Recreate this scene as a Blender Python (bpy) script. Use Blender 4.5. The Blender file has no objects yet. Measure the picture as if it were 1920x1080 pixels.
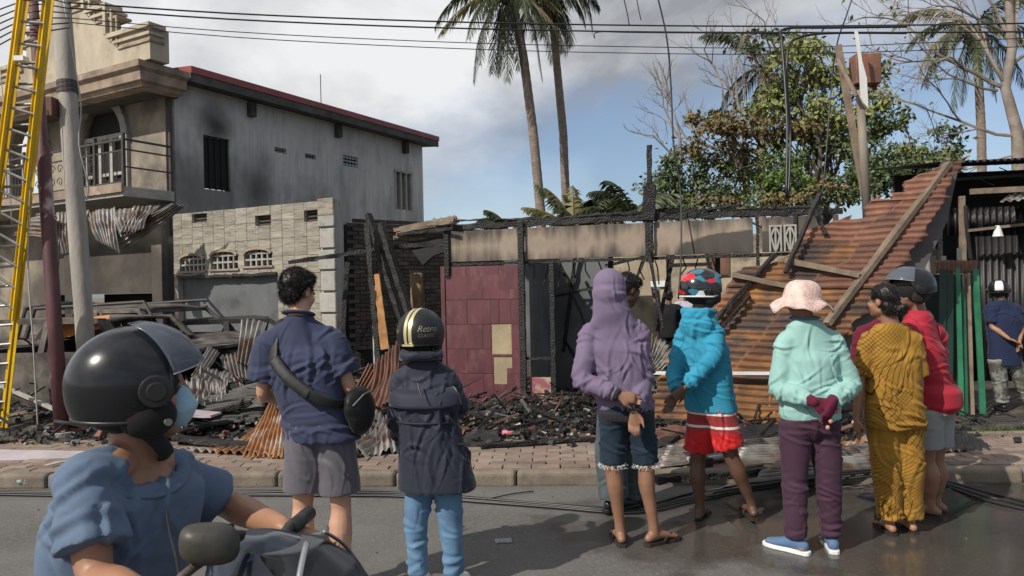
import bpy, bmesh, math, random
import numpy as np
from mathutils import Vector, Matrix, noise as mnoise

R = math.radians
random.seed(7); np.random.seed(7)
S = bpy.context.scene
C = S.collection

# ------------------------------------------------------------------ camera, sky, sun, exposure
CAM_H, ROLL, FOC = 1.62, R(1.25), 1400.0
cx_ = Vector((math.cos(ROLL), 0, -math.sin(ROLL)))
cy_ = Vector((math.sin(ROLL), 0, math.cos(ROLL)))
cz_ = Vector((0, -1, 0))
cam_d = bpy.data.cameras.new("camera"); cam = bpy.data.objects.new("camera", cam_d); C.objects.link(cam)
cam.matrix_world = Matrix(((cx_.x, cy_.x, cz_.x, 0), (cx_.y, cy_.y, cz_.y, 0), (cx_.z, cy_.z, cz_.z, CAM_H), (0, 0, 0, 1)))
cam_d.sensor_width = 36.0; cam_d.lens = 36.0 * FOC / 1920.0
cam_d.clip_start = 0.05; cam_d.clip_end = 3000
S.camera = cam

SUN_EL = R(41); SUN_V = Vector((-0.76, -0.65, 0)).normalized()
SUN_AZ = math.atan2(SUN_V.x, SUN_V.y)
W = bpy.data.worlds.new("World"); S.world = W; W.use_nodes = True
nt = W.node_tree; N = nt.nodes; L = nt.links; N.clear()
out = N.new("ShaderNodeOutputWorld"); bg = N.new("ShaderNodeBackground"); L.new(bg.outputs[0], out.inputs[0])
SKY_STR = 0.14
bg.inputs[1].default_value = SKY_STR
sky = N.new("ShaderNodeTexSky"); sky.sky_type = 'NISHITA'; sky.sun_disc = False
sky.sun_elevation = SUN_EL; sky.sun_rotation = SUN_AZ % (2 * math.pi); sky.air_density = 1.0; sky.dust_density = 1.5; sky.ozone_density = 1.0
tc = N.new("ShaderNodeTexCoord"); sep = N.new("ShaderNodeSeparateXYZ"); L.new(tc.outputs["Generated"], sep.inputs[0])
def wm(op, a, b, c=None):
    n = N.new("ShaderNodeMath"); n.operation = op
    for i, v in enumerate((a, b, c)):
        if v is None: continue
        if isinstance(v, (int, float)): n.inputs[i].default_value = v
        else: L.new(v, n.inputs[i])
    return n.outputs[0]
def wnoise(scale, detail, rough, dist, sc=(1, 1, 1), off=(0, 0, 0)):
    mp = N.new("ShaderNodeMapping"); mp.inputs["Scale"].default_value = sc; mp.inputs["Location"].default_value = off
    L.new(tc.outputs["Generated"], mp.inputs[0])
    n = N.new("ShaderNodeTexNoise"); n.inputs["Scale"].default_value = scale; n.inputs["Detail"].default_value = detail
    n.inputs["Roughness"].default_value = rough; n.inputs["Distortion"].default_value = dist
    L.new(mp.outputs[0], n.inputs["Vector"]); return n.outputs["Fac"]
n1 = wnoise(2.6, 6, 0.52, 0.3, (1, 1, 2.2), (3.1, 0.4, 1.0))
n2 = wnoise(7.0, 6, 0.6, 0.2, (1, 1, 2.0), (0.3, 5.4, 2.0))
base = wm('ADD', sep.outputs[2], wm('MULTIPLY', sep.outputs[0], -0.17))
m0 = wm('ADD', base, wm('MULTIPLY', wm('SUBTRACT', n1, 0.5), 0.46))
m0 = wm('ADD', m0, wm('MULTIPLY', wm('SUBTRACT', n2, 0.5), 0.12))
mr = N.new("ShaderNodeMapRange"); mr.interpolation_type = 'SMOOTHSTEP'; mr.inputs[1].default_value = 0.10; mr.inputs[2].default_value = 0.28
mr.inputs[3].default_value = 0.30
L.new(m0, mr.inputs[0])
cr = N.new("ShaderNodeValToRGB"); L.new(wm('ADD', wm('MULTIPLY', wnoise(2.2, 7, 0.55, 0.4, (1, 1, 1.8), (7.7, 1.3, 0.2)), 1.0), wm('MULTIPLY', sep.outputs[0], -0.10)), cr.inputs[0])
cr.color_ramp.elements[0].position = 0.40; cr.color_ramp.elements[0].color = (2.1, 2.2, 2.4, 1)
cr.color_ramp.elements[1].position = 0.64; cr.color_ramp.elements[1].color = (5.6, 5.65, 5.75, 1)
tint = N.new("ShaderNodeMix"); tint.data_type = 'RGBA'; tint.blend_type = 'MULTIPLY'; tint.inputs[0].default_value = 1.0
L.new(sky.outputs[0], tint.inputs[6]); tint.inputs[7].default_value = (0.66, 0.76, 0.86, 1)
mx = N.new("ShaderNodeMix"); mx.data_type = 'RGBA'; L.new(mr.outputs[0], mx.inputs[0]); L.new(tint.outputs[2], mx.inputs[6]); L.new(cr.outputs[0], mx.inputs[7])
L.new(mx.outputs[2], bg.inputs[0])

sun_d = bpy.data.lights.new("sun", 'SUN'); sun_d.energy = 4.0; sun_d.angle = R(0.6); sun_d.color = (1.0, 0.93, 0.83)
sun = bpy.data.objects.new("sun", sun_d); C.objects.link(sun)
sd = Vector((SUN_V.x * math.cos(SUN_EL), SUN_V.y * math.cos(SUN_EL), math.sin(SUN_EL)))
sun.rotation_euler = sd.to_track_quat('Z', 'Y').to_euler()
S.view_settings.view_transform = 'Standard'; S.view_settings.look = 'None'; S.view_settings.gamma = 1.0
S.view_settings.use_curve_mapping = False; S.view_settings.exposure = 0.15

# ------------------------------------------------------------------ measuring helpers
CAMP = Vector((0, 0, CAM_H))
def PG(px, py, d, z=0.125):
    q = P(px, py, d); return q if q.z > z else G(px, py, z)
def ray(px, py): return cx_ * ((px - 960) / FOC) + cy_ * ((540 - py) / FOC) + Vector((0, 1, 0))
def P(px, py, d): return CAMP + ray(px, py) * d
def G(px, py, z=0.0):
    r = ray(px, py); return CAMP + r * ((z - CAM_H) / r.z)
def frame(o, deg):
    return Matrix.Translation(Vector(o)) @ Matrix.Rotation(R(deg), 4, 'Z')
def loc(M, px, py, yoff=0.0):
    Mi = M.inverted(); o = Mi @ CAMP; d = (Mi.to_3x3() @ ray(px, py)); t = (yoff - o.y) / d.y
    q = o + d * t; return q.x, q.z

# ------------------------------------------------------------------ mesh collector
class MB:
    def __init__(s): s.v = []; s.f = []
    def add(s, vs, fs, M=None):
        o = len(s.v)
        s.v.extend([tuple(M @ Vector(v)) if M is not None else tuple(v) for v in vs])
        s.f.extend([tuple(i + o for i in f) for f in fs]); return s
    def hexa(s, c8, M=None):
        return s.add(c8, [(0, 3, 2, 1), (4, 5, 6, 7), (0, 1, 5, 4), (1, 2, 6, 5), (2, 3, 7, 6), (3, 0, 4, 7)], M)
    def box(s, x0, x1, y0, y1, z0, z1, M=None):
        return s.hexa([(x0, y0, z0), (x1, y0, z0), (x1, y1, z0), (x0, y1, z0), (x0, y0, z1), (x1, y0, z1), (x1, y1, z1), (x0, y1, z1)], M)
    def bar(s, p, q, w, h=None, up=(0, 0, 1), jit=0.0, seg=1):
        p = Vector(p); q = Vector(q); h = h or w
        t = (q - p).normalized(); u = Vector(up)
        if abs(t.dot(u)) > 0.97: u = Vector((0, 1, 0.02))
        a = t.cross(u).normalized(); b = a.cross(t)
        o = len(s.v)
        for k in range(seg + 1):
            c = p.lerp(q, k / seg)
            for (i, j) in ((-1, -1), (1, -1), (1, 1), (-1, 1)):
                jj = Vector([random.uniform(-jit, jit) for _ in range(3)])
                s.v.append(tuple(c + a * (i * w / 2) + b * (j * h / 2) + jj))
        for k in range(seg):
            for e in range(4):
                s.f.append((o + k * 4 + e, o + k * 4 + (e + 1) % 4, o + k * 4 + 4 + (e + 1) % 4, o + k * 4 + 4 + e))
        s.f.append((o + 3, o + 2, o + 1, o)); e = o + seg * 4; s.f.append((e, e + 1, e + 2, e + 3)); return s
    def tube(s, pts, rad, n=10, ell=None, ref=(0, 0, 1), cap=True):
        pts = [Vector(p) for p in pts]; m = len(pts)
        if isinstance(rad, (int, float)): rad = [rad] * m
        o = len(s.v); a = None
        for k in range(m):
            t = (pts[min(k + 1, m - 1)] - pts[max(k - 1, 0)]).normalized()
            if a is None:
                u = Vector(ref)
                if abs(t.dot(u)) > 0.95: u = Vector((1, 0, 0))
                a = (u - t * u.dot(t)).normalized()
            else: a = (a - t * a.dot(t)).normalized()
            b = t.cross(a); r = rad[k]; ra, rb = (r if isinstance(r, tuple) else (r, r))
            for i in range(n):
                th = 2 * math.pi * i / n
                s.v.append(tuple(pts[k] + a * (math.cos(th) * ra) + b * (math.sin(th) * rb)))
        for k in range(m - 1):
            for i in range(n):
                s.f.append((o + k * n + i, o + k * n + (i + 1) % n, o + (k + 1) * n + (i + 1) % n, o + (k + 1) * n + i))
        if cap:
            s.f.append(tuple(o + i for i in reversed(range(n)))); e = o + (m - 1) * n; s.f.append(tuple(e + i for i in range(n)))
        return s
    def prism(s, poly, y0, y1, M=None):
        n = len(poly)
        vs = [(x, y0, z) for x, z in poly] + [(x, y1, z) for x, z in poly]
        fs = [tuple(range(n)), tuple(reversed(range(n, 2 * n)))] + [((i + 1) % n, i, i + n, (i + 1) % n + n) for i in range(n)]
        return s.add(vs, fs, M)
    def sweep(s, prof, pts, M=None, closed=False):      # prof: list (outward, z) swept along horizontal polyline pts (x,y)
        n = len(pts); o = len(s.v); vs = []
        for i, p in enumerate(pts):
            p = Vector((p[0], p[1])); d1 = d2 = None
            if i > 0: d1 = (p - Vector(pts[i - 1])).normalized()
            if i < n - 1: d2 = (Vector(pts[i + 1]) - p).normalized()
            d1 = d1 or d2; d2 = d2 or d1
            n1 = Vector((d1.y, -d1.x)); n2 = Vector((d2.y, -d2.x)); nn = (n1 + n2); nn = nn / max(nn.dot(n1), 0.2)
            for (u, z) in prof: vs.append((p.x + nn.x * u, p.y + nn.y * u, z))
        m = len(prof); fs = []
        for i in range(n - 1):
            for k in range(m):
                k2 = (k + 1) % m
                fs.append((i * m + k, i * m + k2, (i + 1) * m + k2, (i + 1) * m + k))
        fs.append(tuple(reversed(range(m)))); fs.append(tuple((n - 1) * m + k for k in range(m)))
        return s.add(vs, fs, M)
    def build(s, name, mat=None, parent=None, smooth=False, fix=True):
        me = bpy.data.meshes.new(name); me.from_pydata(s.v, [], s.f)
        if mat is not None: me.materials.append(mat)
        if fix and len(s.f) < 60000:
            bm = bmesh.new(); bm.from_mesh(me); bmesh.ops.recalc_face_normals(bm, faces=bm.faces); bm.to_mesh(me); bm.free()
        if smooth: me.polygons.foreach_set("use_smooth", [True] * len(me.polygons))
        o = bpy.data.objects.new(name, me); C.objects.link(o)
        if parent is not None:
            o.parent = parent; 
            if parent.type == 'EMPTY' and parent.get('_w'): o.matrix_parent_inverse = parent.matrix_world.inverted()
        return o
def arr_obj(name, v, f, mat, parent=None, smooth=False):
    me = bpy.data.meshes.new(name); me.from_pydata(v.tolist() if hasattr(v, 'tolist') else v, [], f.tolist() if hasattr(f, 'tolist') else f)
    if mat is not None: me.materials.append(mat)
    if smooth: me.polygons.foreach_set("use_smooth", [True] * len(me.polygons))
    o = bpy.data.objects.new(name, me); C.objects.link(o)
    if parent is not None: o.parent = parent
    return o
def tag(o, label=None, cat=None, group=None, kind=None):
    if label: o['label'] = label
    if cat: o['category'] = cat
    if group: o['group'] = group
    if kind: o['kind'] = kind
    return o
def thing(name, label, cat, M=None, group=None, kind=None):
    o = bpy.data.objects.new(name, None); C.objects.link(o); o.empty_display_size = 0.2
    if M is not None: o.matrix_world = M if isinstance(M, Matrix) else Matrix.Translation(Vector(M))
    return tag(o, label, cat, group, kind)
def bevel(o, w=0.006, seg=1):
    m = o.modifiers.new("bevel", 'BEVEL'); m.width = w; m.segments = seg; m.limit_method = 'ANGLE'; m.angle_limit = R(40); return o

# ------------------------------------------------------------------ materials
def mat(name, c1, c2=None, scale=3.0, rough=0.7, bump=0.2, bscale=40.0, metal=0.0, stretch=(1, 1, 1), rnd=0.15, c3=None, s3=1.3, t3=(0.55, 0.7),
        detail=8, spec=0.5, ramp=(0.35, 0.65), bdist=0.01, vor=False, coat=0.0, rough2=None, rot=(0, 0, 0), sheen=0.0, subsurf=0.0):
    m = bpy.data.materials.new(name); m.use_nodes = True; nt = m.node_tree; N = nt.nodes; L = nt.links
    b = N["Principled BSDF"]; tc = N.new("ShaderNodeTexCoord"); oi = N.new("ShaderNodeObjectInfo")
    mp = N.new("ShaderNodeMapping"); mp.inputs["Scale"].default_value = stretch; mp.inputs["Rotation"].default_value = rot
    va = N.new("ShaderNodeVectorMath"); va.operation = 'ADD'; sc_ = N.new("ShaderNodeVectorMath"); sc_.operation = 'SCALE'
    cmb = N.new("ShaderNodeCombineXYZ"); 
    for i in range(3): L.new(oi.outputs["Random"], cmb.inputs[i])
    L.new(cmb.outputs[0], sc_.inputs[0]); sc_.inputs["Scale"].default_value = 37.0
    L.new(tc.outputs["Object"], mp.inputs[0]); L.new(mp.outputs[0], va.inputs[0]); L.new(sc_.outputs[0], va.inputs[1])
    no = N.new("ShaderNodeTexNoise"); no.inputs["Scale"].default_value = scale; no.inputs["Detail"].default_value = detail; no.inputs["Roughness"].default_value = 0.6
    L.new(va.outputs[0], no.inputs["Vector"])
    cr = N.new("ShaderNodeValToRGB"); c2 = c2 or tuple(x * 0.7 for x in c1)
    cr.color_ramp.elements[0].position = ramp[0]; cr.color_ramp.elements[1].position = ramp[1]
    cr.color_ramp.elements[0].color = (*c2, 1); cr.color_ramp.elements[1].color = (*c1, 1)
    L.new(no.outputs["Fac"], cr.inputs[0]); col = cr.outputs[0]
    if c3:
        n3 = N.new("ShaderNodeTexNoise"); n3.inputs["Scale"].default_value = s3; n3.inputs["Detail"].default_value = 9; n3.inputs["Roughness"].default_value = 0.62
        L.new(va.outputs[0], n3.inputs["Vector"])
        mr = N.new("ShaderNodeMapRange"); mr.inputs[1].default_value = t3[0]; mr.inputs[2].default_value = t3[1]; L.new(n3.outputs["Fac"], mr.inputs[0])
        mx = N.new("ShaderNodeMix"); mx.data_type = 'RGBA'; L.new(mr.outputs[0], mx.inputs[0]); L.new(col, mx.inputs[6]); mx.inputs[7].default_value = (*c3, 1); col = mx.outputs[2]
    if rnd:
        hv = N.new("ShaderNodeHueSaturation"); mr = N.new("ShaderNodeMapRange"); mr.inputs[3].default_value = 1 - rnd; mr.inputs[4].default_value = 1 + rnd
        L.new(oi.outputs["Random"], mr.inputs[0]); L.new(mr.outputs[0], hv.inputs["Value"]); L.new(col, hv.inputs["Color"]); col = hv.outputs[0]
    L.new(col, b.inputs["Base Color"])
    b.inputs["Roughness"].default_value = rough; b.inputs["Metallic"].default_value = metal; b.inputs["Specular IOR Level"].default_value = spec
    b.inputs["Coat Weight"].default_value = coat
    if sheen: b.inputs["Sheen Weight"].default_value = sheen
    if sheen:
        b.inputs["Sheen Roughness"].default_value = .4
    if subsurf: b.inputs["Subsurface Weight"].default_value = subsurf; b.inputs["Subsurface Radius"].default_value = (0.02, 0.008, 0.004)
    if rough2 is not None:
        mr = N.new("ShaderNodeMapRange"); mr.inputs[1].default_value = 0.35; mr.inputs[2].default_value = 0.65; mr.inputs[3].default_value = rough; mr.inputs[4].default_value = rough2
        L.new(no.outputs["Fac"], mr.inputs[0]); L.new(mr.outputs[0], b.inputs["Roughness"])
    if bump:
        bt = N.new("ShaderNodeTexVoronoi" if vor else "ShaderNodeTexNoise"); bt.inputs["Scale"].default_value = bscale
        if not vor: bt.inputs["Detail"].default_value = 6
        L.new(va.outputs[0], bt.inputs["Vector"])
        bp = N.new("ShaderNodeBump"); bp.inputs["Strength"].default_value = bump; bp.inputs["Distance"].default_value = bdist
        L.new(bt.outputs[0], bp.inputs["Height"]); L.new(bp.outputs[0], b.inputs["Normal"])
    m['col'] = 1
    return m
def nodes(m): return m.node_tree.nodes, m.node_tree.links, m.node_tree.nodes["Principled BSDF"]
def overlay(m, fac_fn, color):
    """mix a colour over the base colour using a factor built by fac_fn(N, L, coord)"""
    N, L, b = nodes(m); old = b.inputs["Base Color"].links[0].from_socket
    tc = N.new("ShaderNodeTexCoord"); f = fac_fn(N, L, tc.outputs["Object"])
    mx = N.new("ShaderNodeMix"); mx.data_type = 'RGBA'; L.new(f, mx.inputs[0]); L.new(old, mx.inputs[6]); mx.inputs[7].default_value = (*color, 1)
    L.new(mx.outputs[2], b.inputs["Base Color"]); return m
def nmath(N, L, op, a, b=None, c=None, clamp=False):
    n = N.new("ShaderNodeMath"); n.operation = op; n.use_clamp = clamp
    for i, v in enumerate((a, b, c)):
        if v is None: continue
        if isinstance(v, (int, float)): n.inputs[i].default_value = v
        else: L.new(v, n.inputs[i])
    return n.outputs[0]
def nblob(N, L, co, c, r, soft=0.6, namp=0.35, nscale=2.5, det=6):
    """soft noisy ellipsoid blob around point c with radii r (a stain with its own shape)"""
    s1 = N.new("ShaderNodeVectorMath"); s1.operation = 'SUBTRACT'; L.new(co, s1.inputs[0]); s1.inputs[1].default_value = c
    s2 = N.new("ShaderNodeVectorMath"); s2.operation = 'DIVIDE'; L.new(s1.outputs[0], s2.inputs[0]); s2.inputs[1].default_value = r
    ln = N.new("ShaderNodeVectorMath"); ln.operation = 'LENGTH'; L.new(s2.outputs[0], ln.inputs[0])
    no = N.new("ShaderNodeTexNoise"); no.inputs["Scale"].default_value = nscale; no.inputs["Detail"].default_value = det; L.new(co, no.inputs["Vector"])
    d = nmath(N, L, 'ADD', ln.outputs["Value"], nmath(N, L, 'MULTIPLY', nmath(N, L, 'SUBTRACT', no.outputs["Fac"], 0.5), namp * 4))
    mr = N.new("ShaderNodeMapRange"); mr.interpolation_type = 'SMOOTHSTEP'; mr.inputs[1].default_value = 1.0; mr.inputs[2].default_value = 1.0 - soft; L.new(d, mr.inputs[0])
    return mr.outputs[0]

M_asph = mat("asphalt", (0.125, 0.12, 0.114), (0.085, 0.082, 0.079), 1.1, 0.85, 0.9, 90, rnd=0, c3=(0.17, 0.16, 0.145), s3=55, t3=(0.52, 0.68), bdist=0.006)
M_dirt = mat("ash_dirt", (0.07, 0.06, 0.05), (0.02, 0.018, 0.017), 2.5, 0.9, 0.8, 30, rnd=0, c3=(0.16, 0.13, 0.1), s3=3, t3=(0.55, 0.7), bdist=0.03)
M_earth = mat("bare_earth", (0.2, 0.165, 0.12), (0.1, 0.08, 0.06), 1.5, 0.9, 0.6, 20, rnd=0, c3=(0.05, 0.07, 0.025), s3=0.6, bdist=0.03)
M_brick = mat("paver", (0.22, 0.145, 0.118), (0.15, 0.11, 0.09), 6, 0.85, 0.5, 90, rnd=0.3, c3=(0.22, 0.185, 0.15), s3=1.5, t3=(0.42, 0.62), bdist=0.004)
M_kerb = mat("kerb_concrete", (0.215, 0.18, 0.14), (0.12, 0.1, 0.08), 4, 0.85, 0.5, 60, rnd=0.12, c3=(0.1, 0.09, 0.07), s3=3)
M_char = mat("charred_wood", (0.016, 0.015, 0.015), (0.006, 0.006, 0.006), 9, 0.66, .55, 48, rnd=0.3, vor=True, bdist=0.02, c3=(0.06, 0.058, 0.055), s3=14, t3=(0.66, 0.8))
M_coal = mat("charcoal", (0.022, 0.021, 0.02), (0.008, 0.008, 0.008), 7, 0.5, 0.8, 40, rnd=0.3, c3=(0.12, 0.11, 0.1), s3=4, t3=(0.62, 0.72), bdist=0.01)
M_wood = mat("weathered_wood", (0.26, 0.2, 0.145), (0.13, 0.1, 0.075), 5, 0.8, 0.5, 30, stretch=(1, 1, 1), rnd=0.2, c3=(0.05, 0.045, 0.04), s3=3, t3=(0.58, 0.75))
M_owood = mat("raw_orange_wood", (0.5, 0.27, 0.1), (0.3, 0.14, 0.05), 6, 0.75, 0.5, 30, c3=(0.04, 0.03, 0.02), s3=5, t3=(0.6, 0.7))
M_log = mat("barked_post", (0.3, 0.22, 0.13), (0.12, 0.08, 0.045), 9, 0.85, 0.8, 30, stretch=(1, 1, .4))
M_fac = mat("facade_render", (0.33, 0.28, 0.215), (0.17, 0.15, 0.125), 1.3, 0.85, 0.3, 30, rnd=0, c3=(0.07, 0.062, 0.055), s3=1.1, t3=(0.46, 0.66))
M_trim = mat("parapet_render", (0.5, 0.44, 0.34), (0.34, 0.3, 0.23), 1.6, 0.85, 0.3, 30, rnd=0.05, c3=(0.2, 0.13, 0.09), s3=2.5, t3=(0.55, 0.75), stretch=(1, 1, .6))
M_corn = mat("stained_cornice", (0.36, 0.28, 0.21), (0.19, 0.145, 0.115), 2.5, 0.85, 0.3, 30, rnd=0.05, c3=(0.42, 0.34, 0.26), s3=3, t3=(0.55, 0.7))
M_side = mat("grey_side_render", (0.6, 0.59, 0.57), (0.46, 0.455, 0.45), 1.2, 0.88, 0.25, 25, rnd=0, c3=(0.24, 0.24, 0.235), s3=2.6, t3=(.5, .85), stretch=(1, 1, .35))
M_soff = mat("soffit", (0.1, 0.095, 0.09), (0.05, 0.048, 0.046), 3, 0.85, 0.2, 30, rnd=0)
M_redr = mat("red_metal_fascia", (0.3, 0.07, 0.07), (0.22, 0.055, 0.055), 2, 0.5, 0.1, 30, rnd=0)
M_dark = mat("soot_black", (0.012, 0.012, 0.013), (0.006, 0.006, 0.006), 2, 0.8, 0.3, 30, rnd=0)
M_tile = mat("beige_split_tile", (0.38, 0.35, 0.29), (0.24, 0.22, 0.18), 1.4, 0.8, 0.9, 9, stretch=(1, 1, 9), rnd=0.12, c3=(0.14, 0.13, 0.115), s3=2.6, t3=(0.48, 0.72), bdist=0.02)
M_concr = mat("grey_concrete", (0.4, 0.39, 0.36), (0.27, 0.26, 0.24), 3, 0.85, 0.4, 30, rnd=0.1, c3=(0.1, 0.095, 0.09), s3=3)
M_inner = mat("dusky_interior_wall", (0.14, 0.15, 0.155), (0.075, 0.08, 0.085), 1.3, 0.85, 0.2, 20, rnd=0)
M_dbrick = mat("sooty_brick", (0.09, 0.07, 0.06), (0.04, 0.034, 0.03), 5, 0.9, 0.6, 40, rnd=0.3)
M_purp = mat("plum_tile", (0.13, 0.042, 0.052), (0.088, 0.03, 0.038), 3, 0.45, 0.1, 40, rnd=0.08, c3=(0.2, 0.1, 0.1), s3=3.5, t3=(0.5, 0.8), stretch=(2, 2, .8))
M_render = mat("beige_render", (0.42, 0.34, 0.22), (0.3, 0.24, 0.16), 3, 0.85, 0.4, 25, rnd=0.05)
M_panel = mat("scorched_panel", (0.36, 0.29, 0.225), (0.23, 0.185, 0.15), 1.6, 0.8, 0.15, 20, rnd=0.1, c3=(0.13, 0.11, 0.095), s3=1.6, t3=(0.52, 0.74))
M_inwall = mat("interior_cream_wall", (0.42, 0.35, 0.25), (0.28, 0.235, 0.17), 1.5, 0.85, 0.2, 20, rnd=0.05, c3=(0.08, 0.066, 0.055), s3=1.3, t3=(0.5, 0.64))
M_rust = mat("rusty_corrugated_iron", (0.36, 0.165, 0.05), (0.12, 0.055, 0.034), 2.6, 0.72, 0.4, 60, rnd=0.3, c3=(0.06, 0.042, 0.038), s3=2.4, t3=(0.42, 0.6), stretch=(0.6, 1, 1.1))
M_rust2 = mat("dark_rusted_iron", (0.22, 0.1, 0.065), (0.1, 0.05, 0.038), 3, 0.75, 0.3, 60, rnd=0.2, c3=(0.3, 0.2, 0.15), s3=3, t3=(0.6, 0.75))
M_galv = mat("scorched_zinc", (0.30, 0.29, 0.275), (0.085, 0.076, 0.07), 2.6, 0.45, 0.2, 50, metal=0.25, rnd=0.25, c3=(0.12, 0.075, 0.05), s3=3.2, t3=(0.47, 0.6))
M_galvr = mat("rust_streaked_zinc", (0.4, 0.2, 0.06), (0.2, 0.085, 0.045), 2.6, 0.6, 0.2, 50, metal=0.1, rnd=0.15, c3=(0.4, 0.37, 0.34), s3=2.6, t3=(0.52, 0.62))
M_dsheet = mat("sooty_sheet_metal", (0.03, 0.028, 0.03), (0.016, 0.015, 0.016), 2, 0.5, 0.2, 40, rnd=0.2, metal=0.2)
M_under = mat("roof_underside_board", (0.085, 0.075, 0.08), (0.055, 0.05, 0.055), 2, 0.7, 0.1, 40, rnd=0)
M_yel = mat("yellow_fibreglass", (0.72, 0.47, 0.01), (0.55, 0.35, 0.01), 5, 0.4, 0.1, 40, rnd=0.05, c3=(0.25, 0.17, 0.03), s3=9, t3=(0.62, 0.78))
M_alu = mat("dull_aluminium", (0.35, 0.34, 0.32), (0.22, 0.21, 0.2), 8, 0.4, 0.1, 60, metal=0.7, rnd=0.1)
M_pole1 = mat("maroon_paint_steel", (0.13, 0.05, 0.055), (0.07, 0.03, 0.032), 5, 0.6, 0.2, 40, rnd=0, c3=(0.42, 0.33, 0.31), s3=2.0, t3=(0.60, 0.66), stretch=(1, 1, .6))
M_pole2 = mat("weathered_timber_pole", (0.4, 0.38, 0.35), (0.26, 0.24, 0.22), 5, 0.85, 0.5, 40, rnd=0, c3=(0.1, 0.09, 0.08), s3=3, t3=(0.6, 0.7), stretch=(1, 1, .3))
M_white = mat("white_paint", (0.75, 0.76, 0.76), (0.62, 0.63, 0.63), 3, 0.5, 0.1, 40, rnd=0)
M_wire = mat("black_cable", (0.014, 0.014, 0.015), (0.01, 0.01, 0.01), 3, 0.4, 0.0, rnd=0)
M_wirel = mat("pale_wire", (0.5, 0.48, 0.45), (0.35, 0.34, 0.32), 3, 0.6, 0.0, rnd=0)
M_green = mat("green_paint_wood", (0.012, 0.115, 0.055), (0.008, 0.06, 0.03), 3, 0.5, 0.3, 30, rnd=0.25, c3=(0.02, 0.05, 0.03), s3=4, t3=(0.6, 0.7))
M_leaf = mat("green_leaves", (0.24, 0.26, 0.075), (0.13, 0.16, 0.045), 0.6, 0.55, 0, rnd=0.0)
M_leafd = mat("dark_green_leaves", (0.11, 0.15, 0.06), (0.06, 0.09, 0.035), 0.6, 0.55, 0, rnd=0)
M_leafb = mat("scorched_brown_leaves", (0.22, 0.165, 0.07), (0.12, 0.095, 0.04), 0.9, 0.7, 0, rnd=0)
M_leafl = mat("light_green_leaves", (0.11, 0.17, 0.035), (0.06, 0.1, 0.02), 0.6, 0.55, 0, rnd=0)
M_palm = mat("palm_green", (0.065, 0.085, 0.03), (0.03, 0.042, 0.02), 0.7, 0.5, 0, rnd=0)
M_palmy = mat("palm_yellowed", (0.2, 0.18, 0.075), (0.11, 0.1, 0.045), 0.7, 0.6, 0, rnd=0)
M_bark = mat("palm_bark", (0.27, 0.215, 0.175), (0.15, 0.12, 0.1), 6, 0.9, 0.6, 20, rnd=0.05, stretch=(1, 1, 3))
M_twig = mat("pale_branch", (0.3, 0.255, 0.22), (0.17, 0.14, 0.12), 4, 0.85, 0.2, 30, rnd=0.05)
M_branch = mat("brown_branch", (0.13, 0.1, 0.08), (0.07, 0.055, 0.045), 4, 0.85, 0.2, 30, rnd=0.05)
M_iron = mat("wrought_iron", (0.06, 0.045, 0.04), (0.03, 0.025, 0.022), 9, 0.6, 0.2, 60, rnd=0)
M_glassd = mat("dusty_window_glass", (0.06, 0.075, 0.08), (0.03, 0.035, 0.04), 2, 0.15, 0, rnd=0)
M_gblock = mat("glass_block", (0.3, 0.37, 0.36), (0.2, 0.25, 0.25), 4, 0.2, 0.1, rnd=0.1)
M_carb = mat("burnt_car_body", (0.17, 0.145, 0.125), (0.05, 0.045, 0.042), 4, 0.75, 0.4, 40, rnd=0.1, c3=(0.025, 0.024, 0.024), s3=2.4, t3=(0.47, 0.62), metal=0.1)
M_card = mat("burnt_car_dark", (0.04, 0.038, 0.038), (0.016, 0.016, 0.016), 4, 0.6, 0.4, 40, rnd=0.1, c3=(0.11, 0.08, 0.06), s3=3, t3=(0.62, 0.72))
M_mauve = mat("pale_mauve_board", (0.48, 0.43, 0.47), (0.33, 0.29, 0.3), 3, 0.7, 0.1, 40, rnd=0, c3=(0.3, 0.24, 0.2), s3=3)

# wet road: smoother and darker where the water has run (right side)
def wet(m):
    N, L, b = nodes(m); tc = N.new("ShaderNodeTexCoord"); co = tc.outputs["Object"]
    f1 = nblob(N, L, co, (3.4, 4.8, 0), (2.6, 1.35, 1), 0.22, 0.36, 1.6)
    f2 = nblob(N, L, co, (1.3, 5.0, 0), (1.3, 0.8, 1), 0.3, 0.36, 2.2)
    f = nmath(N, L, 'MAXIMUM', f1, nmath(N, L, 'MULTIPLY', f2, 0.7))
    old = b.inputs["Base Color"].links[0].from_socket
    mx = N.new("ShaderNodeMix"); mx.data_type = 'RGBA'; mx.blend_type = 'MULTIPLY'; L.new(f, mx.inputs[0]); L.new(old, mx.inputs[6]); mx.inputs[7].default_value = (0.55, 0.52, 0.49, 1)
    L.new(mx.outputs[2], b.inputs["Base Color"])
    mr = N.new("ShaderNodeMapRange"); mr.inputs[3].default_value = 0.85; mr.inputs[4].default_value = 0.12; L.new(f, mr.inputs[0]); L.new(mr.outputs[0], b.inputs["Roughness"])
    bp = [n for n in N if n.type == 'BUMP'][0]; mr = N.new("ShaderNodeMapRange"); mr.inputs[3].default_value = 0.5; mr.inputs[4].default_value = 0.06; L.new(f, mr.inputs[0]); L.new(mr.outputs[0], bp.inputs["Strength"])
wet(M_asph)
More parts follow.
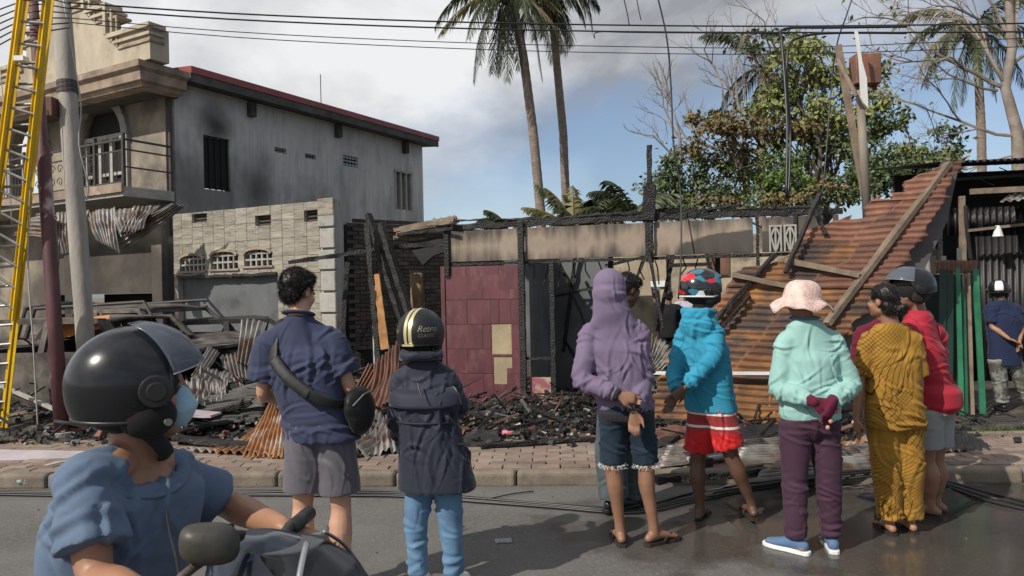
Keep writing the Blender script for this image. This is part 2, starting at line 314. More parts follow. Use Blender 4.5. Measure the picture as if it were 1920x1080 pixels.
# ================================================================== GROUND AND STREET
def plane_sheet(name, pts, z, m):
    o = MB().add([(x, y, z) for x, y in pts], [tuple(range(len(pts)))]).build(name, m, fix=False); tag(o, kind='structure'); return o
plane_sheet('ground', [(-900, -900), (900, -900), (900, 900), (-900, 900)], -0.03, M_earth)
KD = Vector((math.cos(R(-3.5)), math.sin(R(-3.5)), 0)); KN = Vector((-KD.y, KD.x, 0)); KO = Vector((0, 6.10, 0))     # kerb line
def K(u, v, z=0.0):
    p = KO + KD * u + KN * v; return (p.x, p.y, z)
o = MB(); o.add([K(-60, -12), K(60, -12), K(60, 0.3), K(-60, 0.3)], [(0, 1, 2, 3)]); tag(o.build('road', M_asph, fix=False), kind='structure')
# kerb stones
PV = bpy.data.objects.new('pavement', None); C.objects.link(PV); tag(PV, kind='structure')
KB = bpy.data.objects.new('kerb', None); C.objects.link(KB); tag(KB, kind='structure')
ks = MB().box(-0.496, 0.496, 0, 0.14, -0.02, 0.122).build('kerbstone', M_kerb, KB); bevel(ks, 0.035, 3)
ks.location = K(-9.5, 0); ks.rotation_euler.z = R(-3.5)
for k in range(1, 21):
    c = ks.copy(); C.objects.link(c); c.parent = KB; c.location = K(-9.5 + k, random.uniform(-.006, .006), random.uniform(-.006, .004)); c.rotation_euler.z = R(-3.5) + random.uniform(-.006, .006)
o = MB(); o.add([K(-14, .14, .085), K(14, .14, .085), K(14, 2.2, .085), K(-14, 2.2, .085)], [(0, 1, 2, 3)]); o.build('bedding', M_dirt, PV, fix=False)
bk = MB().box(-0.117, 0.117, -0.056, 0.056, -0.03, 0.0).build('brick', M_brick, PV); bevel(bk, 0.005)
cand = []
for r in range(11):
    for k in range(-42, 43):
        u = k * 0.243 + (r % 2) * 0.121; v = 0.14 + 0.065 + r * 0.122
        p = Vector(K(u, v)); cand.append((p.y * (1 + 0.0 * abs(p.x)), abs(p.x / p.y) < 0.72, u, v))
vis = sorted([c for c in cand if c[1]])[:300]; rest = [c for c in cand if c not in vis]
def dip(u, v): return 0.118 + 0.010 * mnoise.noise(Vector((u * .8, v * .8, 0))) + random.uniform(-.003, .003)
for i, (_, _, u, v) in enumerate(vis):
    c = bk if i == 0 else bk.copy()
    if i: C.objects.link(c); c.parent = PV
    c.location = K(u + random.uniform(-.003, .003), v, dip(u, v)); c.rotation_euler = (random.uniform(-.02, .02), random.uniform(-.02, .02), R(-3.5) + random.uniform(-.02, .02))
o = MB()
for (_, _, u, v) in rest:
    x, y, z = K(u, v, dip(u, v)); o.box(-0.117, 0.117, -0.056, 0.056, -0.03, 0.0, Matrix.Translation((x, y, z)) @ Matrix.Rotation(R(-3.5), 4, 'Z'))
tag(o.build('paver_bricks', M_brick, PV), kind='stuff')
# ash strewn plot behind the pavement: a bumpy sheet
def plot_h(x, y):
    v = Vector((x * .9, y * .9, 3)); h = 0.10 + 0.05 * mnoise.noise(v) + 0.03 * mnoise.noise(v * 3.1)
    vv = (Vector((x, y, 0)) - KO).dot(KN)
    heap = 0
    for (hx, hy, hr, hh) in ((-3.6, 8.9, 1.3, .28), (-1.9, 9.2, 1.1, .30), (0.1, 8.9, 1.1, .09), (-0.1, 8.0, 1.2, .04), (-1.6, 7.9, .8, .10), (-3.0, 8.0, 1.0, .12), (2.0, 7.6, 1.1, .10), (1.2, 8.3, 1.0, .22), (-5.5, 9.5, 1.4, .25), (2.0, 9.6, 1.2, .3)):
        d = ((x - hx) ** 2 + (y - hy) ** 2) ** .5 / hr
        if d < 1: heap += hh * (1 - d * d) ** 1.5 * (1 + .35 * mnoise.noise(v * 4))
    h += heap
    if vv < 2.2: h = min(h, .118 + (vv - 1.3) * .16) if vv > 1.25 else .09
    return h
nx, ny = 260, 130; vs = []; fs = []
for j in range(ny):
    for i in range(nx):
        x = -13 + 26 * i / (nx - 1); y = 7.3 + 17 * (j / (ny - 1)) ** 1.6; y0 = KO.y + 1.12 - 0.061 * x; y = y0 + (y - 7.3)
        vs.append((x, y, plot_h(x, y)))
for j in range(ny - 1):
    for i in range(nx - 1): a = j * nx + i; fs.append((a, a + 1, a + nx + 1, a + nx))
o = arr_obj('burnt_plot', vs, fs, M_dirt, smooth=True); tag(o, kind='structure')

# ================================================================== LEFT HOUSE (two storeys, burnt)
HL = frame((-7.35, 16.0, 0), -29.5)      # x along the facade (left is negative), y away along the side wall
house = thing('house', 'burnt two storey house with stepped parapet, arched balcony door and red edged roof', 'house', HL)
def hp(px, py, yoff=0.0): return loc(HL, px, py, yoff)
# side frame: x goes along the side wall (away), measured in the plane x=0 of HL
HS = HL @ Matrix.Rotation(R(90), 4, 'Z')     # local x = away, local y = -facade x
def sp(px, py): return loc(HS, px, py)
def part(mb, name, m, par, M=None, smooth=False):
    o = mb.build(name, m, None, smooth); o.parent = par; 
    return o
def wall_open(mb, x0, x1, z0, z1, y0, y1, opens):
    xs = {x0, x1}
    for o in opens:
        xa, xb, za, zb, arch = o; xs |= {xa, xb}
        if arch: xs |= {xa + (xb - xa) * k / 14 for k in range(15)}
    xs = sorted(xs)
    for a, b in zip(xs[:-1], xs[1:]):
        if b - a < 1e-6: continue
        cuts = []
        for (xa, xb, za, zb, arch) in opens:
            if a >= xa - 1e-6 and b <= xb + 1e-6:
                def top(x): 
                    if not arch: return zb
                    c = (xa + xb) / 2; r = (xb - xa) / 2; return zb - arch + arch * math.sqrt(max(0, 1 - ((x - c) / r) ** 2))
                cuts.append((za, top(a), top(b)))
        cuts.sort(); lo_a = lo_b = z0
        for (za, ta, tb) in cuts:
            if za > max(lo_a, lo_b) + 1e-4:
                mb.hexa([(a, y0, lo_a), (b, y0, lo_b), (b, y1, lo_b), (a, y1, lo_a), (a, y0, za), (b, y0, za), (b, y1, za), (a, y1, za)])
            lo_a, lo_b = ta, tb
        if z1 > max(lo_a, lo_b) + 1e-4:
            mb.hexa([(a, y0, lo_a), (b, y0, lo_b), (b, y1, lo_b), (a, y1, lo_a), (a, y0, z1), (b, y0, z1), (b, y1, z1), (a, y1, z1)])
    return mb
# key measures
wx0, dz1 = hp(150, 205); wx1, _ = hp(233, 260); _, dz0 = hp(200, 374); 
_, corn_b = hp(275, 150, -1.0)
slab_z = dz0 - 0.02
sx0, sz1 = hp(165, 552); sx1, sz0 = hp(292, 590)
mb = MB(); wall_open(mb, -7.5, 0, 0, corn_b + .3, 0, .22, [(wx0, wx1, dz0, dz1, (wx1 - wx0) / 2), (wx0 - 3.0, wx1 - 3.1, dz0, dz1, (wx1 - wx0) / 2), (sx0 - 1.2, sx1, 0.1, sz1, 0)])
part(mb, 'facade_wall', M_fac, house)
# side wall with openings, in HS coordinates (x away, y into the house negative)
a0, a1 = sp(381, 252), sp(433, 360); v1a, v1b = sp(515, 275), sp(538, 289); v2a, v2b = sp(572, 287), sp(593, 300); g_a, g_b = sp(643, 290), sp(672, 315); w_a, w_b = sp(741, 322), sp(772, 395)
HO = HL @ Matrix.Translation((.42, 0, 0)) @ Matrix.Rotation(R(90), 4, 'Z'); EV = loc(HO, 560, 207)[1] + .06
H2 = HL.inverted() @ HS
sl = sp(795, 420)[0]
mb = MB(); wall_open(mb, .22, sl, 0, EV, .003, .22, [(a0[0], a1[0], a1[1], a0[1], 0), (v1a[0], v1b[0], v1b[1], v1a[1], 0), (v2a[0], v2b[0], v2b[1], v2a[1], 0), (g_a[0], g_b[0], g_b[1], g_a[1], 0), (w_a[0], w_b[0], w_b[1], w_a[1], 0)])
mb.v = [tuple(H2 @ Vector(v)) for v in mb.v]
sw = part(mb, 'side_wall', M_side, house)
def soot(m):
    def f(N, L, co):
        a = nblob(N, L, co, (0, a0[0] + .35, a0[1] + .25), (1, .8, .75), .95, .16, 1.8)
        b = nblob(N, L, co, (0, a1[0] + .75, a1[1] + .1), (1, .9, 1.35), .95, .16, 1.5)
        c = nblob(N, L, co, (0, v2a[0] + .1, v2b[1] - 1.15), (1, 1.3, .8), .9, .35, 1.8)
        d = nblob(N, L, co, (0, .8, 3.9), (1, 2.6, 1.5), .9, .25, 1.6)
        f1 = nmath(N, L, 'MAXIMUM', nmath(N, L, 'MULTIPLY', a, .88), nmath(N, L, 'MULTIPLY', b, .82)); f2 = nmath(N, L, 'MAXIMUM', nmath(N, L, 'MULTIPLY', c, .35), nmath(N, L, 'MULTIPLY', d, .62))
        return nmath(N, L, 'MAXIMUM', f1, f2)
    overlay(m, f, (0.02, 0.02, 0.022))
    def g(N, L, co):
        mp = N.new('ShaderNodeMapping'); mp.inputs['Scale'].default_value = (1, 3.4, .35); L.new(co, mp.inputs[0]); n = N.new('ShaderNodeTexNoise'); n.inputs['Scale'].default_value = 1.7; n.inputs['Detail'].default_value = 9; n.inputs['Roughness'].default_value = .68; L.new(mp.outputs[0], n.inputs['Vector'])
        sp_ = N.new('ShaderNodeSeparateXYZ'); L.new(co, sp_.inputs[0]); e = nmath(N, L, 'MULTIPLY', nmath(N, L, 'SUBTRACT', 5.6, sp_.outputs[2]), .07)
        mr = N.new('ShaderNodeMapRange'); mr.inputs[1].default_value = .5; mr.inputs[2].default_value = .86; mr.inputs[4].default_value = .5; L.new(nmath(N, L, 'ADD', n.outputs['Fac'], e), mr.inputs[0]); return mr.outputs[0]
    overlay(m, g, (.13, .125, .115))
soot(M_side)
def in_side(mb):
    mb.v = [tuple(H2 @ Vector(v)) for v in mb.v]; return mb
mb = MB().box(a0[0] + .03, a1[0] - .03, .08, .12, a1[1] + .03, a0[1] - .03)
for k in range(5):
    x = a0[0] + .03 + (a1[0] - a0[0] - .06) * k / 4; mb.box(x - .015, x + .015, .05, .075, a1[1], a0[1])
part(in_side(mb), 'window', M_dark, house)
def vent(A, B, nx, nz, m, name):
    f = MB(); 
    for i in range(nx):
        for k in range(nz):
            xa = A[0] + (B[0] - A[0]) * i / nx; xb = A[0] + (B[0] - A[0]) * (i + 1) / nx; za = B[1] + (A[1] - B[1]) * k / nz; zb = B[1] + (A[1] - B[1]) * (k + 1) / nz
            f.box(xa + .02, xb - .02, .03, .1, za + .02, zb - .02)
    w_ = part(in_side(f), name, m, house)
    b = MB().box(A[0], B[0], .12, .16, B[1], A[1]); o = in_side(b).build('backing', M_dark); o.parent = w_
vent(v1a, v1b, 4, 2, M_concr, 'ventilation_block'); vent(v2a, v2b, 4, 2, M_concr, 'ventilation_block'); vent(g_a, g_b, 5, 3, M_gblock, 'glass_block_window')
wo = part(in_side(MB().box(w_a[0], w_b[0], .13, .17, w_b[1], w_a[1])), 'window', M_glassd, house)
fr = MB(); 
for k in range(4):
    x = w_a[0] + (w_b[0] - w_a[0]) * k / 3; fr.box(x - .04, x + .04, -.02, .11, w_b[1], w_a[1])
fr.box(w_a[0] - .06, w_b[0] + .06, -.05, .13, w_a[1], w_a[1] + .07); in_side(fr).build('frame', M_concr).parent = wo
# soffit, fascia, roof
OV = .42
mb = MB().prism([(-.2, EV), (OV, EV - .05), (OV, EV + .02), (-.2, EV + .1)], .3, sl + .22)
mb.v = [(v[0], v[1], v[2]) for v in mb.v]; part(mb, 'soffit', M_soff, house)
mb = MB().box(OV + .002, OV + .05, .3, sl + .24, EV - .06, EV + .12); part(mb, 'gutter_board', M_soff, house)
mb = MB().prism([(OV + .07, EV + .125), (OV + .07, EV + .27), (-3.6, EV + .62), (-3.6, EV + .5)], .3, sl + .26); part(mb, 'roof', M_redr, house)
for k in range(3):
    y = 2.2 + k * 3.0; part(MB().box(.002, .16, y, y + .16, EV - .4, EV - .05), 'bracket', M_soff, house)
part(MB().tube([(-.1, sl * .52, EV + .3), (-.1, sl * .52, EV + 1.25)], .012, 6), 'antenna', M_iron, house)
part(MB().tube([(.07, .06, 2.9), (.07, .06, EV - .1)], .045, 8), 'drainpipe', M_iron, house)
# cornice (swept profile) round the corner and stepped parapet
prof = [(.0, corn_b), (.30, corn_b + .0), (.34, corn_b + .07), (.40, corn_b + .10), (.42, corn_b + .28), (.50, corn_b + .34), (.52, corn_b + .46), (0, corn_b + .48)]
part(MB().sweep(prof, [(-7.5, -.5), (.1, -.5), (.1, .16)]), 'cornice', M_corn, house)
cb = corn_b + .48
part(MB().box(-7.5, .12, -.49, .24, corn_b + .002, corn_b + .47), 'cornice_slab', M_soff, house)
PX = hp(294, 70, -.85)[0] - .22
st0x, st0z = hp(292, 42, -.85); st1x, st1z = hp(205, 8, -.85)
pts = [(-7.6, cb), (PX, cb), (PX, st0z), (st1x, st0z), (st1x, st1z + .02), (st1x - .75, st1z + .02), (st1x - .75, st1z + .42), (-3.0, st1z + .42), (-3.0, st1z + .02), (-3.7, st1z + .02), (-3.7, st0z), (-7.6, st0z)]
part(MB().prism(pts, -.85, -.6), 'parapet', M_trim, house)
part(MB().box(PX - .25, PX, -.598, -.42, cb, st0z - .02), 'parapet_return', M_trim, house)
def step_trim(off, h, proj):
    mb = MB()
    segs = [((PX + proj, st0z), (st1x + off, st0z)), ((st1x + off, st1z), (st1x - .75 + off, st1z)), ((st1x - .75 + off, st1z + .4), (-3.0 - off, st1z + .4)), ((-3 - off, st1z), (-3.7 - off, st1z)), ((-3.7 - off, st0z), (-7.6, st0z))]
    for (p, q) in segs: mb.box(q[0], p[0], -.85 - proj, -.56 + (.02), p[1] - off - h, p[1] - off)
    for x, za, zb in ((st1x, st0z, st1z), (st1x - .75, st1z, st1z + .4)): mb.box(x + off - h, x + off, -.852 - proj, -.852, za - off, zb - off - h)
    return mb
part(step_trim(-.03, .09, .08), 'coping', M_trim, house); part(step_trim(.14, .06, .05), 'moulding', M_trim, house); part(step_trim(.28, .05, .03), 'moulding', M_corn, house)
# arch trim, pilaster, doors
def arch_ring(x0, x1, z0, z1, w, y0, y1):
    mb = MB(); c = (x0 + x1) / 2; r = (x1 - x0) / 2; zc = z1 - r; n = 18; pr = []
    pi = [(c + (r) * math.cos(t), zc + r * math.sin(t)) for t in [math.pi * k / n for k in range(n + 1)]]
    po = [(c + (r + w) * math.cos(t), zc + (r + w) * math.sin(t)) for t in [math.pi * k / n for k in range(n + 1)]]
    for k in range(n):
        a, b, c_, d = pi[k], pi[k + 1], po[k + 1], po[k]
        mb.hexa([(a[0], y0, a[1]), (b[0], y0, b[1]), (b[0], y1, b[1]), (a[0], y1, a[1]), (d[0], y0, d[1]), (c_[0], y0, c_[1]), (c_[0], y1, c_[1]), (d[0], y1, d[1])])
    mb.box(x0 - w, x0, y0, y1, z0, zc - .09); mb.box(x1, x1 + w, y0, y1, z0, zc - .09)
    mb.box(x0 - w - .04, x0 + .02, y0 - .03, y1, zc - .09, zc - .002); mb.box(x1 - .02, x1 + w + .04, y0 - .03, y1, zc - .09, zc - .002); return mb
part(arch_ring(wx0, wx1, dz0, dz1, .2, -.08, .02), 'door_surround', M_concr, house)
part(arch_ring(wx0 - 3.0, wx1 - 3.1, dz0, dz1, .2, -.08, .02), 'door_surround', M_concr, house)
door = part(MB().box(wx0 + .02, wx1 - .02, .17, .2, dz0, dz1 - .02), 'balcony_door', M_dark, house)
mb = MB(); 
for x in (wx0 + .05, wx0 + (wx1 - wx0) * .36, wx0 + (wx1 - wx0) * .62, wx1 - .05): mb.box(x - .05, x + .05, .08, .16, dz0, dz1 - .75)
mb.box(wx0, wx1, .07, .165, dz1 - .80, dz1 - .70); mb.box(wx0, wx1, .1, .16, dz0 + .55, dz0 + .62)
mb.build('frame', M_concr).parent = door
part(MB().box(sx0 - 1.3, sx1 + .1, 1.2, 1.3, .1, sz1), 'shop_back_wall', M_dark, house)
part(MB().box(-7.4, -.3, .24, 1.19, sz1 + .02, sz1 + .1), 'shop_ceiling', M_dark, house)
part(MB().box(-.34, .0, -.16, -.002, 0, slab_z - .2), 'corner_column', M_fac, house)
part(MB().box(-3.6, -3.3, -.16, -.002, 0, slab_z - .2), 'corner_column', M_fac, house)
# balcony
BY = -1.15
part(MB().box(-7.5, .25, BY, -.002, slab_z - .2, slab_z), 'balcony_slab', M_concr, house)
part(MB().box(-7.5, .28, BY - .06, BY - .002, slab_z - .12, slab_z + .06), 'slab_edge', M_corn, house)
rail = MB(); rt = slab_z + .95
rail.bar((-7.4, BY + .05, rt), (.2, BY + .05, rt), .05, .04); rail.bar((-7.4, BY + .05, rt - .22), (.2, BY + .05, rt - .22), .03); rail.bar((-7.4, BY + .05, slab_z + .1), (.2, BY + .05, slab_z + .1), .03)
for x in (-.75, .2, -3.4, -5.5): rail.bar((x, BY + .05, slab_z), (x, BY + .05, rt + .12), .06)
for x in (.2,): rail.bar((x, BY + .05, rt), (x, 0, rt), .04); rail.bar((x, BY + .05, slab_z + .4), (x, 0, slab_z + .4), .03); rail.bar((x, BY + .05, rt - .2), (x, 0, rt - .2), .03)
for k in range(60):
    x = -7.4 + k * .125
    if x < .15 and not (-3.3 < x < -.8): rail.bar((x, BY + .05, slab_z + .1), (x, BY + .05, rt - .22), .014)
rl = part(rail, 'balcony_railing', M_iron, house)
sc = MB()
for k in range(9):
    cxk = -3.15 + k * .28
    for sgn in (1, -1):
        pts = []
        for t in range(16):
            a = t / 15 * 2.2 * math.pi; r = .11 * (1 - t / 19); pts.append((cxk + sgn * r * math.cos(a), BY + .05, slab_z + .42 + sgn * .14 + r * math.sin(a)))
        sc.tube(pts, .009, 5)
sc.build('scrollwork', M_iron).parent = rl
# canopy sheets hanging below the balcony
def corr_sheet(name, c4, nw, m, parent=None, amp=.018, crump=.0, seed=0, seg=14, curl=0.0, along=0, ragged=0.0, thick=True, edge=None):
    """corrugated sheet between corners c4 = (a,b,c,d): a->b across the waves, a->d along them"""
    a, b, c, d = [Vector(p) for p in c4]; n = ((b - a).cross(d - a)).normalized(); rnd = random.Random(seed)
    nu = nw * 6 + 1; v = []; ph = rnd.uniform(0, 9)
    for j in range(seg + 1):
        t = j / seg
        for i in range(nu):
            s = i / (nu - 1); p = (a.lerp(b, s)).lerp(d.lerp(c, s), t)
            if ragged and (t in (0.0, 1.0)): p = p + (d - a).normalized() * ragged * mnoise.noise(Vector((s * 7, seed, t * 5)))
            q = Vector((s * 2.2 + ph, t * 2.2, seed * 1.7))
            h = amp * math.sin(2 * math.pi * nw * s) * (1 - .25 * abs(mnoise.noise(q * 2)))
            h += crump * (mnoise.noise(q) + .5 * mnoise.noise(q * 2.7)) + curl * ((t - .5) ** 2 * 4 - .5)
            v.append(p + n * h)
    f = [(j * nu + i, j * nu + i + 1, (j + 1) * nu + i + 1, (j + 1) * nu + i) for j in range(seg) for i in range(nu - 1)]
    o = arr_obj(name, v, f, m, parent, smooth=True)
    if thick: md = o.modifiers.new("solid", 'SOLIDIFY'); md.thickness = .003; md.offset = 0
    return o
Hi = HL
def hl3(x, y, z): return Hi @ Vector((x, y, z))
cd_ = 14.3
for (q4, nw, mm, cr_, sd, cu) in ((((105, 398), (165, 392), (160, 470), (112, 478)), 9, M_galv, .05, 3, .05), (((160, 396), (216, 388), (224, 476), (182, 452)), 8, M_galv, .06, 4, .05), (((208, 392), (262, 386), (254, 436), (226, 446)), 6, M_galv, .05, 5, .04), (((213, 436), (238, 466), (350, 386), (326, 380)), 5, M_galv, .06, 9, .08), (((248, 386), (300, 384), (268, 428), (222, 440)), 7, M_galv, .07, 10, .05), (((20, 440), (70, 400), (104, 402), (98, 446)), 6, M_galv, .05, 11, .05)):
    o = corr_sheet('canopy_sheet', tuple(P(x, y, cd_ - .25 * (i in (2, 3)) ) for i, (x, y) in enumerate(q4)), nw, mm, None, .02, cr_, sd, curl=cu); o.parent = house; o.matrix_parent_inverse = HL.inverted()
def facsoot(m):
    def f(N, L, co):
        a = nblob(N, L, co, (-2.2, 0, 1.6), (4.2, 3, 1.75), .35, .14, 1.2); b = nblob(N, L, co, (-2.6, 0, dz1 + .1), (1.9, 3, .8), .8, .2, 2)
        return nmath(N, L, 'MAXIMUM', nmath(N, L, 'MULTIPLY', a, .82), nmath(N, L, 'MULTIPLY', b, .6))
    overlay(m, f, (0.03, 0.027, 0.025))
facsoot(M_fac)

# ================================================================== TILED WALL with grille windows
M_shut = mat('smoky_grey_plaster', (.13, .14, .145), (.085, .092, .097), 1.4, .85, .2, 20, rnd=0, c3=(.05, .053, .055), s3=1.2)
TW = frame((-3.16, 13.35, 0), -27.0)
tw = thing('tiled_wall', 'fire stained beige tiled shop wall with two arched grille vents and a grey opening', 'wall', TW)
def tp(px, py): return loc(TW, px, py)
tl = tp(330, 400)[0] - .1; ttop = 3.27
o1a, o1b = tp(395, 473), tp(446, 503); o2a, o2b = tp(457, 469), tp(510, 497); o0a, o0b = tp(337, 480), tp(384, 507)
ga, gb = tp(340, 522), tp(520, 515); gx0, gx1, gz1 = ga[0] - .1, gb[0], gb[1] + .0
u1a, u1b = tp(478, 405), tp(508, 422); u2a, u2b = tp(570, 395), tp(602, 414); u0a, u0b = tp(360, 402), tp(388, 416)
ops = [(o1a[0], o1b[0], o1b[1], o1a[1], .1), (o2a[0], o2b[0], o2b[1], o2a[1], .1), (o0a[0], o0b[0], o0b[1], o0a[1], .1), (gx0, gx1, .1, gz1, 0), (u1a[0], u1b[0], u1b[1], u1a[1], 0), (u2a[0], u2b[0], u2b[1], u2a[1], 0), (u0a[0], u0b[0], u0b[1], u0a[1], 0)]
part(wall_open(MB(), tl, 0, 0, ttop, .02, .17, ops), 'wall_core', M_concr, tw)
part(MB().box(tl + .01, .0, .172, .19, ttop - .9, ttop - .02), 'vent_backing', M_side, tw)
# tiles
def overl(r, o): return r[0] < o[1] and r[1] > o[0] and r[2] < o[3] and r[3] > o[2]
TWD, THH = .30, .33; tile_cache = {}
cols = int(-tl / TWD) + 1; rows = int(ttop / THH) + 1
def add_piece(name, x0, x1, z0, z1, y0, y1, m, par, bev=.004, jit=.003):
    key = (name, round(x1 - x0, 3), round(z1 - z0, 3), m.name)
    if key in tile_cache: o = tile_cache[key].copy(); C.objects.link(o)
    else:
        o = MB().box(0, x1 - x0, y0, y1, 0, z1 - z0).build(name, m); 
        if bev: bevel(o, bev)
        tile_cache[key] = o
    o.parent = par; o.location = (x0, random.uniform(-jit, jit), z0); return o
def cut_rects(r, opens):
    rs = [r]
    for o in opens:
        nr = []
        for q in rs:
            if not overl(q, o): nr.append(q); continue
            x0, x1, z0, z1 = q; a, b, c, d = o[:4]
            if x0 < a: nr.append((x0, a, z0, z1))
            if x1 > b: nr.append((b, x1, z0, z1))
            xa, xb = max(x0, a), min(x1, b)
            if z0 < c: nr.append((xa, xb, z0, c))
            if z1 > d: nr.append((xa, xb, d, z1))
        rs = nr
    return [q for q in rs if q[1] - q[0] > .02 and q[3] - q[2] > .02]
qx = -.34
for ci in range(cols):
    for ri in range(rows):
        x1 = qx - ci * TWD; x0 = max(x1 - TWD + .005, tl); z0 = ri * THH; z1 = min(z0 + THH - .005, ttop)
        if z1 - z0 < .02 or x1 - x0 < .02 or z1 < .55: continue
        for q in cut_rects((x0, x1, z0, z1), ops): add_piece('tile', *q, 0, .016, M_tile, tw)
# quoin column on the right: alternating blocks
for k in range(9):
    z0 = .1 + k * .385
    if z0 > ttop - .3: break
    w = .34 if k % 2 else .30
    add_piece('quoin', -w + .0, .035, z0, z0 + .35, -.045, .016, M_concr, tw, .012, .004)
add_piece('quoin', -.33, .03, ttop - .28, ttop + .03, -.05, .016, M_tile, tw, .01)
for (A, B, n, bars) in ((o1a, o1b, 5, 1), (o2a, o2b, 5, 1), (o0a, o0b, 6, 1)):
    g = MB(); x0, x1, z0, z1 = A[0], B[0], B[1], A[1]
    for k in range(1, n): x = x0 + (x1 - x0) * k / n; g.box(x - .018, x + .018, .03, .075, z0, z1 - .02)
    for k in range(1, 3): z = z0 + (z1 - z0) * k / 2.6; g.box(x0, x1, .028, .07, z - .018, z + .018)
    o = part(g, 'grille', M_concr, tw); 
    b = MB().box(x0 - .02, x1 + .02, .172, .18, z0, z1); b.build('dark_backing', M_dark).parent = o
    g = MB(); nn = 10; c = (x0 + x1) / 2; r = (x1 - x0) / 2
    for k in range(nn):
        f = lambda t: (c - r + 2 * r * t, z1 - .1 + .1 * math.sqrt(max(0, 1 - (2 * t - 1) ** 2)))
        p, q = f(k / nn), f((k + 1) / nn); g.bar((p[0], -.02, p[1] + .02), (q[0], -.02, q[1] + .02), .035, .05)
    g.box(x0 - .04, x1 + .04, -.035, .0, z0 - .04, z0 - .003); part(g, 'hood_mould', M_corn, tw)
for (A, B) in ((u1a, u1b), (u2a, u2b), (u0a, u0b)):
    g = MB()
    for k in range(3): z = B[1] + (A[1] - B[1]) * (k + .5) / 3; g.box(A[0], B[0], .08, .12, z - .02, z + .015)
    g.box(A[0], B[0], .13, .16, B[1], A[1]); part(g, 'louvre_vent', M_dbrick, tw)
part(MB().box(gx0 + .004, gx1 - .004, .12, .15, .1, gz1 - .004), 'shutter_back', M_shut, tw)
g = MB()
for k in range(12):
    x = gx0 + (gx1 - gx0) * k / 12; g.bar((x, -.02, gz1 + .02 + random.uniform(-.02, .02)), (x + (gx1 - gx0) / 12, -.02, gz1 + .02 + random.uniform(-.02, .02)), .05, .05)
part(g, 'charred_lintel', M_char, tw)

# ================================================================== SOOTY BRICK RETURN WALL
BW = TW @ Matrix.Translation((.06, .3, 0)) @ Matrix.Rotation(R(66), 4, 'Z')
bw = thing('brick_wall', 'soot blackened brick side wall running back between tiled wall and kiosk', 'wall', BW)
part(MB().box(0, 3.6, .03, .16, 0, 2.85), 'mortar_core', M_dark, bw)
mb = MB()
brk = []
for r in range(38):
    for k in range(16):
        x = k * .235 + (r % 2) * .117; z = r * .078
        if x > 3.4 or z < .5: continue
        if z > 2.45 and x > 2.6 - (z - 2.45) * 1.5: continue
        brk.append((x, z))
brk.sort(key=lambda t: t[0])
for i, (x, z) in enumerate(brk):
    if i < 290: add_piece('brick', x, x + .222, z, z + .067, 0, .05, M_dbrick, bw, 0, .008)
    else: mb.box(x, x + .222, random.uniform(-.008, .006), .028, z, z + .067)
part(mb, 'brickwork', M_dbrick, bw)['kind'] = 'stuff'
BWb = frame((-1.6, 16.6, 0), -27)
o = thing('rear_wall', 'pale grey rendered wall seen through the gap above the helmeted woman', 'wall', BWb)
part(MB().box(-1.2, 2.6, 0, .15, 0, 2.75), 'panel', M_inner, o); part(MB().bar((-.35, -.2, 0), (-.35, -.2, 3.1), .14), 'post', M_concr, o)
# ================================================================== BURNT KIOSK (timber frame, plum tiles)
KF = frame((-0.86, 9.66, 0), -15.5)
kio = thing('shop_kiosk', 'burnt timber shop front with plum tiled panel and scorched fascia boards', 'kiosk', KF)
def kp(px, py): return loc(KF, px, py)
def kx(px, py): return kp(px, py)[0]
zt = kp(975, 425)[1]; zb_ = kp(975, 492)[1]; ztop = zt + .09
x_a, x_b, x_c, x_d, x_e, x_f = kx(838, 460), kx(978, 455), kx(1218, 440), kx(1420, 430), kx(1500, 430), kx(1600, 430)
g0 = .12
# fascia panels
def fascia(xa, xb, m, name='fascia_board'): return bevel(part(MB().box(xa + .05, xb - .05, .0, .02, zb_ + .03, zt - .02), name, m, kio), .004)
fascia(x_a, x_b, M_panel); fascia(x_b, x_c, M_panel); fascia(x_c, x_d, M_panel); fascia(x_d, x_e + .3, M_panel); fascia(x_e + .3, x_f - .1, M_panel)
def scorch(m):
    def f(N, L, co):
        a = nblob(N, L, co, (x_d - .10, 0, zb_ + .06), (.85, 1, .24), .1, .10, 6)
        b = nblob(N, L, co, (x_f - .1, 0, zt + .05), (.75, 1, .35), .15, .2, 4)
        return nmath(N, L, 'MAXIMUM', a, nmath(N, L, 'MULTIPLY', b, .85))
    overlay(m, f, (0.075, 0.066, 0.06))
M_panel2 = M_panel.copy(); 
for o in list(kio.children):
    if o.name.startswith('fascia_board') and o.data.vertices[0].co.x > x_c - .2: o.data.materials[0] = M_panel2
scorch(M_panel2)
def streak(m):
    def f(N, L, co):
        mp = N.new('ShaderNodeMapping'); mp.inputs['Scale'].default_value = (5, 1, .9); L.new(co, mp.inputs[0]); n = N.new('ShaderNodeTexNoise'); n.inputs['Scale'].default_value = 1.3; n.inputs['Detail'].default_value = 7; L.new(mp.outputs[0], n.inputs['Vector'])
        sp_ = N.new('ShaderNodeSeparateXYZ'); L.new(co, sp_.inputs[0]); e = nmath(N, L, 'ABSOLUTE', nmath(N, L, 'SUBTRACT', sp_.outputs[2], (zt + zb_) / 2)); e = nmath(N, L, 'MULTIPLY', e, 1.3)
        mr = N.new('ShaderNodeMapRange'); mr.inputs[1].default_value = .55; mr.inputs[2].default_value = .82; mr.inputs[4].default_value = .9; L.new(nmath(N, L, 'ADD', n.outputs['Fac'], e), mr.inputs[0]); return mr.outputs[0]
    overlay(m, f, (.05, .044, .04))
streak(M_panel); streak(M_panel2)
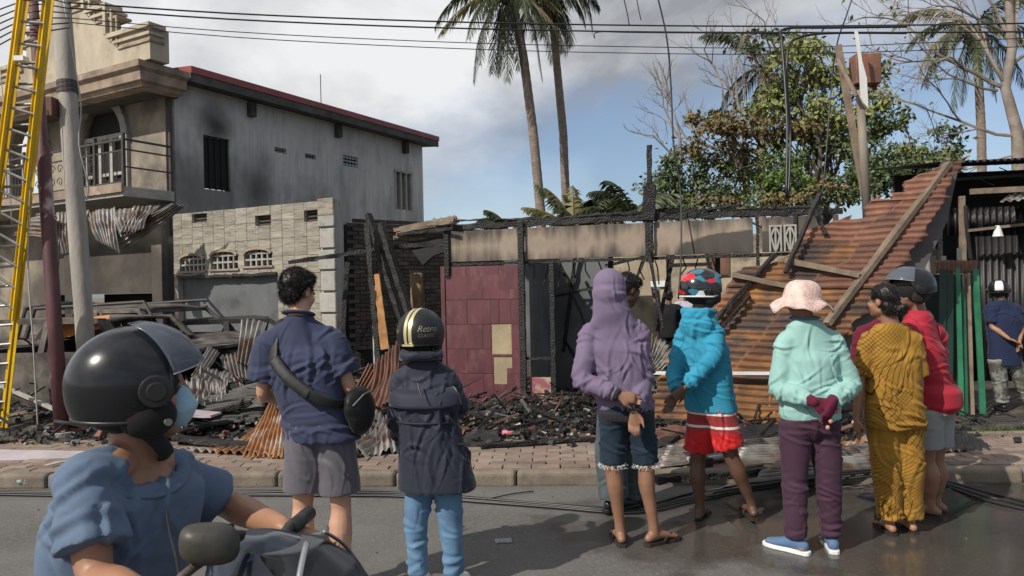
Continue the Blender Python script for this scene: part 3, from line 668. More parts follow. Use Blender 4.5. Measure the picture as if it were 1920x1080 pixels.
def cbar(p, q, w, h=None, jit=.008, seg=None, name='charred_beam', par=kio, m=M_char):
    L_ = (Vector(q) - Vector(p)).length
    f_ = .68 if m is M_char else 1.0
    return part(MB().bar(p, q, w * f_, (h or w) * f_, jit=jit * .55, seg=seg or max(2, int(L_ / .09))), name, m, par)
cbar((x_a - .15, .03, zt + .03), (x_c, .03, zt + .045), .11, .1, .014, name='roof_beam'); cbar((x_c, .03, zt + .045), (x_f - .1, .03, zt + .02), .11, .1, .014, name='roof_beam')
cbar((x_a - .02, .03, zb_), (x_c, .03, zb_ + .0), .05, .05, .006, name='rail'); cbar((x_c, .03, zb_), (x_f - .1, .03, zb_), .06, .06, .006, name='rail')
cbar((x_a, -.01, zb_ - .15), (x_a, -.01, zt + .05), .09, .09, .008, name='post'); cbar((x_b, -.03, g0), (x_b, -.03, zt + .05), .10, .1, .008, name='post')
cbar((x_c, -.03, zb_ - .05), (x_c, -.03, zt + .05), .13, .11, .012, name='post')
cbar((x_c + .005, -.03, zt), (x_c + .01, -.03, zt + .42), .2, .16, .03, name='post'); cbar((x_c + .01, -.03, zt + .4), (x_c + .02, -.03, zt + .9), .085, .07, .015, name='post')
cbar((x_c - .01, -.08, zb_ + .1), (x_c + .14, -.12, zb_ - .85), .05, .05, .01, name='post'); cbar((x_d, -.01, .3), (x_d, -.01, zt), .05, .05, .008, name='post'); cbar((x_d - .45, .6, .3), (x_d - .45, .6, zb_), .08, .08, .008, name='post')
cbar((x_e - .05, -.01, .3), (x_e - .05, -.01, zt), .05, .05, .008, name='post')
xdp = kx(1037, 600); cbar((xdp, -.02, g0), (xdp, -.02, zb_), .085, .08, .008, name='door_post')
zm = kp(1010, 672)[1]; cbar((x_b, 0, zm), (xdp, 0, zm), .04, .05, .004, name='rail')
# loose charred top: crust of burnt battens on the roof beam
for k in range(26):
    x = x_a + random.uniform(0, x_f - .7 - x_a); l = random.uniform(.3, .9)
    cbar((x, random.uniform(.0, .5), zt + .08 + random.uniform(0, .04)), (x + l, random.uniform(.0, .6), zt + .09 + random.uniform(0, .07)), .05, .03, .012, name='roof_batten')
# plum tiled wall
px0, px1 = kx(836, 600), x_b - .05; pz1 = zb_ - .03; pz0 = g0 + .02
part(MB().box(px0, px1, .012, .09, g0 - .1, pz1), 'wall', M_render, kio)
hx0, hx1 = kx(921, 640), kx(959, 640); hz0, hz1 = kp(940, 664)[1], kp(940, 607)[1]
h2z0, h2z1 = kp(940, 720)[1], kp(940, 671)[1]; h2x1 = kx(950, 690)
holes = [(hx0, hx1, hz0, hz1), (hx0 + .02, h2x1, h2z0, h2z1), (hx0 + .02, hx1, kp(940, 690)[1], kp(940, 669)[1])]
rh = .315; z = pz1; r = 0
while z > pz0 + .05:
    z0 = max(pz0, z - rh + .006); xs = [px0, px0 + (.29 if r % 2 == 0 else .29), px0 + .29 + .42, px1]
    xs = [px0, px0 + .29, px0 + .72, px1] if r % 2 == 0 else [px0, px0 + .50, px1]
    for a, b in zip(xs[:-1], xs[1:]):
        for q in cut_rects((a + .002, b - .002, z0, z), holes): add_piece('tile', *q, 0, .010, M_purp, kio, .003, .002)
    z -= rh if r else .12
    r += 1
part(MB().box(px0 - .055, px0 - .002, -.015, .09, g0, pz1 + .01), 'corner_trim', M_purp, kio)
lp0, lp1 = x_b + .06, xdp - .05; lz1 = kp(1015, 708)[1]
o = part(MB().box(lp0, lp1, .02, .05, g0, lz1), 'door_panel', M_panel, kio)
mp_ = mat("peeling_plum_paint", (0.3, 0.1, 0.12), (0.25, 0.08, 0.1), 6, 0.6, 0.3, 40, rnd=0, c3=(0.4, 0.32, 0.25), s3=5, t3=(0.48, 0.56))
o.data.materials[0] = mp_
# interior partitions, back wall with doorway
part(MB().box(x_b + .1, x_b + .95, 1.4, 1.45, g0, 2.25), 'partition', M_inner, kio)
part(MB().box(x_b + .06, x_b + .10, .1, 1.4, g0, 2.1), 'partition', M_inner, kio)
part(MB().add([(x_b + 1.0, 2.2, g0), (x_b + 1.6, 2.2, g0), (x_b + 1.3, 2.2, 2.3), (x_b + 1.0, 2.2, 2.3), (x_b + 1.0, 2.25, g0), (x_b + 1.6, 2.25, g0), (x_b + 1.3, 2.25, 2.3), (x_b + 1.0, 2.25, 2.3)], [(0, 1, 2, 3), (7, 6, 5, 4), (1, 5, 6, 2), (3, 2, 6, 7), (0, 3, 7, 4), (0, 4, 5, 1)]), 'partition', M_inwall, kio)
IW = KF @ Matrix.Translation((0, 5.0, 0))
def ip(px, py): return loc(IW, px, py)
da, db = ip(1190, 520), ip(1240, 640)
def irect(m, name, x0, x1, z0, z1, y=5.0, th=.1): return part(MB().box(x0, x1, y, y + th, z0, z1), name, m, kio)
ix0, ix1 = ip(1000, 500)[0], ip(1640, 500)[0]; dzt = ip(1215, 540)[1]
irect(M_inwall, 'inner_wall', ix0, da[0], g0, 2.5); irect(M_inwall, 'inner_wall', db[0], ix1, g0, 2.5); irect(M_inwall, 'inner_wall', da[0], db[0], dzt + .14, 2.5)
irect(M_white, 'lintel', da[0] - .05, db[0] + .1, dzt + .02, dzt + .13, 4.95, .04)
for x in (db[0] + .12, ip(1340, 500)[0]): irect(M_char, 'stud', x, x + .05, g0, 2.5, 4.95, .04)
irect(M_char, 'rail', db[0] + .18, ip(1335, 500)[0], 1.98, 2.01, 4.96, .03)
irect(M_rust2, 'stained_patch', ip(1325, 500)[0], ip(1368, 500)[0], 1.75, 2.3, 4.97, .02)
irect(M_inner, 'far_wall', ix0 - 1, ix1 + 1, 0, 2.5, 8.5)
for k, (xa, za, xb, zb2, yy) in enumerate(((1.2, 2.3, 1.7, 1.0, .8), (1.5, 2.25, 1.25, .7, 1.3), (2.1, 2.3, 2.0, 1.2, .5), (2.5, 2.2, 1.9, .9, 1.6), (1.9, 1.9, 2.9, 2.1, 1.2), (1.25, 1.5, 1.9, 1.62, .9), (2.9, 2.3, 2.6, 1.0, 1.0), (3.2, 2.2, 3.5, 1.1, 1.4), (1.4, .3, 2.1, 1.0, 1.7), (1.7, .25, 1.3, .9, 1.1))):
    cbar((xa, yy, za), (xb, yy + .1, zb2), .07, .05, .014, name='hanging_timber')
for k in range(14):
    xw = x_b + .1 + k * .17; pp = [(xw, .2 + .1 * math.sin(k), zb_ - .02), (xw + .03 * math.sin(k * 3), .22, zb_ - .12), (xw + .05 * math.sin(k * 5), .2, zb_ - .2 - .12 * abs(math.sin(k * 2.3)))]; part(MB().tube(pp, .009, 5), 'burnt_shred', M_char, kio)
# breeze block ornament and fascia at right
bx0, bx1 = kx(1440, 440), kx(1495, 440); bz0, bz1 = kp(1465, 455)[1], kp(1465, 430)[1]
g = MB(); w = (bx1 - bx0) / 2
for k in range(2):
    c_ = bx0 + w * (k + .5); zc = (bz0 + bz1) / 2; h = (bz1 - bz0)
    g.box(c_ - w / 2 + .01, c_ - w / 2 + .03, -.03, -.005, bz0 - .1, bz1 + .05); g.box(c_ + w / 2 - .03, c_ + w / 2 - .01, -.03, -.005, bz0 - .1, bz1 + .05)
    g.box(c_ - w / 2 + .03, c_ + w / 2 - .03, -.03, -.005, bz1 + .03, bz1 + .05); g.box(c_ - .01, c_ + .01, -.028, -.005, bz0 - .1, bz1 + .03)
    g.bar((c_ - w / 2 + .03, -.017, zc), (c_ - .01, -.017, bz1 + .02), .02, .02); g.bar((c_ + w / 2 - .03, -.017, zc), (c_ + .01, -.017, bz1 + .02), .02, .02)
    g.bar((c_ - w / 2 + .03, -.017, zc), (c_ - .01, -.017, bz0 - .08), .02, .02); g.bar((c_ + w / 2 - .03, -.017, zc), (c_ + .01, -.017, bz0 - .08), .02, .02)
part(g, 'ornamental_vent', M_concr, kio)
# torn canopy at the kiosk's left end
cl = KF
cp0, cp1 = P(742, 432, 10.4), P(850, 415, 9.9)
can = thing('canopy', 'torn sagging roof scrap jutting from left end of the burnt shop front', 'canopy')
part(MB().add([P(742, 437, 10.2), P(850, 418, 9.6), P(862, 410, 11.2), P(760, 428, 11.6), P(742, 441, 10.2), P(850, 424, 9.6), P(862, 416, 11.2), P(760, 432, 11.6)], [(0, 1, 2, 3), (7, 6, 5, 4), (0, 4, 5, 1), (1, 5, 6, 2), (2, 6, 7, 3), (3, 7, 4, 0)]), 'deck', M_wood, can)
for k, (p, q) in enumerate(((P(740, 432, 10.1), P(852, 412, 9.5)), (P(745, 440, 10.1), P(850, 428, 9.5)), (P(750, 428, 10.6), P(856, 408, 10.2)), (P(738, 446, 10.3), P(800, 440, 10.2)))):
    cbar(p, q, .04, .05, .012, name='batten', par=can, m=(M_wood if k != 1 else M_char))
o = part(MB().add([P(760, 455, 10.2), P(838, 440, 9.7), P(838, 470, 9.7), P(812, 480, 9.8), P(793, 497, 9.9), P(778, 478, 10)], [(0, 1, 2, 3, 4, 5)]), 'hanging_soffit', M_dark, can, )
md = o.modifiers.new("s", 'SOLIDIFY'); md.thickness = .03
cbar(P(742, 462, 10.2), P(840, 458, 9.7), .06, .08, .012, name='beam', par=can)
o = corr_sheet('ridge_sheet', (P(790, 425, 10.4), P(862, 411, 10.0), P(850, 405, 11), P(800, 418, 11.2)), 4, M_galv, can, .02, .05, 21, 8)

# ================================================================== COLLAPSED RUSTY ROOF
rr = thing('collapsed_roof', 'collapsed roof slab of rust orange corrugated sheets leaning over the wreck', 'roof')
bl, br_, trp = P(1225, 800, 7.70), P(1445, 808, 7.45), P(1803, 290, 8.30)
o_ = bl; nrm = (br_ - bl).cross(trp - bl).normalized(); 
if nrm.y > 0: nrm = -nrm
ax = (br_ - bl).normalized(); ay = nrm.cross(ax); 
if ay.z < 0: ay = -ay
def onpl(px, py):
    r_ = ray(px, py); t = (o_ - CAMP).dot(nrm) / r_.dot(nrm); q = CAMP + r_ * t - o_; return (q.dot(ax), q.dot(ay))
def pl3(s, t, h=0): return o_ + ax * s + ay * t + nrm * h
left_b = [onpl(*p) for p in ((1215, 812), (1222, 740), (1260, 668), (1290, 640), (1352, 560), (1385, 500), (1470, 487), (1512, 425), (1590, 395), (1690, 338), (1803, 290))]
right_b = [onpl(*p) for p in ((1445, 812), (1500, 735), (1560, 655), (1640, 560), (1700, 475), (1760, 385), (1803, 290))]
def interp(bd, t):
    if t <= bd[0][1]: return bd[0][0]
    for (a, b) in zip(bd[:-1], bd[1:]):
        if a[1] <= t <= b[1] + 1e-9: return a[0] + (b[0] - a[0]) * (t - a[1]) / max(b[1] - a[1], 1e-6)
    return bd[-1][0]
T1 = right_b[-1][1]; T0 = right_b[0][1]; nb = 6; WL = .076
holes_r = [(onpl(1597, 405), onpl(1622, 388)), (onpl(1652, 375), onpl(1668, 350)), (onpl(1676, 362), onpl(1690, 335))]
cnt = 0
for k in range(nb):
    ta = T0 + (T1 - T0) * k / nb; tb = T0 + (T1 - T0) * (k + 1) / nb + .05; tb = min(tb, T1)
    mid = (ta + tb) / 2; L0, R0 = interp(left_b, mid), interp(right_b, mid); ns = 2 if R0 - L0 > 1.0 else 1
    brk_ = [0, .47 + random.uniform(-.08, .08), 1] if ns == 2 else [0, 1]
    for q in range(ns):
        v = []; f = []; nt_ = int((tb - ta) / WL * 7) + 2; nsx = 22; s0, s1 = brk_[q], brk_[q + 1] + (.03 if q < ns - 1 else 0)
        for j in range(nt_):
            t = ta + (tb - ta) * j / (nt_ - 1)
            for i in range(nsx):
                s = s0 + (s1 - s0) * i / (nsx - 1); l, r_ = interp(left_b, t), interp(right_b, t)
                if s == 0: l += .09 * mnoise.noise(Vector((t * 9, 0, k)))
                if s >= 1: r_ += .11 * mnoise.noise(Vector((t * 7, 3, k)))
                x = l + (r_ - l) * s
                sag = .09 * mnoise.noise(Vector((x * .8, t * .8, 5))) + .035 * mnoise.noise(Vector((x * 2.6, t * 2, 1))) + (.05 * max(0, mnoise.noise(Vector((x * 2, t * 2, 9)))) if s > .85 else 0)
                v.append(pl3(x, t - .02 * x, .016 * math.sin(2 * math.pi * (t + .02 * mnoise.noise(Vector((x, t, 7)))) / WL) + sag + .012 * (k % 2) + .006 * q))
        for j in range(nt_ - 1):
            for i in range(nsx - 1):
                a = j * nsx + i; c = sum((Vector(v[w]) for w in (a, a + 1, a + nsx, a + nsx + 1)), Vector()) / 4 - o_; cs, ct = c.dot(ax), c.dot(ay)
                if any(min(h[0][0], h[1][0]) < cs < max(h[0][0], h[1][0]) and min(h[0][1], h[1][1]) < ct < max(h[0][1], h[1][1]) for h in holes_r): continue
                f.append((a, a + 1, a + nsx + 1, a + nsx))
        o = arr_obj('roof_sheet', v, f, M_rust if k < 3 or (k == 3 and q == 0) else M_rust2, rr, True); md = o.modifiers.new("s", 'SOLIDIFY'); md.thickness = .004
# underside board along right edge
ub = [(1445, 812), (1600, 690), (1640, 640), (1700, 560), (1760, 430), (1808, 288)]
def pb(px, py, d): return P(px, py, d)
v = []; ins = [(1425, 812), (1500, 735), (1560, 655), (1640, 560), (1700, 475), (1760, 385), (1800, 292)]; outs = [(1470, 830), (1562, 770), (1625, 672), (1672, 590), (1738, 500), (1785, 400), (1808, 290)]
for (a, b) in zip(ins, outs):
    s_, t_ = onpl(*a); v.append(pl3(s_ - .15, t_, -.06)); s_, t_ = onpl(*b); v.append(pl3(s_, t_, -.16))
f = [(2 * i, 2 * i + 1, 2 * i + 3, 2 * i + 2) for i in range(len(ins) - 1)]
o = arr_obj('underside_board', v, f, M_under, rr); md = o.modifiers.new("s", 'SOLIDIFY'); md.thickness = .025
def on(px, py, h=.05): s_, t_ = onpl(px, py); return pl3(s_, t_, h)
cbar(on(1775, 312, .06), on(1548, 612, .06), .085, .05, .004, 8, 'long_batten', rr, M_wood)
cbar(on(1470, 494, .08), on(1608, 522, .08), .05, .06, .004, 6, 'cross_batten', rr, M_wood)
cbar(on(1372, 522, .1), on(1478, 545, .1), .05, .05, .004, 6, 'cross_batten', rr, M_wood)
cbar(on(1222, 706, .12), on(1455, 706, .10), .035, .03, .001, 3, 'pale_rail', rr, M_white)
cbar(on(1452, 482, .06), on(1300, 650, .06), .08, .06, .012, 12, 'charred_rafter', rr, M_char)
cbar(on(1405, 560, .07), on(1290, 690, .07), .06, .05, .012, 9, 'charred_rafter', rr, M_char)
cbar(on(1535, 372, .1), on(1470, 520, .12), .06, .06, .012, 9, 'charred_rafter', rr, M_char)
cbar(P(1518, 372, 8.6), P(1548, 440, 8.2), .05, .05, .012, 6, 'charred_rafter', rr, M_char)

# ================================================================== RIGHT-HAND IRON SHED
SH = frame((P(1800, 600, 11.0).x, 11.0, 0), -10)
sh = thing('iron_shed', 'dark corrugated iron shed with open eaves at right edge behind green boards', 'shed', SH)
def shp(px, py): return loc(SH, px, py)
def corr_v(name, x0, x1, z0, z1, y, m, par, amp=.018, wl=.09, axis='x'):
    n = int((x1 - x0) / wl * 6); v = []
    for i in range(n + 1):
        x = x0 + (x1 - x0) * i / n; h = amp * math.sin(2 * math.pi * x / wl)
        for z in (z0, z1): v.append((x, y + h, z) if axis == 'x' else (x, y + z, h + axis))
    f = [(2 * i, 2 * i + 2, 2 * i + 3, 2 * i + 1) for i in range(n)]
    o = arr_obj(name, v, f, m, par, True); md = o.modifiers.new("s", 'SOLIDIFY'); md.thickness = .004; return o
zr = shp(1800, 306)[1]
corr_v('front_sheet', .0, .9, .1, shp(1800, 470)[1] + .2, .0, M_dsheet, sh); corr_v('front_sheet', .88, 3.5, .1, shp(1850, 435)[1], .01, M_dsheet, sh)
corr_v('front_sheet', -.05, 3.5, shp(1800, 455)[1] + .12, shp(1850, 385)[1], .25, M_dsheet, sh)
# main roof: corrugation runs up the slope
n = 220; v = []
for i in range(n + 1):
    x = -.35 + 4.4 * i / n; h = .018 * math.sin(2 * math.pi * x / .09)
    v += [(x, -.3, zr - .02 + h), (x, 2.8, zr + .35 + h)]
o = arr_obj('roof_sheet', v, [(2 * i, 2 * i + 2, 2 * i + 3, 2 * i + 1) for i in range(n)], M_dsheet, sh, True); md = o.modifiers.new("s", 'SOLIDIFY'); md.thickness = .004
za = shp(1880, 385)[1]; v = []
for i in range(n + 1):
    x = .25 + 3.4 * i / n; h = .016 * math.sin(2 * math.pi * x / .1)
    v += [(x, -.75, za + h + .05 * (x - .5)), (x + .5, .1, za + .16 + h + .05 * x)]
o = arr_obj('awning_sheet', v, [(2 * i, 2 * i + 2, 2 * i + 3, 2 * i + 1) for i in range(n)], M_galv, sh, True); md = o.modifiers.new("s", 'SOLIDIFY'); md.thickness = .004
zz = shp(1850, 361)[1]
cbar((.1, -.2, zz), (3.6, -.2, zz + .03), .06, .08, .003, 6, 'beam', sh, M_owood if False else M_wood); cbar((-.1, .1, zz + .22), (3.6, .1, zz + .3), .05, .06, .003, 6, 'beam', sh, M_char)
cbar((0, -.35, shp(1810, 435)[1]), (3.4, -.5, shp(1900, 408)[1] + .1), .04, .04, .003, 6, 'awning_edge', sh, M_wood)
for x, m_ in ((.02, M_wood), (1.25, M_wood), (-.28, M_char)): cbar((x, -.1, .1), (x, -.1, zz - .05 if x > 0 else zr - .1), .07, .07, .003, 4, 'post', sh, m_)
for k in range(5): cbar((.1 + k * .6, .3, zr - .05), (.5 + k * .55, .0, zz + .1), .02, .02, .002, 3, 'wire_strut', sh, M_char)
part(MB().box(-.05, 3.6, 2.6, 2.7, .1, zr + .2), 'rear_wall', M_dark, sh)
part(MB().tube([(.05, -.16, zz - .2), (.05, -.17, 2.4), (.07, -.16, 2.2), (.1, -.16, 1.9)], .03, 8), 'downpipe', M_dark, sh)
part(MB().tube([(.38, -.36, shp(1820, 430)[1] + .02), (.38, -.36, shp(1820, 437)[1] - .08)], [.03, .07], 12), 'lamp_shade', M_white, sh)
# low pale picket fence behind the roof edge
fw = thing('picket_fence', 'short pale board fence in the gap behind black helmet', 'fence', (0, 0, 0))
for k in range(9):
    x = 1716 + k * 10; h = 500 - random.choice((0, 12, 35, 5, 20)); part(MB().box(0, .065, 0, .02, 0, P(x, h, 10.6).z - .1), 'picket', M_concr if k % 3 else M_wood, fw).location = (P(x, 500, 10.6).x, 10.6, .1)
part(MB().box(P(1712, 500, 10.6).x, P(1800, 500, 10.6).x, 10.63, 10.66, 1.3, 1.37), 'rail', M_wood, fw)

# green boards leaning
M_gdark = mat('dark_green_board', (.006, .035, .022), (.004, .02, .014), 3, .6, .2, rnd=0)
M_gpale = mat('faded_green_board', (.03, .2, .1), (.015, .11, .055), 4, .55, .3, 40, rnd=.1, c3=(.12, .13, .1), s3=6, t3=(.6, .75))
spec = [(1768, 505, 1766, 782, .07), (1782, 512, 1779, 780, .07), (1796, 504, 1803, 778, .05), (1806, 540, 1812, 776, .035), (1816, 512, 1824, 776, .03), (1829, 505, 1843, 778, .065), (1811, 520, 1817, 770, .02)]
glab = ['leftmost green board in the stack beside red shirted man', 'second green board from the left in the upright stack', 'third green board from left with worn grey edge', 'bright green board in the middle of the upright stack', 'narrow grey green board right of the stack middle', 'rightmost green board leaning slightly outward from the stack', 'thin bare lath standing among the green boards']
for i, (xa, ya, xb, yb, w) in enumerate(spec):
    top = P(xa, ya, 8.55 + .03 * i); bot = G(xb, yb, .12); bot.y = 8.1 + .02 * i; bot.x = P(xb, yb, bot.y).x
    o = MB().bar(bot, top, w, .02, up=(0, 1, 0), jit=.002, seg=4).build('green_board' if i != 6 else 'lath', (M_gdark, M_gdark, M_gpale, M_green, M_wood, M_gpale, M_wood)[i]); tag(o, glab[i], 'board', 'boards stacked upright by the shed')
o = MB().box(-.30, .12, 0, .03, 0, 1.55, Matrix.Translation((P(1795, 600, 8.7).x, 8.72, .12)) @ Matrix.Rotation(R(-8), 4, 'Z') @ Matrix.Rotation(R(-4), 4, 'X')).build('board_backing', M_gdark); tag(o, 'dark green sheet of boarding standing behind the upright boards', 'panel')
o = corr_sheet('rusty_strip', (P(1755, 488, 8.8), P(1832, 488, 8.8), P(1832, 512, 8.75), P(1755, 512, 8.75)), 9, M_rust2, None, .015, .01, 5, 4); tag(o, 'short strip of rusty corrugated iron above the green boards', 'metal sheet')
# ================================================================== POLES, LADDER, WIRES
b1 = G(117, 822, .1); t1 = P(60, -30, 8.5)
o = MB().tube([b1, b1.lerp(t1, .3), b1.lerp(t1, .62), b1.lerp(t1, .63), t1], [.076, .074, .07, .056, .052], 20).build('utility_pole', M_pole1, smooth=True); tag(o, 'thin maroon steel pole with worn white patch, beside the yellow ladder', 'pole', None)
m_ = o; base_ = MB().tube([b1 - Vector((0, 0, .06)), b1 + Vector((0, 0, .07))], .115, 16).build('base_collar', M_concr, m_)
b2 = G(172, 800, .1); t2 = P(112, -40, 9.1)
pts = [b2, b2.lerp(t2, .25), b2.lerp(t2, .45), b2.lerp(t2, .6) + Vector((-.01, 0, 0)), b2.lerp(t2, .8), t2]
o = MB().tube(pts, [.105, .10, .105, .098, .108, .10], 22).build('utility_pole', M_pole2, smooth=True); tag(o, 'thick grey weathered timber pole standing in front of the balcony', 'pole')
o2 = MB(); 
for k in range(3):
    c = b2.lerp(t2, .74 + .01 * k); o2.tube([c - (t2 - b2).normalized() * .02, c + (t2 - b2).normalized() * .02], .116, 16)
o2.build('steel_band', M_iron, o)
o = MB().box(-.09, .09, -.08, .08, -.11, .11, Matrix.Translation(b2.lerp(t2, .70) + Vector((-.18, -.12, 0)))).build('junction_box', M_rust2, o)
# ladder: two fibreglass sections
lad = thing('extension_ladder', 'tall yellow fibreglass extension ladder leaning against the maroon pole', 'ladder')
def ladder(pa0, pa1, pb0, pb1, d0, d1, off, nm, w=.03, h=.085, rung0=0, n=14, name='rail'):
    a0_, a1_, b0_, b1_ = P(*pa0, d0) + off, P(*pa1, d1) + off, P(*pb0, d0 + nm) + off, P(*pb1, d1 + nm) + off
    for (p, q) in ((a0_, a1_), (b0_, b1_)):
        mb = MB(); mb.bar(p, q, w * .35, h, up=(0, 0, 1)); s = MB()
        t = (q - p).normalized(); n_ = Vector((0, 1, 0)); a = t.cross(Vector((0, 0, 1))).normalized(); b = a.cross(t)
        for sg in (-1, 1): mb.bar(p + b * sg * h * .5 + a * .01, q + b * sg * h * .5 + a * .01, .03, .008, up=(0, 0, 1))
        part(mb, name, M_yel, lad)
    for k in range(n):
        t = (k + .5) / n; part(MB().tube([a0_.lerp(a1_, t), b0_.lerp(b1_, t)], .016, 8), 'rung', M_alu, lad)
ladder((-62, 812), (52, -20), (8, 806), (98, -20), 8.35, 7.9, Vector((0, 0, 0)), .05, n=22, h=.09)
ladder((-30, 560), (44, -20), (26, 600), (92, -20), 8.2, 7.75, Vector((0, -.02, 0)), .04, n=15, h=.075)
p = P(8, 812, 8.35); part(MB().box(p.x - .05, p.x + .05, p.y - .06, p.y + .06, .1, p.z + .04), 'foot', M_alu, lad)
part(MB().box(-.05, .05, -.05, .05, -.02, .03, Matrix.Translation(P(40, 112, 7.75))), 'bracket', M_white, lad)

def wire(name, pts, r, m, label, group=None, sag=0, cat='cable', n=24):
    pts = [Vector(p) for p in pts]; out_ = []
    if len(pts) == 2 and sag:
        for k in range(n + 1):
            t = k / n; q = pts[0].lerp(pts[1], t); q.z -= sag * 4 * t * (1 - t); out_.append(q)
    else:
        for i in range(len(pts) - 1):
            for k in range(4):
                t = k / 4; p0 = pts[max(i - 1, 0)]; p1 = pts[i]; p2 = pts[i + 1]; p3 = pts[min(i + 2, len(pts) - 1)]
                out_.append(0.5 * ((2 * p1) + (p2 - p0) * t + (2 * p0 - 5 * p1 + 4 * p2 - p3) * t * t + (3 * p1 - p0 - 3 * p2 + p3) * t ** 3))
        out_.append(pts[-1])
    o = MB().tube(out_, r, 6).build(name, m, smooth=True); return tag(o, label, cat, group)
PW = 'overhead power lines across the street'
def wy(x, y, d): return P(x, y, d)
for i, (ya, yb, yc, r, lb) in enumerate(((2, 48, 45, .011, 'highest overhead line crossing the whole sky'), (12, 60, 61, .011, 'second overhead line just beneath the highest one'), (30, 88, 72, .006, 'third thin overhead line, faint below the upper pair'), (38, 100, 88, .006, 'lowest faint overhead line above the palms'))):
    pts = [P(90, ya, 9), P(430, ya + (yb - ya) * .50, 9.6), P(800, ya + (yb - ya) * .82, 10), P(1150, yb - 1, 10.2), P(1500, yb + 1, 10), P(1960, yc - 2, 9.3), P(2300, yc - 12, 9)]
    wire('power_line', pts, r, M_wire, lb, PW)
wire('dangling_wire', [P(1232, -10, 9), P(1250, 70, 9), P(1258, 160, 9), P(1263, 270, 8.9), P(1276, 360, 8.8), P(1277, 480, 8.6), P(1272, 560, 8.5)], .010, M_wire, 'long loose wire hanging left of the leafy tree', 'dangling wires')
wire('dangling_wire', [P(1700, 50, 9.6), P(1560, 52, 9.6), P(1472, 54, 9.6), P(1466, 75, 9.5), P(1470, 130, 9.4), P(1476, 240, 9.2), P(1474, 372, 9.0)], .016, M_wire, 'thick cable bent down sharply in front of the leafy tree', 'dangling wires')
wire('dangling_wire', [P(1700, 62, 9.6), P(1560, 62, 9.6), P(1500, 70, 9.6), P(1478, 92, 9.5), P(1476, 160, 9.4), P(1482, 260, 9.2), P(1478, 372, 9.0)], .016, M_wire, 'second thick cable curving down just right of the bent one', 'dangling wires')
wire('dangling_wire', [P(1600, -10, 9), P(1585, 35, 9), P(1570, 80, 9.1), P(1560, 150, 9.2), P(1548, 300, 9.0), P(1540, 380, 8.8)], .009, M_wire, 'black wire slanting down to the wooden posts', 'dangling wires')
wire('dangling_wire', [P(1168, -10, 9), P(1176, 25, 9), P(1180, 48, 9)], .007, M_wire, 'short wire end hanging above the palms at top', 'dangling wires')
wire('dangling_wire', [P(1192, -10, 9), P(1198, 20, 9), P(1202, 38, 9)], .006, M_wire, 'shortest wire end hanging near the top edge', 'dangling wires')
wire('drop_wire', [P(1115, 72, 9.5), P(1122, 60, 9.5), P(1200, 61, 9.6), P(1480, 63, 9.7)], .008, M_wire, 'loose line end with a small kink right of the palms')
wire('rope', [P(60, 300, 8.1), P(52, 480, 8.15), P(62, 640, 8.2), P(70, 780, 8.3), P(72, 812, 8.35)], .009, M_wirel, 'thin white rope hanging down beside the ladder to the ground')
wire('guy_wire', [P(118, -5, 8.8), P(140, 120, 8.7), P(152, 200, 8.7), P(148, 270, 8.7), P(165, 345, 8.8), P(162, 375, 8.9)], .008, M_wirel, 'silvery loose wire curling beside the timber pole')
wire('guy_wire', [P(0, 130, 8.5), P(12, 250, 8.5), P(18, 330, 8.5), P(22, 420, 8.6)], .006, M_wirel, 'pale wire hanging at the extreme left edge')
wire('service_cable', [P(112, 440, 8.6), P(108, 520, 8.5), P(98, 560, 8.45), P(92, 575, 8.5)], .008, M_wire, 'short black cable looping from the maroon pole')
for k in range(6):
    y = -5 + k * 9; wire('pole_cable', [P(-20, y + 30 + k * 5, 8.4), P(40, y + 8 + k * 3, 8.3), P(75, y + k * 4, 8.3), P(130, y + 12, 8.7)], .008, M_wire, ['black cable sagging lowest round the pole heads', 'black cable second lowest at the pole heads', 'black cable middle of the tangle by ladder top', 'black cable just above the middle of pole tangle', 'black cable second highest at the pole heads', 'black cable highest of the tangle at top left'][5 - k], 'tangled pole head cables')

M_post = mat('grey_brown_post', (.24, .21, .17), (.14, .12, .1), 5, .85, .4, 40, rnd=0, stretch=(1, 1, .3))
# posts with white metal and rust box, rising out of the collapsed roof
pb_ = P(1623, 395, 8.75); pt_ = P(1606, 170, 8.75)
o = MB().tube([P(1627, 420, 8.7), P(1620, 300, 8.75), P(1612, 170, 8.8)], [.05, .05, .045], 14).build('timber_post', M_post, smooth=True); tag(o, 'round grey timber post standing up through the collapsed rusty roof', 'post')
o = MB().bar(P(1622, 370, 8.85), P(1571, 85, 8.9), .06, .07, jit=.003, seg=6).build('timber_brace', M_wood); tag(o, 'slanting sawn timber leaning against the round grey post', 'post')
o = MB().bar(P(1606, 180, 8.65), P(1571, 110, 8.8), .03, .04, jit=.003, seg=4).build('timber_scrap', M_wood)
tag(o, 'short wood strip between slanting timber and white metal strip', 'wood')
o = MB(); w_ = .035
for k, (y, w) in enumerate(((57, .03), (90, .06), (130, .09), (185, .10), (200, .02))): pass
o.prism([(0, 0), (.03, -.02), (.07, -.35), (.12, -.55), (.13, -.90), (.08, -.84), (.055, -.78), (.04, -.35)], 0, .03, Matrix.Translation(P(1604, 57, 8.6)))
o = o.build('metal_strip', M_white); tag(o, 'bent white metal strip sticking up beside the rusty box', 'metal strip')
o = MB().box(-.15, .15, -.1, .1, -.18, .18, Matrix.Translation(P(1622, 132, 8.95))).build('meter_box', M_rust2); bevel(o, .01); tag(o, 'rusty square metal box mounted at the top of the post', 'box')
for sx in (-1, 1): MB().box(sx * .11 - .02, sx * .11 + .02, -.02, .02, -.24, -.18, Matrix.Translation(P(1622, 132, 8.95))).build('bracket', M_iron, o)

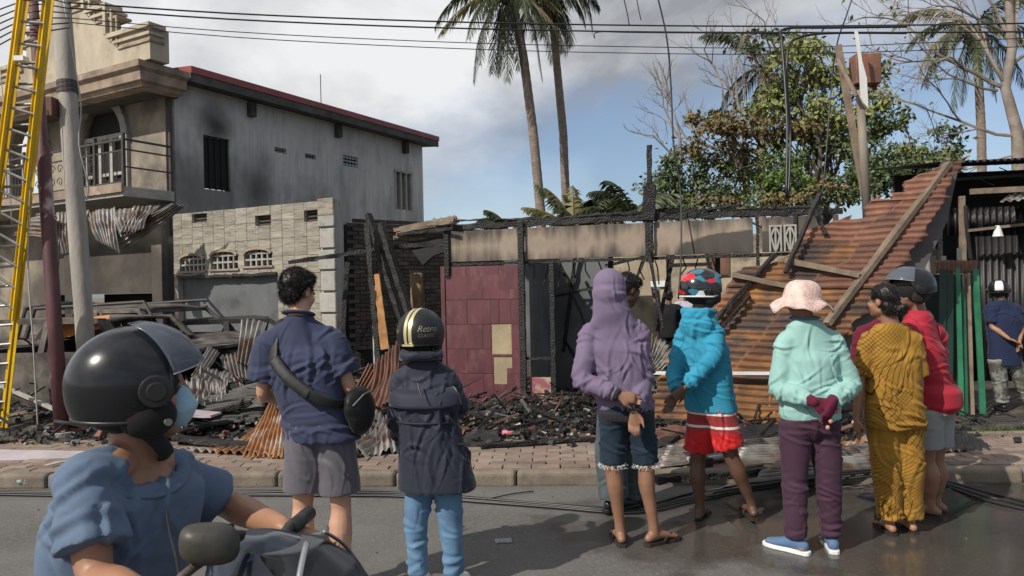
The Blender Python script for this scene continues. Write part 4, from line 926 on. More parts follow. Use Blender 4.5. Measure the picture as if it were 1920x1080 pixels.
# ================================================================== CHARRED TIMBERS STANDING
def ctimber(pa, pb, w, label, m=M_char, h=None, jit=.012, name='charred_timber', group='charred timbers standing in the gap', cat='timber', seg=None):
    a, b = pa, pb; L_ = (b - a).length
    o = MB().bar(a, b, w * .85, h and h * .85, jit=jit * .7, seg=seg or max(3, int(L_ / .08))).build(name, m); return tag(o, label, cat, group)
ctimber(P(765, 640, 9.9), P(690, 402, 10.3), .085, 'long charred timber leaning left, upper left of the crossing pair')
ctimber(P(780, 630, 9.7), P(715, 420, 10.1), .10, 'thick charred timber parallel to and right of the leaning one')
ctimber(P(712, 720, 9.8), P(688, 420, 10.1), .075, 'upright charred post crossing the horizontal burnt rail')
ctimber(P(542, 492, 10.2), P(745, 462, 10.2), .06, 'horizontal charred rail pointing at the tiled wall')
ctimber(P(640, 660, 10.6), P(652, 492, 10.6), .07, 'short charred post just right of the quoined wall end')
ctimber(P(640, 700, 10.3), P(695, 600, 10.3), .05, 'thin charred stick slanting low behind navy shirted man')
ctimber(P(690, 610, 10.3), P(735, 655, 10.3), .05, 'thin burnt branch slanting down toward gold striped helmet')
ctimber(P(828, 620, 9.9), P(735, 700, 9.9), .07, 'burnt plank edge slanting down left from the plum wall')
o = ctimber(P(722, 655, 10.1), P(704, 515, 10.3), .13, 'raw orange scorched timber standing between the charred posts', M_owood, .06, .006, 'split_timber', None)
o = MB().tube([P(783, 640, 10.6), P(783, 560, 10.6), P(780, 512, 10.6)], [.10, .1, .09], 14).build('stump_post', M_log, smooth=True); tag(o, 'thick barked stump post behind the gold striped helmet', 'post')
o = MB().bar(P(702, 690, 10.1), P(698, 540, 10.2), .02, .02).build('thin_pipe', M_wirel); tag(o, 'thin pale pipe standing beside the upright charred post', 'pipe')

# ================================================================== LOOSE CORRUGATED SHEETS AND BOARDS IN THE DEBRIS
def lsheet(label, c4, nw, m, amp=.016, crump=.05, seed=1, curl=0.0, ragged=.03, name='corrugated_sheet', group='loose corrugated sheets in the debris'):
    o = corr_sheet(name, c4, nw, m, None, amp, crump, seed, 14, curl, ragged=ragged); return tag(o, label, 'metal sheet', group)
lsheet('rust orange sheet with flattened lower edge behind the rider', (PG(350, 848, 7.6), PG(525, 858, 7.5), PG(520, 765, 7.9), PG(470, 815, 7.9)), 11, M_galvr, .02, .03, 2, .05)
lsheet('rust streaked sheet standing up left of navy shirted man', (PG(452, 858, 7.55), PG(530, 860, 7.5), PG(540, 740, 8.0), PG(505, 760, 8.0)), 8, M_galvr, .02, .04, 3)
lsheet('grey crumpled sheet with yellow stain left of the jacket woman', (PG(640, 862, 7.4), PG(750, 850, 7.35), PG(740, 790, 7.7), PG(660, 755, 7.9)), 9, M_galv, .022, .06, 4, .05)
lsheet('grey ribbed sheet fanned out right of the bag', (PG(640, 800, 7.5), PG(690, 862, 7.4), PG(738, 800, 7.6), PG(680, 740, 7.9)), 8, M_galv, .022, .05, 5, .05)
lsheet('rust brown curved sheet rising behind the jacket woman', (PG(668, 765, 8.0), PG(735, 760, 7.9), PG(750, 640, 8.5), PG(705, 690, 8.4)), 7, M_rust2, .02, .06, 6, .08)
lsheet('pink brown ribbed sheet edge right of the bag', (PG(660, 740, 8.2), PG(690, 778, 8.1), PG(728, 720, 8.4), PG(690, 682, 8.5)), 8, M_rust2, .025, .03, 7)
lsheet('silvery ribbed sheet propped left of navy shirted man', (PG(412, 668, 9.2), PG(480, 655, 9.2), PG(482, 712, 8.9), PG(425, 705, 8.9)), 9, M_galv, .022, .03, 8)
lsheet('bright torn sheet end poking out past the visor', (PG(360, 705, 8.8), PG(372, 720, 8.7), PG(412, 660, 9.1), PG(392, 650, 9.1)), 4, M_galv, .02, .02, 9)
lsheet('long folded grey sheet in front of the burnt pickup', (PG(362, 735, 8.5), PG(470, 745, 8.4), PG(452, 712, 8.9), PG(380, 680, 8.9)), 9, M_galv, .02, .09, 10)
lsheet('crumpled silver scrap heap below the visor', (PG(345, 770, 8.2), PG(420, 760, 8.2), PG(440, 700, 8.6), PG(350, 720, 8.6)), 8, M_galv, .025, .13, 11)
lsheet('olive charred sheet stack behind the visor', (PG(365, 775, 8.1), PG(375, 745, 8.4), PG(500, 712, 8.4), PG(500, 765, 8.0)), 7, M_card, .014, .04, 12)
lsheet('lower olive charred sheet left of navy shirted man', (PG(350, 800, 7.9), PG(360, 775, 8.1), PG(500, 765, 8.1), PG(500, 790, 7.9)), 5, M_card, .014, .04, 13)
lsheet('three pale ribs of sheet leaning on the dark burnt car', (PG(445, 680, 9.0), PG(470, 690, 8.95), PG(495, 602, 9.4), PG(452, 598, 9.4)), 4, M_galv, .03, .02, 14)
lsheet('grey flat sheet on the road behind red shorts', (PG(1235, 878, 6.5), PG(1250, 836, 6.5), PG(1470, 822, 6.5), PG(1480, 850, 6.6)), 9, M_galv, .014, .02, 15)
lsheet('wide zinc sheet lying between red shorts and mint sweater', (PG(1370, 885, 6.3), PG(1390, 834, 6.3), PG(1600, 838, 6.3), PG(1640, 868, 6.4)), 9, M_galv, .014, .02, 16)
lsheet('zinc sheet edge tilting up near the mint sweater woman', (PG(1400, 905, 6.0), PG(1470, 856, 6.0), PG(1650, 852, 6.0), PG(1640, 880, 6.2)), 7, M_galv, .014, .03, 17)
lsheet('bent grey sheet low between purple hoodie and red shorts', (PG(1225, 872, 6.4), PG(1235, 840, 6.5), PG(1300, 838, 6.6), PG(1310, 868, 6.4)), 5, M_galv, .014, .03, 31)
lsheet('rusty scrap sheet curled on the pavement left of red shorts', (PG(1218, 842, 7.0), PG(1222, 806, 7.2), PG(1290, 800, 7.3), PG(1288, 838, 7.0)), 5, M_rust2, .014, .05, 32)
lsheet('grey sheet end sticking out right of the plum trousers', (PG(1570, 872, 6.2), PG(1572, 838, 6.3), PG(1640, 832, 6.4), PG(1640, 868, 6.2)), 6, M_galv, .014, .03, 33)
lsheet('dark bent sheet under the foot of the rusty roof', (PG(1330, 838, 7.1), PG(1335, 800, 7.2), PG(1470, 795, 7.3), PG(1480, 832, 7.1)), 6, M_dsheet, .014, .05, 34)
lsheet('sooty sheet on the pavement in front of the plum wall', (PG(868, 838, 7.2), PG(872, 812, 7.4), PG(935, 808, 7.5), PG(940, 832, 7.2)), 5, M_dsheet, .012, .04, 35)
lsheet('dark wedge of charred sheet on pavement right of red shirted man', (PG(1740, 850, 7.0), PG(1868, 842, 6.8), PG(1850, 832, 7.2), PG(1740, 770, 7.7)), 8, M_dsheet, .012, .04, 18)
lsheet('rusty flat piece between mint sweater and mustard outfit', (PG(1560, 840, 7.0), PG(1640, 828, 7.0), PG(1640, 800, 7.6), PG(1590, 815, 7.6)), 6, M_galvr, .01, .05, 19)
lsheet('brown sheet flap hanging low on the rusty roof', (PG(1440, 808, 7.5), PG(1500, 770, 7.4), PG(1490, 700, 7.7), PG(1445, 720, 7.7)), 6, M_rust, .015, .06, 20)
lsheet('silvery ribbed scraps inside the shop right of purple hoodie', (PG(1215, 665, 9.2), PG(1232, 700, 9.0), PG(1275, 665, 9.0), PG(1215, 620, 9.5)), 8, M_galv, .02, .05, 22)
lsheet('grey torn sheet lying low left of the dark wedge', (PG(1650, 905, 6.1), PG(1660, 850, 6.8), PG(1755, 840, 6.8), PG(1750, 880, 6.2)), 6, M_dsheet, .014, .04, 23)
bl_lab = ['pale lath lying across the zinc sheets', 'short burnt stick beside the far foot in red shorts', 'charred batten lying along kerb behind mint sweater', 'charred board lying flat behind the rider helmet', 'pale ash covered board below the mask', 'burnt plank at front of the left heap', 'grey charred plank beside rusty orange sheet', 'black plank under the olive sheets', 'charred plank in front of the plum tiled wall', 'long burnt plank at foot of the shop door', 'burnt plank lying across the ash behind purple hoodie', 'thick charred beam behind purple hoodie', 'charred beam sloping behind red shorts', 'black beam lying under the zinc sheets', 'charred post end right of jacket woman', 'short burnt joist near the pink scrap', 'burnt joist low behind mint sweater woman', 'charred plank edge under the rusty roof', 'black timber angled between red shorts and purple hoodie']
bl_sp = [((1290, 862, 6.2), (1450, 846, 6.3), .04, .03), ((1395, 880, 6.1), (1470, 866, 6.3), .05, .04), ((1480, 884, 6.1), (1640, 862, 6.2), .06, .05),
         ((330, 790, 7.9), (470, 755, 8.1), .12, .05), ((325, 772, 7.7), (405, 778, 7.7), .32, .03), ((330, 820, 7.5), (480, 838, 7.5), .14, .05), ((330, 808, 7.6), (430, 790, 7.9), .16, .03), ((360, 760, 8.3), (500, 748, 8.2), .1, .06),
         ((880, 795, 8.3), (1075, 800, 8.0), .12, .04), ((985, 800, 8.0), (1120, 790, 8.1), .2, .04), ((900, 835, 7.6), (1110, 822, 7.6), .1, .03), ((1060, 790, 8.2), (1260, 800, 7.7), .14, .08), ((1200, 860, 7.0), (1300, 800, 7.6), .13, .08), ((1230, 900, 6.3), (1470, 880, 6.6), .1, .06), ((870, 815, 7.9), (960, 805, 7.9), .1, .06), ((940, 800, 8.1), (1010, 815, 7.7), .07, .05), ((1560, 855, 6.8), (1680, 850, 6.8), .12, .05), ((1440, 815, 7.3), (1620, 800, 7.2), .09, .06), ((1215, 830, 7.3), (1330, 870, 6.6), .1, .1)]
for lb, (a, b, w, h) in zip(bl_lab, bl_sp):
    pa, pb2 = PG(*a, z=.15), PG(*b, z=.15)
    ctimber(pa, pb2, w, lb, M_char if 'pale' not in lb else M_mauve, h, .01, 'burnt_board', 'burnt boards lying in the debris', 'board')
# charcoal rubble: countless chunks
def rubble(name, regs, m, label, n, smin, smax, seed, parent=None):
    rnd = np.random.RandomState(seed); v = []; f = []
    base_v = np.array([(-1, -1, -1), (1, -1, -1), (1, 1, -1), (-1, 1, -1), (-1, -1, 1), (1, -1, 1), (1, 1, 1), (-1, 1, 1)], float)
    fc = [(0, 3, 2, 1), (4, 5, 6, 7), (0, 1, 5, 4), (1, 2, 6, 5), (2, 3, 7, 6), (3, 0, 4, 7)]
    for k in range(n):
        r = regs[rnd.randint(len(regs))]; x = r[0] + rnd.randn() * r[2]; y = r[1] + rnd.randn() * r[3]
        if (Vector((x, y, 0)) - KO).dot(KN) < r[4]: continue
        s = smin + (smax - smin) * rnd.rand() ** 2.5; sz = s * (np.array([1, .6, .45]) * (0.5 + rnd.rand(3)))
        q = base_v * (1 + .35 * rnd.randn(8, 3) * .5) * sz; Mr = np.array(Matrix.Rotation(rnd.rand() * 6.3, 3, 'Z') @ Matrix.Rotation(rnd.randn() * .5, 3, 'X') @ Matrix.Rotation(rnd.randn() * .4, 3, 'Y'))
        q = q @ Mr.T + np.array([x, y, plot_h(x, y) + sz[2] * .6 + (r[5] * abs(rnd.randn()) if len(r) > 5 else 0)]); o_ = len(v); v.extend(map(tuple, q)); f.extend(tuple(i + o_ for i in t) for t in fc)
    o = arr_obj(name, v, f, m, parent); return tag(o, label, 'rubble', None, 'stuff')
regs = [(-.1, 9.0, 1.2, .6, 1.2, .03), (.2, 8.4, 1.0, .35, 1.15, .02), (-3.4, 8.9, 1.1, .8, 1.25, .08), (-5.2, 9.4, 1.3, .8, 1.25, .05), (-1.7, 9.2, .8, .6, 1.25, .08), (1.4, 8.3, .8, .5, 1.1, .03), (2.4, 8.2, 1.2, .6, 1.1, .02), (0, 10.5, 2.5, 1.0, 2.2, .05), (-.3, 7.7, 1.0, .25, 1.1, .01), (2.2, 7.3, 1.0, .3, .9, .02), (-2.8, 7.9, 1.2, .3, 1.15, .02)]
rubble('charcoal_rubble', regs, M_coal, 'heaps of black charcoal and ash strewn across the burnt plot', 15000, .005, .045, 3)
rubble('pale_rubble', regs, M_concr, 'pale broken plaster bits scattered through the ash', 900, .006, .035, 4)
rubble('rusty_rubble', regs, M_rust2, 'rust brown metal flakes scattered through the ash', 500, .01, .06, 6)
def splinters(name, regs, m, label, n, seed, lmin=.12, lmax=.7):
    rnd = random.Random(seed); mb = MB()
    for k in range(n):
        x, y, sx, sy, h = rnd.choice(regs); x += rnd.gauss(0, sx); y += rnd.gauss(0, sy)
        if (Vector((x, y, 0)) - KO).dot(KN) < 1.0: continue
        l = rnd.uniform(lmin, lmax) ; a = rnd.uniform(0, 6.28); e = rnd.gauss(.12, .28); c = Vector((x, y, plot_h(x, y) + .02 + h * rnd.random())); d = Vector((math.cos(a) * math.cos(e), math.sin(a) * math.cos(e), math.sin(e))) * l / 2; w = rnd.uniform(.008, .035)
        mb.bar(c - d, c + d, w, w * rnd.uniform(.4, 1), jit=.004, seg=2)
    tag(mb.build(name, m, fix=False), label, 'rubble', None, 'stuff')
sreg = [(-3.4, 8.8, .9, .6, .32), (-1.9, 9.0, .8, .6, .30), (-5.0, 9.2, 1.0, .6, .25), (-.2, 8.7, 1.0, .4, .12), (1.1, 8.2, .7, .3, .12), (2.2, 7.5, 1.2, .4, .10), (-.2, 7.9, 1.0, .3, .05), (2.0, 6.9, .9, .3, .05)]
splinters('charred_splinters', sreg, M_char, 'black splintered sticks tangled through the debris heaps', 620, 5)
splinters('pale_splinters', sreg, M_galv, 'thin scorched metal strips and laths tangled in the debris', 130, 8, .1, .5)
splinters('bent_wires', sreg, M_rust2, 'rusty rods and strips sticking from the debris', 90, 11, .15, .6)
rg2 = [(0, 6.9, 4, .5, .15), (0, 5.9, 4, .2, -1)]
rnd = np.random.RandomState(9); v = []; f = []
for k in range(700):
    x = rnd.uniform(-5, 5); y = rnd.uniform(3.0, 6.0) if rnd.rand() < .6 else 6.0 + abs(rnd.randn()) * .12 - .07 * x - .1; s = rnd.uniform(.0015, .0045) * (2.5 if rnd.rand() < .05 else 1)
    o_ = len(v); th = rnd.rand() * 6.3
    for a in range(4): v.append((x + s * math.cos(th + a * 1.57) * rnd.uniform(.6, 1.4), y + s * math.sin(th + a * 1.57), .001))
    v.append((x, y, .001 + s)); f += [(o_ + a, o_ + (a + 1) % 4, o_ + 4) for a in range(4)]
tag(arr_obj('grit', v, f, M_dbrick), 'pale grit and pebbles scattered over the asphalt', 'grit', None, 'stuff')
# small items
o = MB().box(-.055, .055, -.035, .035, 0, .012, Matrix.Translation(G(944, 1016)) @ Matrix.Rotation(R(8), 4, 'Z')).build('flattened_carton', mat('silver_print_card', (.32, .34, .38), (.12, .13, .16), 60, .4, .1, rnd=0)); tag(o, 'small flattened silvery carton lying on the asphalt', 'litter')
bevel(o, .004)
mb = MB(); c = P(953, 831, 7.5); c.z = .13
mb.tube([c + Vector((-.07, 0, 0)), c + Vector((-.04, .02, .03)), c + Vector((.03, .0, .04)), c + Vector((.075, .02, .01))], [.015, .035, .03, .012], 8)
tag(mb.build('pink_cloth', mat('pink_plastic', (.6, .2, .25), (.45, .12, .17), 20, .6, .2, rnd=0), smooth=True), 'small pink plastic scrap on the ash behind the pavement', 'litter')
c = G(42, 912, 0.02) + Vector((0, .05, .04)); v = []; bm = bmesh.new(); bmesh.ops.create_icosphere(bm, subdivisions=3, radius=.07)
for w in bm.verts: w.co = w.co * (1 + .35 * mnoise.noise(w.co * 30)); w.co.z *= .6; w.co += c
me = bpy.data.meshes.new('plastic_bag'); bm.to_mesh(me); bm.free(); me.materials.append(mat('thin_plastic', (.35, .42, .4), (.2, .26, .25), 20, .25, .2, rnd=0)); o = bpy.data.objects.new('plastic_bag', me); C.objects.link(o); tag(o, 'crumpled clear plastic bag lying against the kerb at far left', 'litter')
# mauve board at left
o = MB().hexa([P(-60, 898, 6.6), P(90, 880, 6.7), P(205, 852, 7.2), P(-60, 850, 7.3), P(-60, 890, 6.6), P(90, 872, 6.7), P(205, 846, 7.2), P(-60, 842, 7.3)]).build('mauve_board', M_mauve); tag(o, 'pale mauve panel lying on the pavement at far left', 'board')
o = MB().bar(P(1842, 889, 6.45), P(1930, 893, 6.35), .04, .02).build('white_strip', M_white); tag(o, 'white strip lying on the pavement at right edge', 'strip')
o = MB().bar(P(0, 722, 9.0), P(104, 768, 8.4), .05, .03).build('grey_pipe', M_concr); tag(o, 'long pale pipe slanting down in front of burnt car at left', 'pipe')
for k in range(4):
    o = MB().bar(P(1660 + k * 60, 812 - k * 7, 7.7 + k * .25), P(1940, 802 - k * 10, 7.8 + k * .25), .14, .03, jit=.004, seg=4).build('plank_step', M_wood); tag(o, ['nearest worn plank on the ground by the green boards', 'second worn plank behind the nearest one', 'third plank back in front of the shed', 'farthest ground plank under the helmeted onlooker'][k], 'plank', 'planks laid on the ground by the shed')
# dry grass tuft by pole
rnd = random.Random(4); mb = MB()
for k in range(260):
    c = G(60 + rnd.gauss(0, 32), 832 + rnd.gauss(0, 7), .1); d = Vector((rnd.uniform(-1, 1), rnd.uniform(-.4, .4), rnd.uniform(.15, .8))) * rnd.uniform(.04, .12); s = Vector((.003, 0, 0)); mb.add([c - s, c + s, c + d], [(0, 1, 2)])
tag(mb.build('dry_grass', mat('straw', (.4, .33, .18), (.25, .2, .1), 5, .8, 0, rnd=0), fix=False), 'dry straw grass at the foot of maroon pole', 'grass', None, 'stuff')
mb = MB()
for k in range(500):
    c = G(1870 + rnd.gauss(0, 40), 812 + rnd.gauss(0, 6), .1); d = Vector((rnd.uniform(-1, 1), rnd.uniform(-.4, .4), rnd.uniform(.3, 1))) * rnd.uniform(.02, .06); s = Vector((.005, 0, 0)); mb.add([c - s, c + s, c + d], [(0, 1, 2)])
tag(mb.build('weeds', M_leafl, fix=False), 'low green weeds and stones along the pavement at right', 'weeds', None, 'stuff')
# cables lying on the road
CG = 'black cables lying along the gutter'
def gc(px, py, z=.015):
    q = G(px, py, z)
    return q if (Vector((q.x, q.y, 0)) - KO).dot(KN) < -.03 else G(px, py, .137)
for k in range(4):
    j = lambda: random.uniform(-2.5, 2.5)
    wire('road_cable', [gc(-60, 917 + k * 3), gc(200, 921 + k * 3 + j()), gc(420, 918 + k * 4 + j()), gc(620, 921 + k * 3 + j()), gc(760, 922 + k * 3), gc(900, 934 + k * 3 + j()), gc(1040, 944 + k * 3 + j()), gc(1150, 952 + k * 3), gc(1230, 945 + k * 4 + j()), gc(1300, 925 + k * 5 + j()), gc(1460, 900 + k * 4), gc(1660, 880 + k * 4), gc(1760, 898 + k * 3), gc(1850, 925 + k * 4 + j()), gc(1960, 950 + k * 4)], .009, M_wire, ['rearmost cable of the bundle lying along the gutter', 'second cable from the kerb in the gutter bundle', 'third cable from the kerb in the gutter bundle', 'front cable of the gutter bundle, nearest the camera'][k], CG)
wire('road_cable', [gc(905, 938), gc(960, 926), gc(1000, 921)], .005, M_wire, 'short thin wire curling off the cable bundle by the kerb')
# ================================================================== BURNT CARS
def car(name, label, M, L_=4.2, Wd=1.62, belt=.92, roofz=1.36, x_ws=(.9, .45), x_rw=(-1.5, -1.15), nose=.72, sag=0, rollbar=False, mat1=None, mat2=None, hoodup=0):
    m1, m2 = mat1 or M_carb, mat2 or M_card
    t = thing(name, label, 'car', M); h = L_ / 2
    def arch(cx, r=.36): return [(cx + r * math.cos(a), .28 + r * math.sin(a)) for a in [math.pi * k / 8 for k in range(8, -1, -1)]]
    pf = [(-h, .35), (-h, belt - .08), (-h + .1, belt), (x_rw[0], belt + .02), (x_ws[0], belt), (h - .25, nose), (h - .02, nose - .12), (h, .3)] + arch(h - .85)[::-1] + arch(-h + .8)[::-1]
    for sy in (-1, 1):
        y = sy * Wd / 2; part(MB().prism(pf, y - .03, y + .03), 'side_panel', m1, t)
    part(MB().box(-h + .05, h - .05, -Wd / 2 + .04, Wd / 2 - .04, .25, .42), 'floor_pan', m2, t)
    part(MB().prism([(h - .28, nose + .0), (x_ws[0], belt + .01), (x_ws[0], belt + .03), (h - .28, nose + .03), (h, nose - .08), (h, nose - .12)], -Wd / 2 + .04, Wd / 2 - .04), 'bonnet', m1, t)
    part(MB().box(h - .05, h + .05, -Wd / 2, Wd / 2, .3, .5), 'bumper', m2, t)
    part(MB().box(h - .08, h - .02, -Wd / 2 + .05, Wd / 2 - .05, .5, nose - .12), 'grille_frame', m2, t)
    part(MB().box(-h, x_rw[0], -Wd / 2 + .04, Wd / 2 - .04, belt - .03, belt + .01), 'boot_lid', m1, t)
    # roof skin: a sagging sheet
    v = []; n = 12
    for i in range(n + 1):
        for j in range(n + 1):
            x = x_rw[1] + (x_ws[1] - x_rw[1]) * i / n; y = -(Wd / 2 - .14) + (Wd - .28) * j / n; e = 1 - (2 * j / n - 1) ** 2; e2 = 1 - (2 * i / n - 1) ** 4
            v.append((x, y, roofz - .03 + .04 * e - .06 * (1 - e2) - .07 * e * e2 * sag + .02 * mnoise.noise(Vector((x * 2, y * 2, 4)))))
    f = [(i * (n + 1) + j, i * (n + 1) + j + 1, (i + 1) * (n + 1) + j + 1, (i + 1) * (n + 1) + j) for i in range(n) for j in range(n)]
    o = arr_obj('roof_panel', v, f, m1, t, True); md = o.modifiers.new("s", 'SOLIDIFY'); md.thickness = .03
    for sy in (-1, 1):
        y = sy * (Wd / 2 - .02); yi = sy * (Wd / 2 - .14); mb = MB(); xm = (x_ws[1] + x_rw[1]) / 2
        mb.bar((x_ws[0], y, belt), (x_ws[1], yi, roofz - .06), .07, .05); mb.bar((x_rw[0], y, belt), (x_rw[1], yi, roofz - .06), .13, .05); mb.bar((xm, y, belt), (xm, yi, roofz - .04), .08, .05)
        mb.bar((x_ws[1] + .02, yi, roofz - .05), (x_rw[1] - .02, yi, roofz - .05), .05, .06); part(mb, 'pillar', m1, t)
        part(MB().box(xm + .1, xm + .16, y - .0, y + .04, belt - .18, belt - .12), 'door_handle', m2, t)
    part(MB().bar((x_ws[1], -(Wd / 2 - .14), roofz - .07), (x_ws[1], Wd / 2 - .14, roofz - .07), .05), 'header_rail', m1, t)
    for sy in (-.38, .38):
        s = MB(); 
        for dx in (0, .16, .32): s.tube([(.0 - dx * .3, sy - .2, .45), (-.25 - dx * .2, sy - .2, 1.05), (-.25 - dx * .2, sy + .2, 1.05), (0 - dx * .3, sy + .2, .45)], .012, 5)
        part(s, 'seat_frame', m2, t)
    part(MB().box(x_ws[0] - .25, x_ws[0] - .02, -Wd / 2 + .08, Wd / 2 - .08, .45, belt + .02), 'dashboard', m2, t)
    part(MB().add([(x_rw[0] + .25, -Wd / 2 + .1, .5), (x_rw[0] + .25, Wd / 2 - .1, .5), (x_rw[0] + .05, Wd / 2 - .1, belt + .12), (x_rw[0] + .05, -Wd / 2 + .1, belt + .12), (x_rw[0] + .33, -Wd / 2 + .1, .5), (x_rw[0] + .33, Wd / 2 - .1, .5), (x_rw[0] + .11, Wd / 2 - .1, belt + .12), (x_rw[0] + .11, -Wd / 2 + .1, belt + .12)], [(0, 1, 2, 3), (7, 6, 5, 4), (0, 4, 5, 1), (1, 5, 6, 2), (2, 6, 7, 3), (3, 7, 4, 0)]), 'rear_seat_back', m2, t)
    for sy in (-.38, .38): part(MB().add([(-.05 + dx, sy + dy, z_) for z_, xs_ in ((.45, 0), (1.08, -.22)) for dx, dy in ((xs_, -.22), (xs_ + .09, -.22), (xs_ + .09, .22), (xs_, .22))], [(0, 3, 2, 1), (4, 5, 6, 7), (0, 1, 5, 4), (1, 2, 6, 5), (2, 3, 7, 6), (3, 0, 4, 7)]), 'seat_back', m2, t)
    st = MB(); st.tube([(.35 + .05 * math.sin(a), .38 + .17 * math.cos(a), .95 + .16 * math.sin(a)) for a in [2 * math.pi * k / 16 for k in range(17)]], .012, 5); part(st, 'steering_wheel', m2, t)
    for cx in (h - .85, -h + .8):
        for sy in (-1, 1):
            w = MB().tube([(cx, sy * (Wd / 2 - .16), .27), (cx, sy * (Wd / 2 + .01), .27)], .25, 20); o = part(w, 'wheel', m2, t)
            MB().tube([(cx, sy * (Wd / 2 + .0), .27), (cx, sy * (Wd / 2 + .02), .27)], .17, 16).build('rim', m1, o)
    if rollbar:
        for dy in (0,):
            mb = MB()
            for dx, r in ((0, .035), (-.16, .03)):
                mb.tube([(x_rw[0] - .25 + dx, -Wd / 2 + .05, belt), (x_rw[0] - .15 + dx, -Wd / 2 + .12, roofz + .0), (x_rw[0] - .15 + dx, 0, roofz + .07), (x_rw[0] - .15 + dx, Wd / 2 - .12, roofz + .0), (x_rw[0] - .25 + dx, Wd / 2 - .05, belt)], r, 8)
            for sy in (-1, 1): mb.tube([(x_rw[0] - .15, sy * (Wd / 2 - .12), roofz), (x_ws[1] + .05, sy * (Wd / 2 - .16), roofz + .07), (x_ws[0], sy * (Wd / 2 - .06), belt + .05)], .025, 8)
            part(mb, 'roll_bar', m2, t)
    mr_ = MB().box(x_ws[0] - .1, x_ws[0] - .02, -Wd / 2 - .18, -Wd / 2 - .02, belt + .04, belt + .17); part(mr_, 'door_mirror', m2, t)
    return t
def at(px, d, z=.1): p = P(px, 560, d); return (p.x, d, z)
car('pickup_truck', 'burnt out pickup truck shell with roll bar behind the rider helmet', Matrix.Translation(at(250, 11.2, .0)) @ Matrix.Rotation(R(-14), 4, 'Z'), 4.6, 1.7, 1.02, 1.47, (1.15, .72), (-.9, -.72), .9, .2, True)
car('burnt_car', 'burnt out saloon car shell at far left behind ladder and poles', Matrix.Translation(at(128, 9.9, .0)) @ Matrix.Rotation(R(170), 4, 'Z'), 4.3, 1.62, .95, 1.38, (.95, .45), (-1.4, -1.05), .74, 1.0)
car('burnt_car', 'dark burnt car with rounded roof in front of the grey shutter', Matrix.Translation(at(455, 12.3, .0)) @ Matrix.Rotation(R(20), 4, 'Z'), 3.6, 1.55, .85, 1.24, (.9, .4), (-1.3, -.9), .68, .4, False, M_card)
o = MB().hexa([P(95, 612, 9.4), P(205, 596, 9.3), P(205, 612, 9.2), P(95, 640, 9.3), P(95, 606, 9.4), P(205, 590, 9.3), P(205, 606, 9.2), P(95, 634, 9.3)]).build('orange_panel', mat('orange_metal', (.5, .2, .03), (.35, .13, .03), 4, .6, .2, rnd=0)); tag(o, 'orange sheet metal piece lying on the burnt saloon roof', 'metal sheet')

# ================================================================== VEGETATION
def leaves(pts_n, rng, size, elong=2.0, droop=0.3):
    n = len(pts_n); P_ = np.array(pts_n); d = rng.randn(n, 3); d[:, 2] -= droop * 1.5; d /= np.linalg.norm(d, axis=1)[:, None]
    s = rng.randn(n, 3); s -= d * (s * d).sum(1)[:, None]; s /= np.linalg.norm(s, axis=1)[:, None]
    L_ = size * (.6 + .8 * rng.rand(n))[:, None]; w = L_ / elong / 1.0
    nrm_ = np.cross(d, s)
    a = P_; b = P_ + d * L_ * .5 + s * w * .5 + nrm_ * w * .15; c = P_ + d * L_; e = P_ + d * L_ * .5 - s * w * .5 + nrm_ * w * .15
    V = np.stack([a, b, c, e], 1).reshape(-1, 3); F = np.arange(n * 4).reshape(n, 4); return V, F
def cloud_pts(rng, c, r, n, sub=14, tight=.3):
    c = np.array(c); r = np.array(r); k = rng.randn(sub, 3); k /= np.linalg.norm(k, axis=1)[:, None]; k *= (rng.rand(sub) ** .45)[:, None]
    idx = rng.randint(0, sub, n); return c + (k[idx] + rng.randn(n, 3) * tight * (.5 + rng.rand(sub))[idx][:, None] * .8) * r, c + k * r
def leaf_part(name, V, F, m, par):
    return arr_obj(name, V, F, m, par)
def limb(mb, a, b, ra, rb, rng, wob=.06, seg=6, n=6):
    a = Vector(a); b = Vector(b); pts = []; L_ = (b - a).length
    for k in range(seg + 1):
        t = k / seg; q = a.lerp(b, t) + Vector(rng.randn(3)) * wob * L_ * math.sin(math.pi * t) * .6; pts.append(q)
    mb.tube(pts, [ra + (rb - ra) * k / seg for k in range(seg + 1)], n, cap=False); return pts
def branch(mb, p, d, L_, r, lev, rng, tips, spread=.6, up=.15, kids=3, shrink=.68, n=5, wob=.12):
    pts = [Vector(p)]; dd = Vector(d).normalized(); seg = 5
    for k in range(seg):
        dd = (dd + Vector(rng.randn(3)) * wob + Vector((0, 0, up * .3))).normalized(); pts.append(pts[-1] + dd * L_ / seg)
    mb.tube(pts, [r * (1 - .5 * k / seg) for k in range(seg + 1)], n if lev > 1 else 4, cap=False)
    if lev == 0: tips.append(pts[-1]); return
    for k in range(kids):
        t = rng.uniform(.45, 1.0) if k else 1.0; q = pts[int(t * seg)]
        nd = (dd + Vector(rng.randn(3)) * spread).normalized()
        branch(mb, q, nd, L_ * shrink * rng.uniform(.75, 1.15), r * .55 if k else r * .6, lev - 1, rng, tips, spread, up, kids, shrink, n, wob)
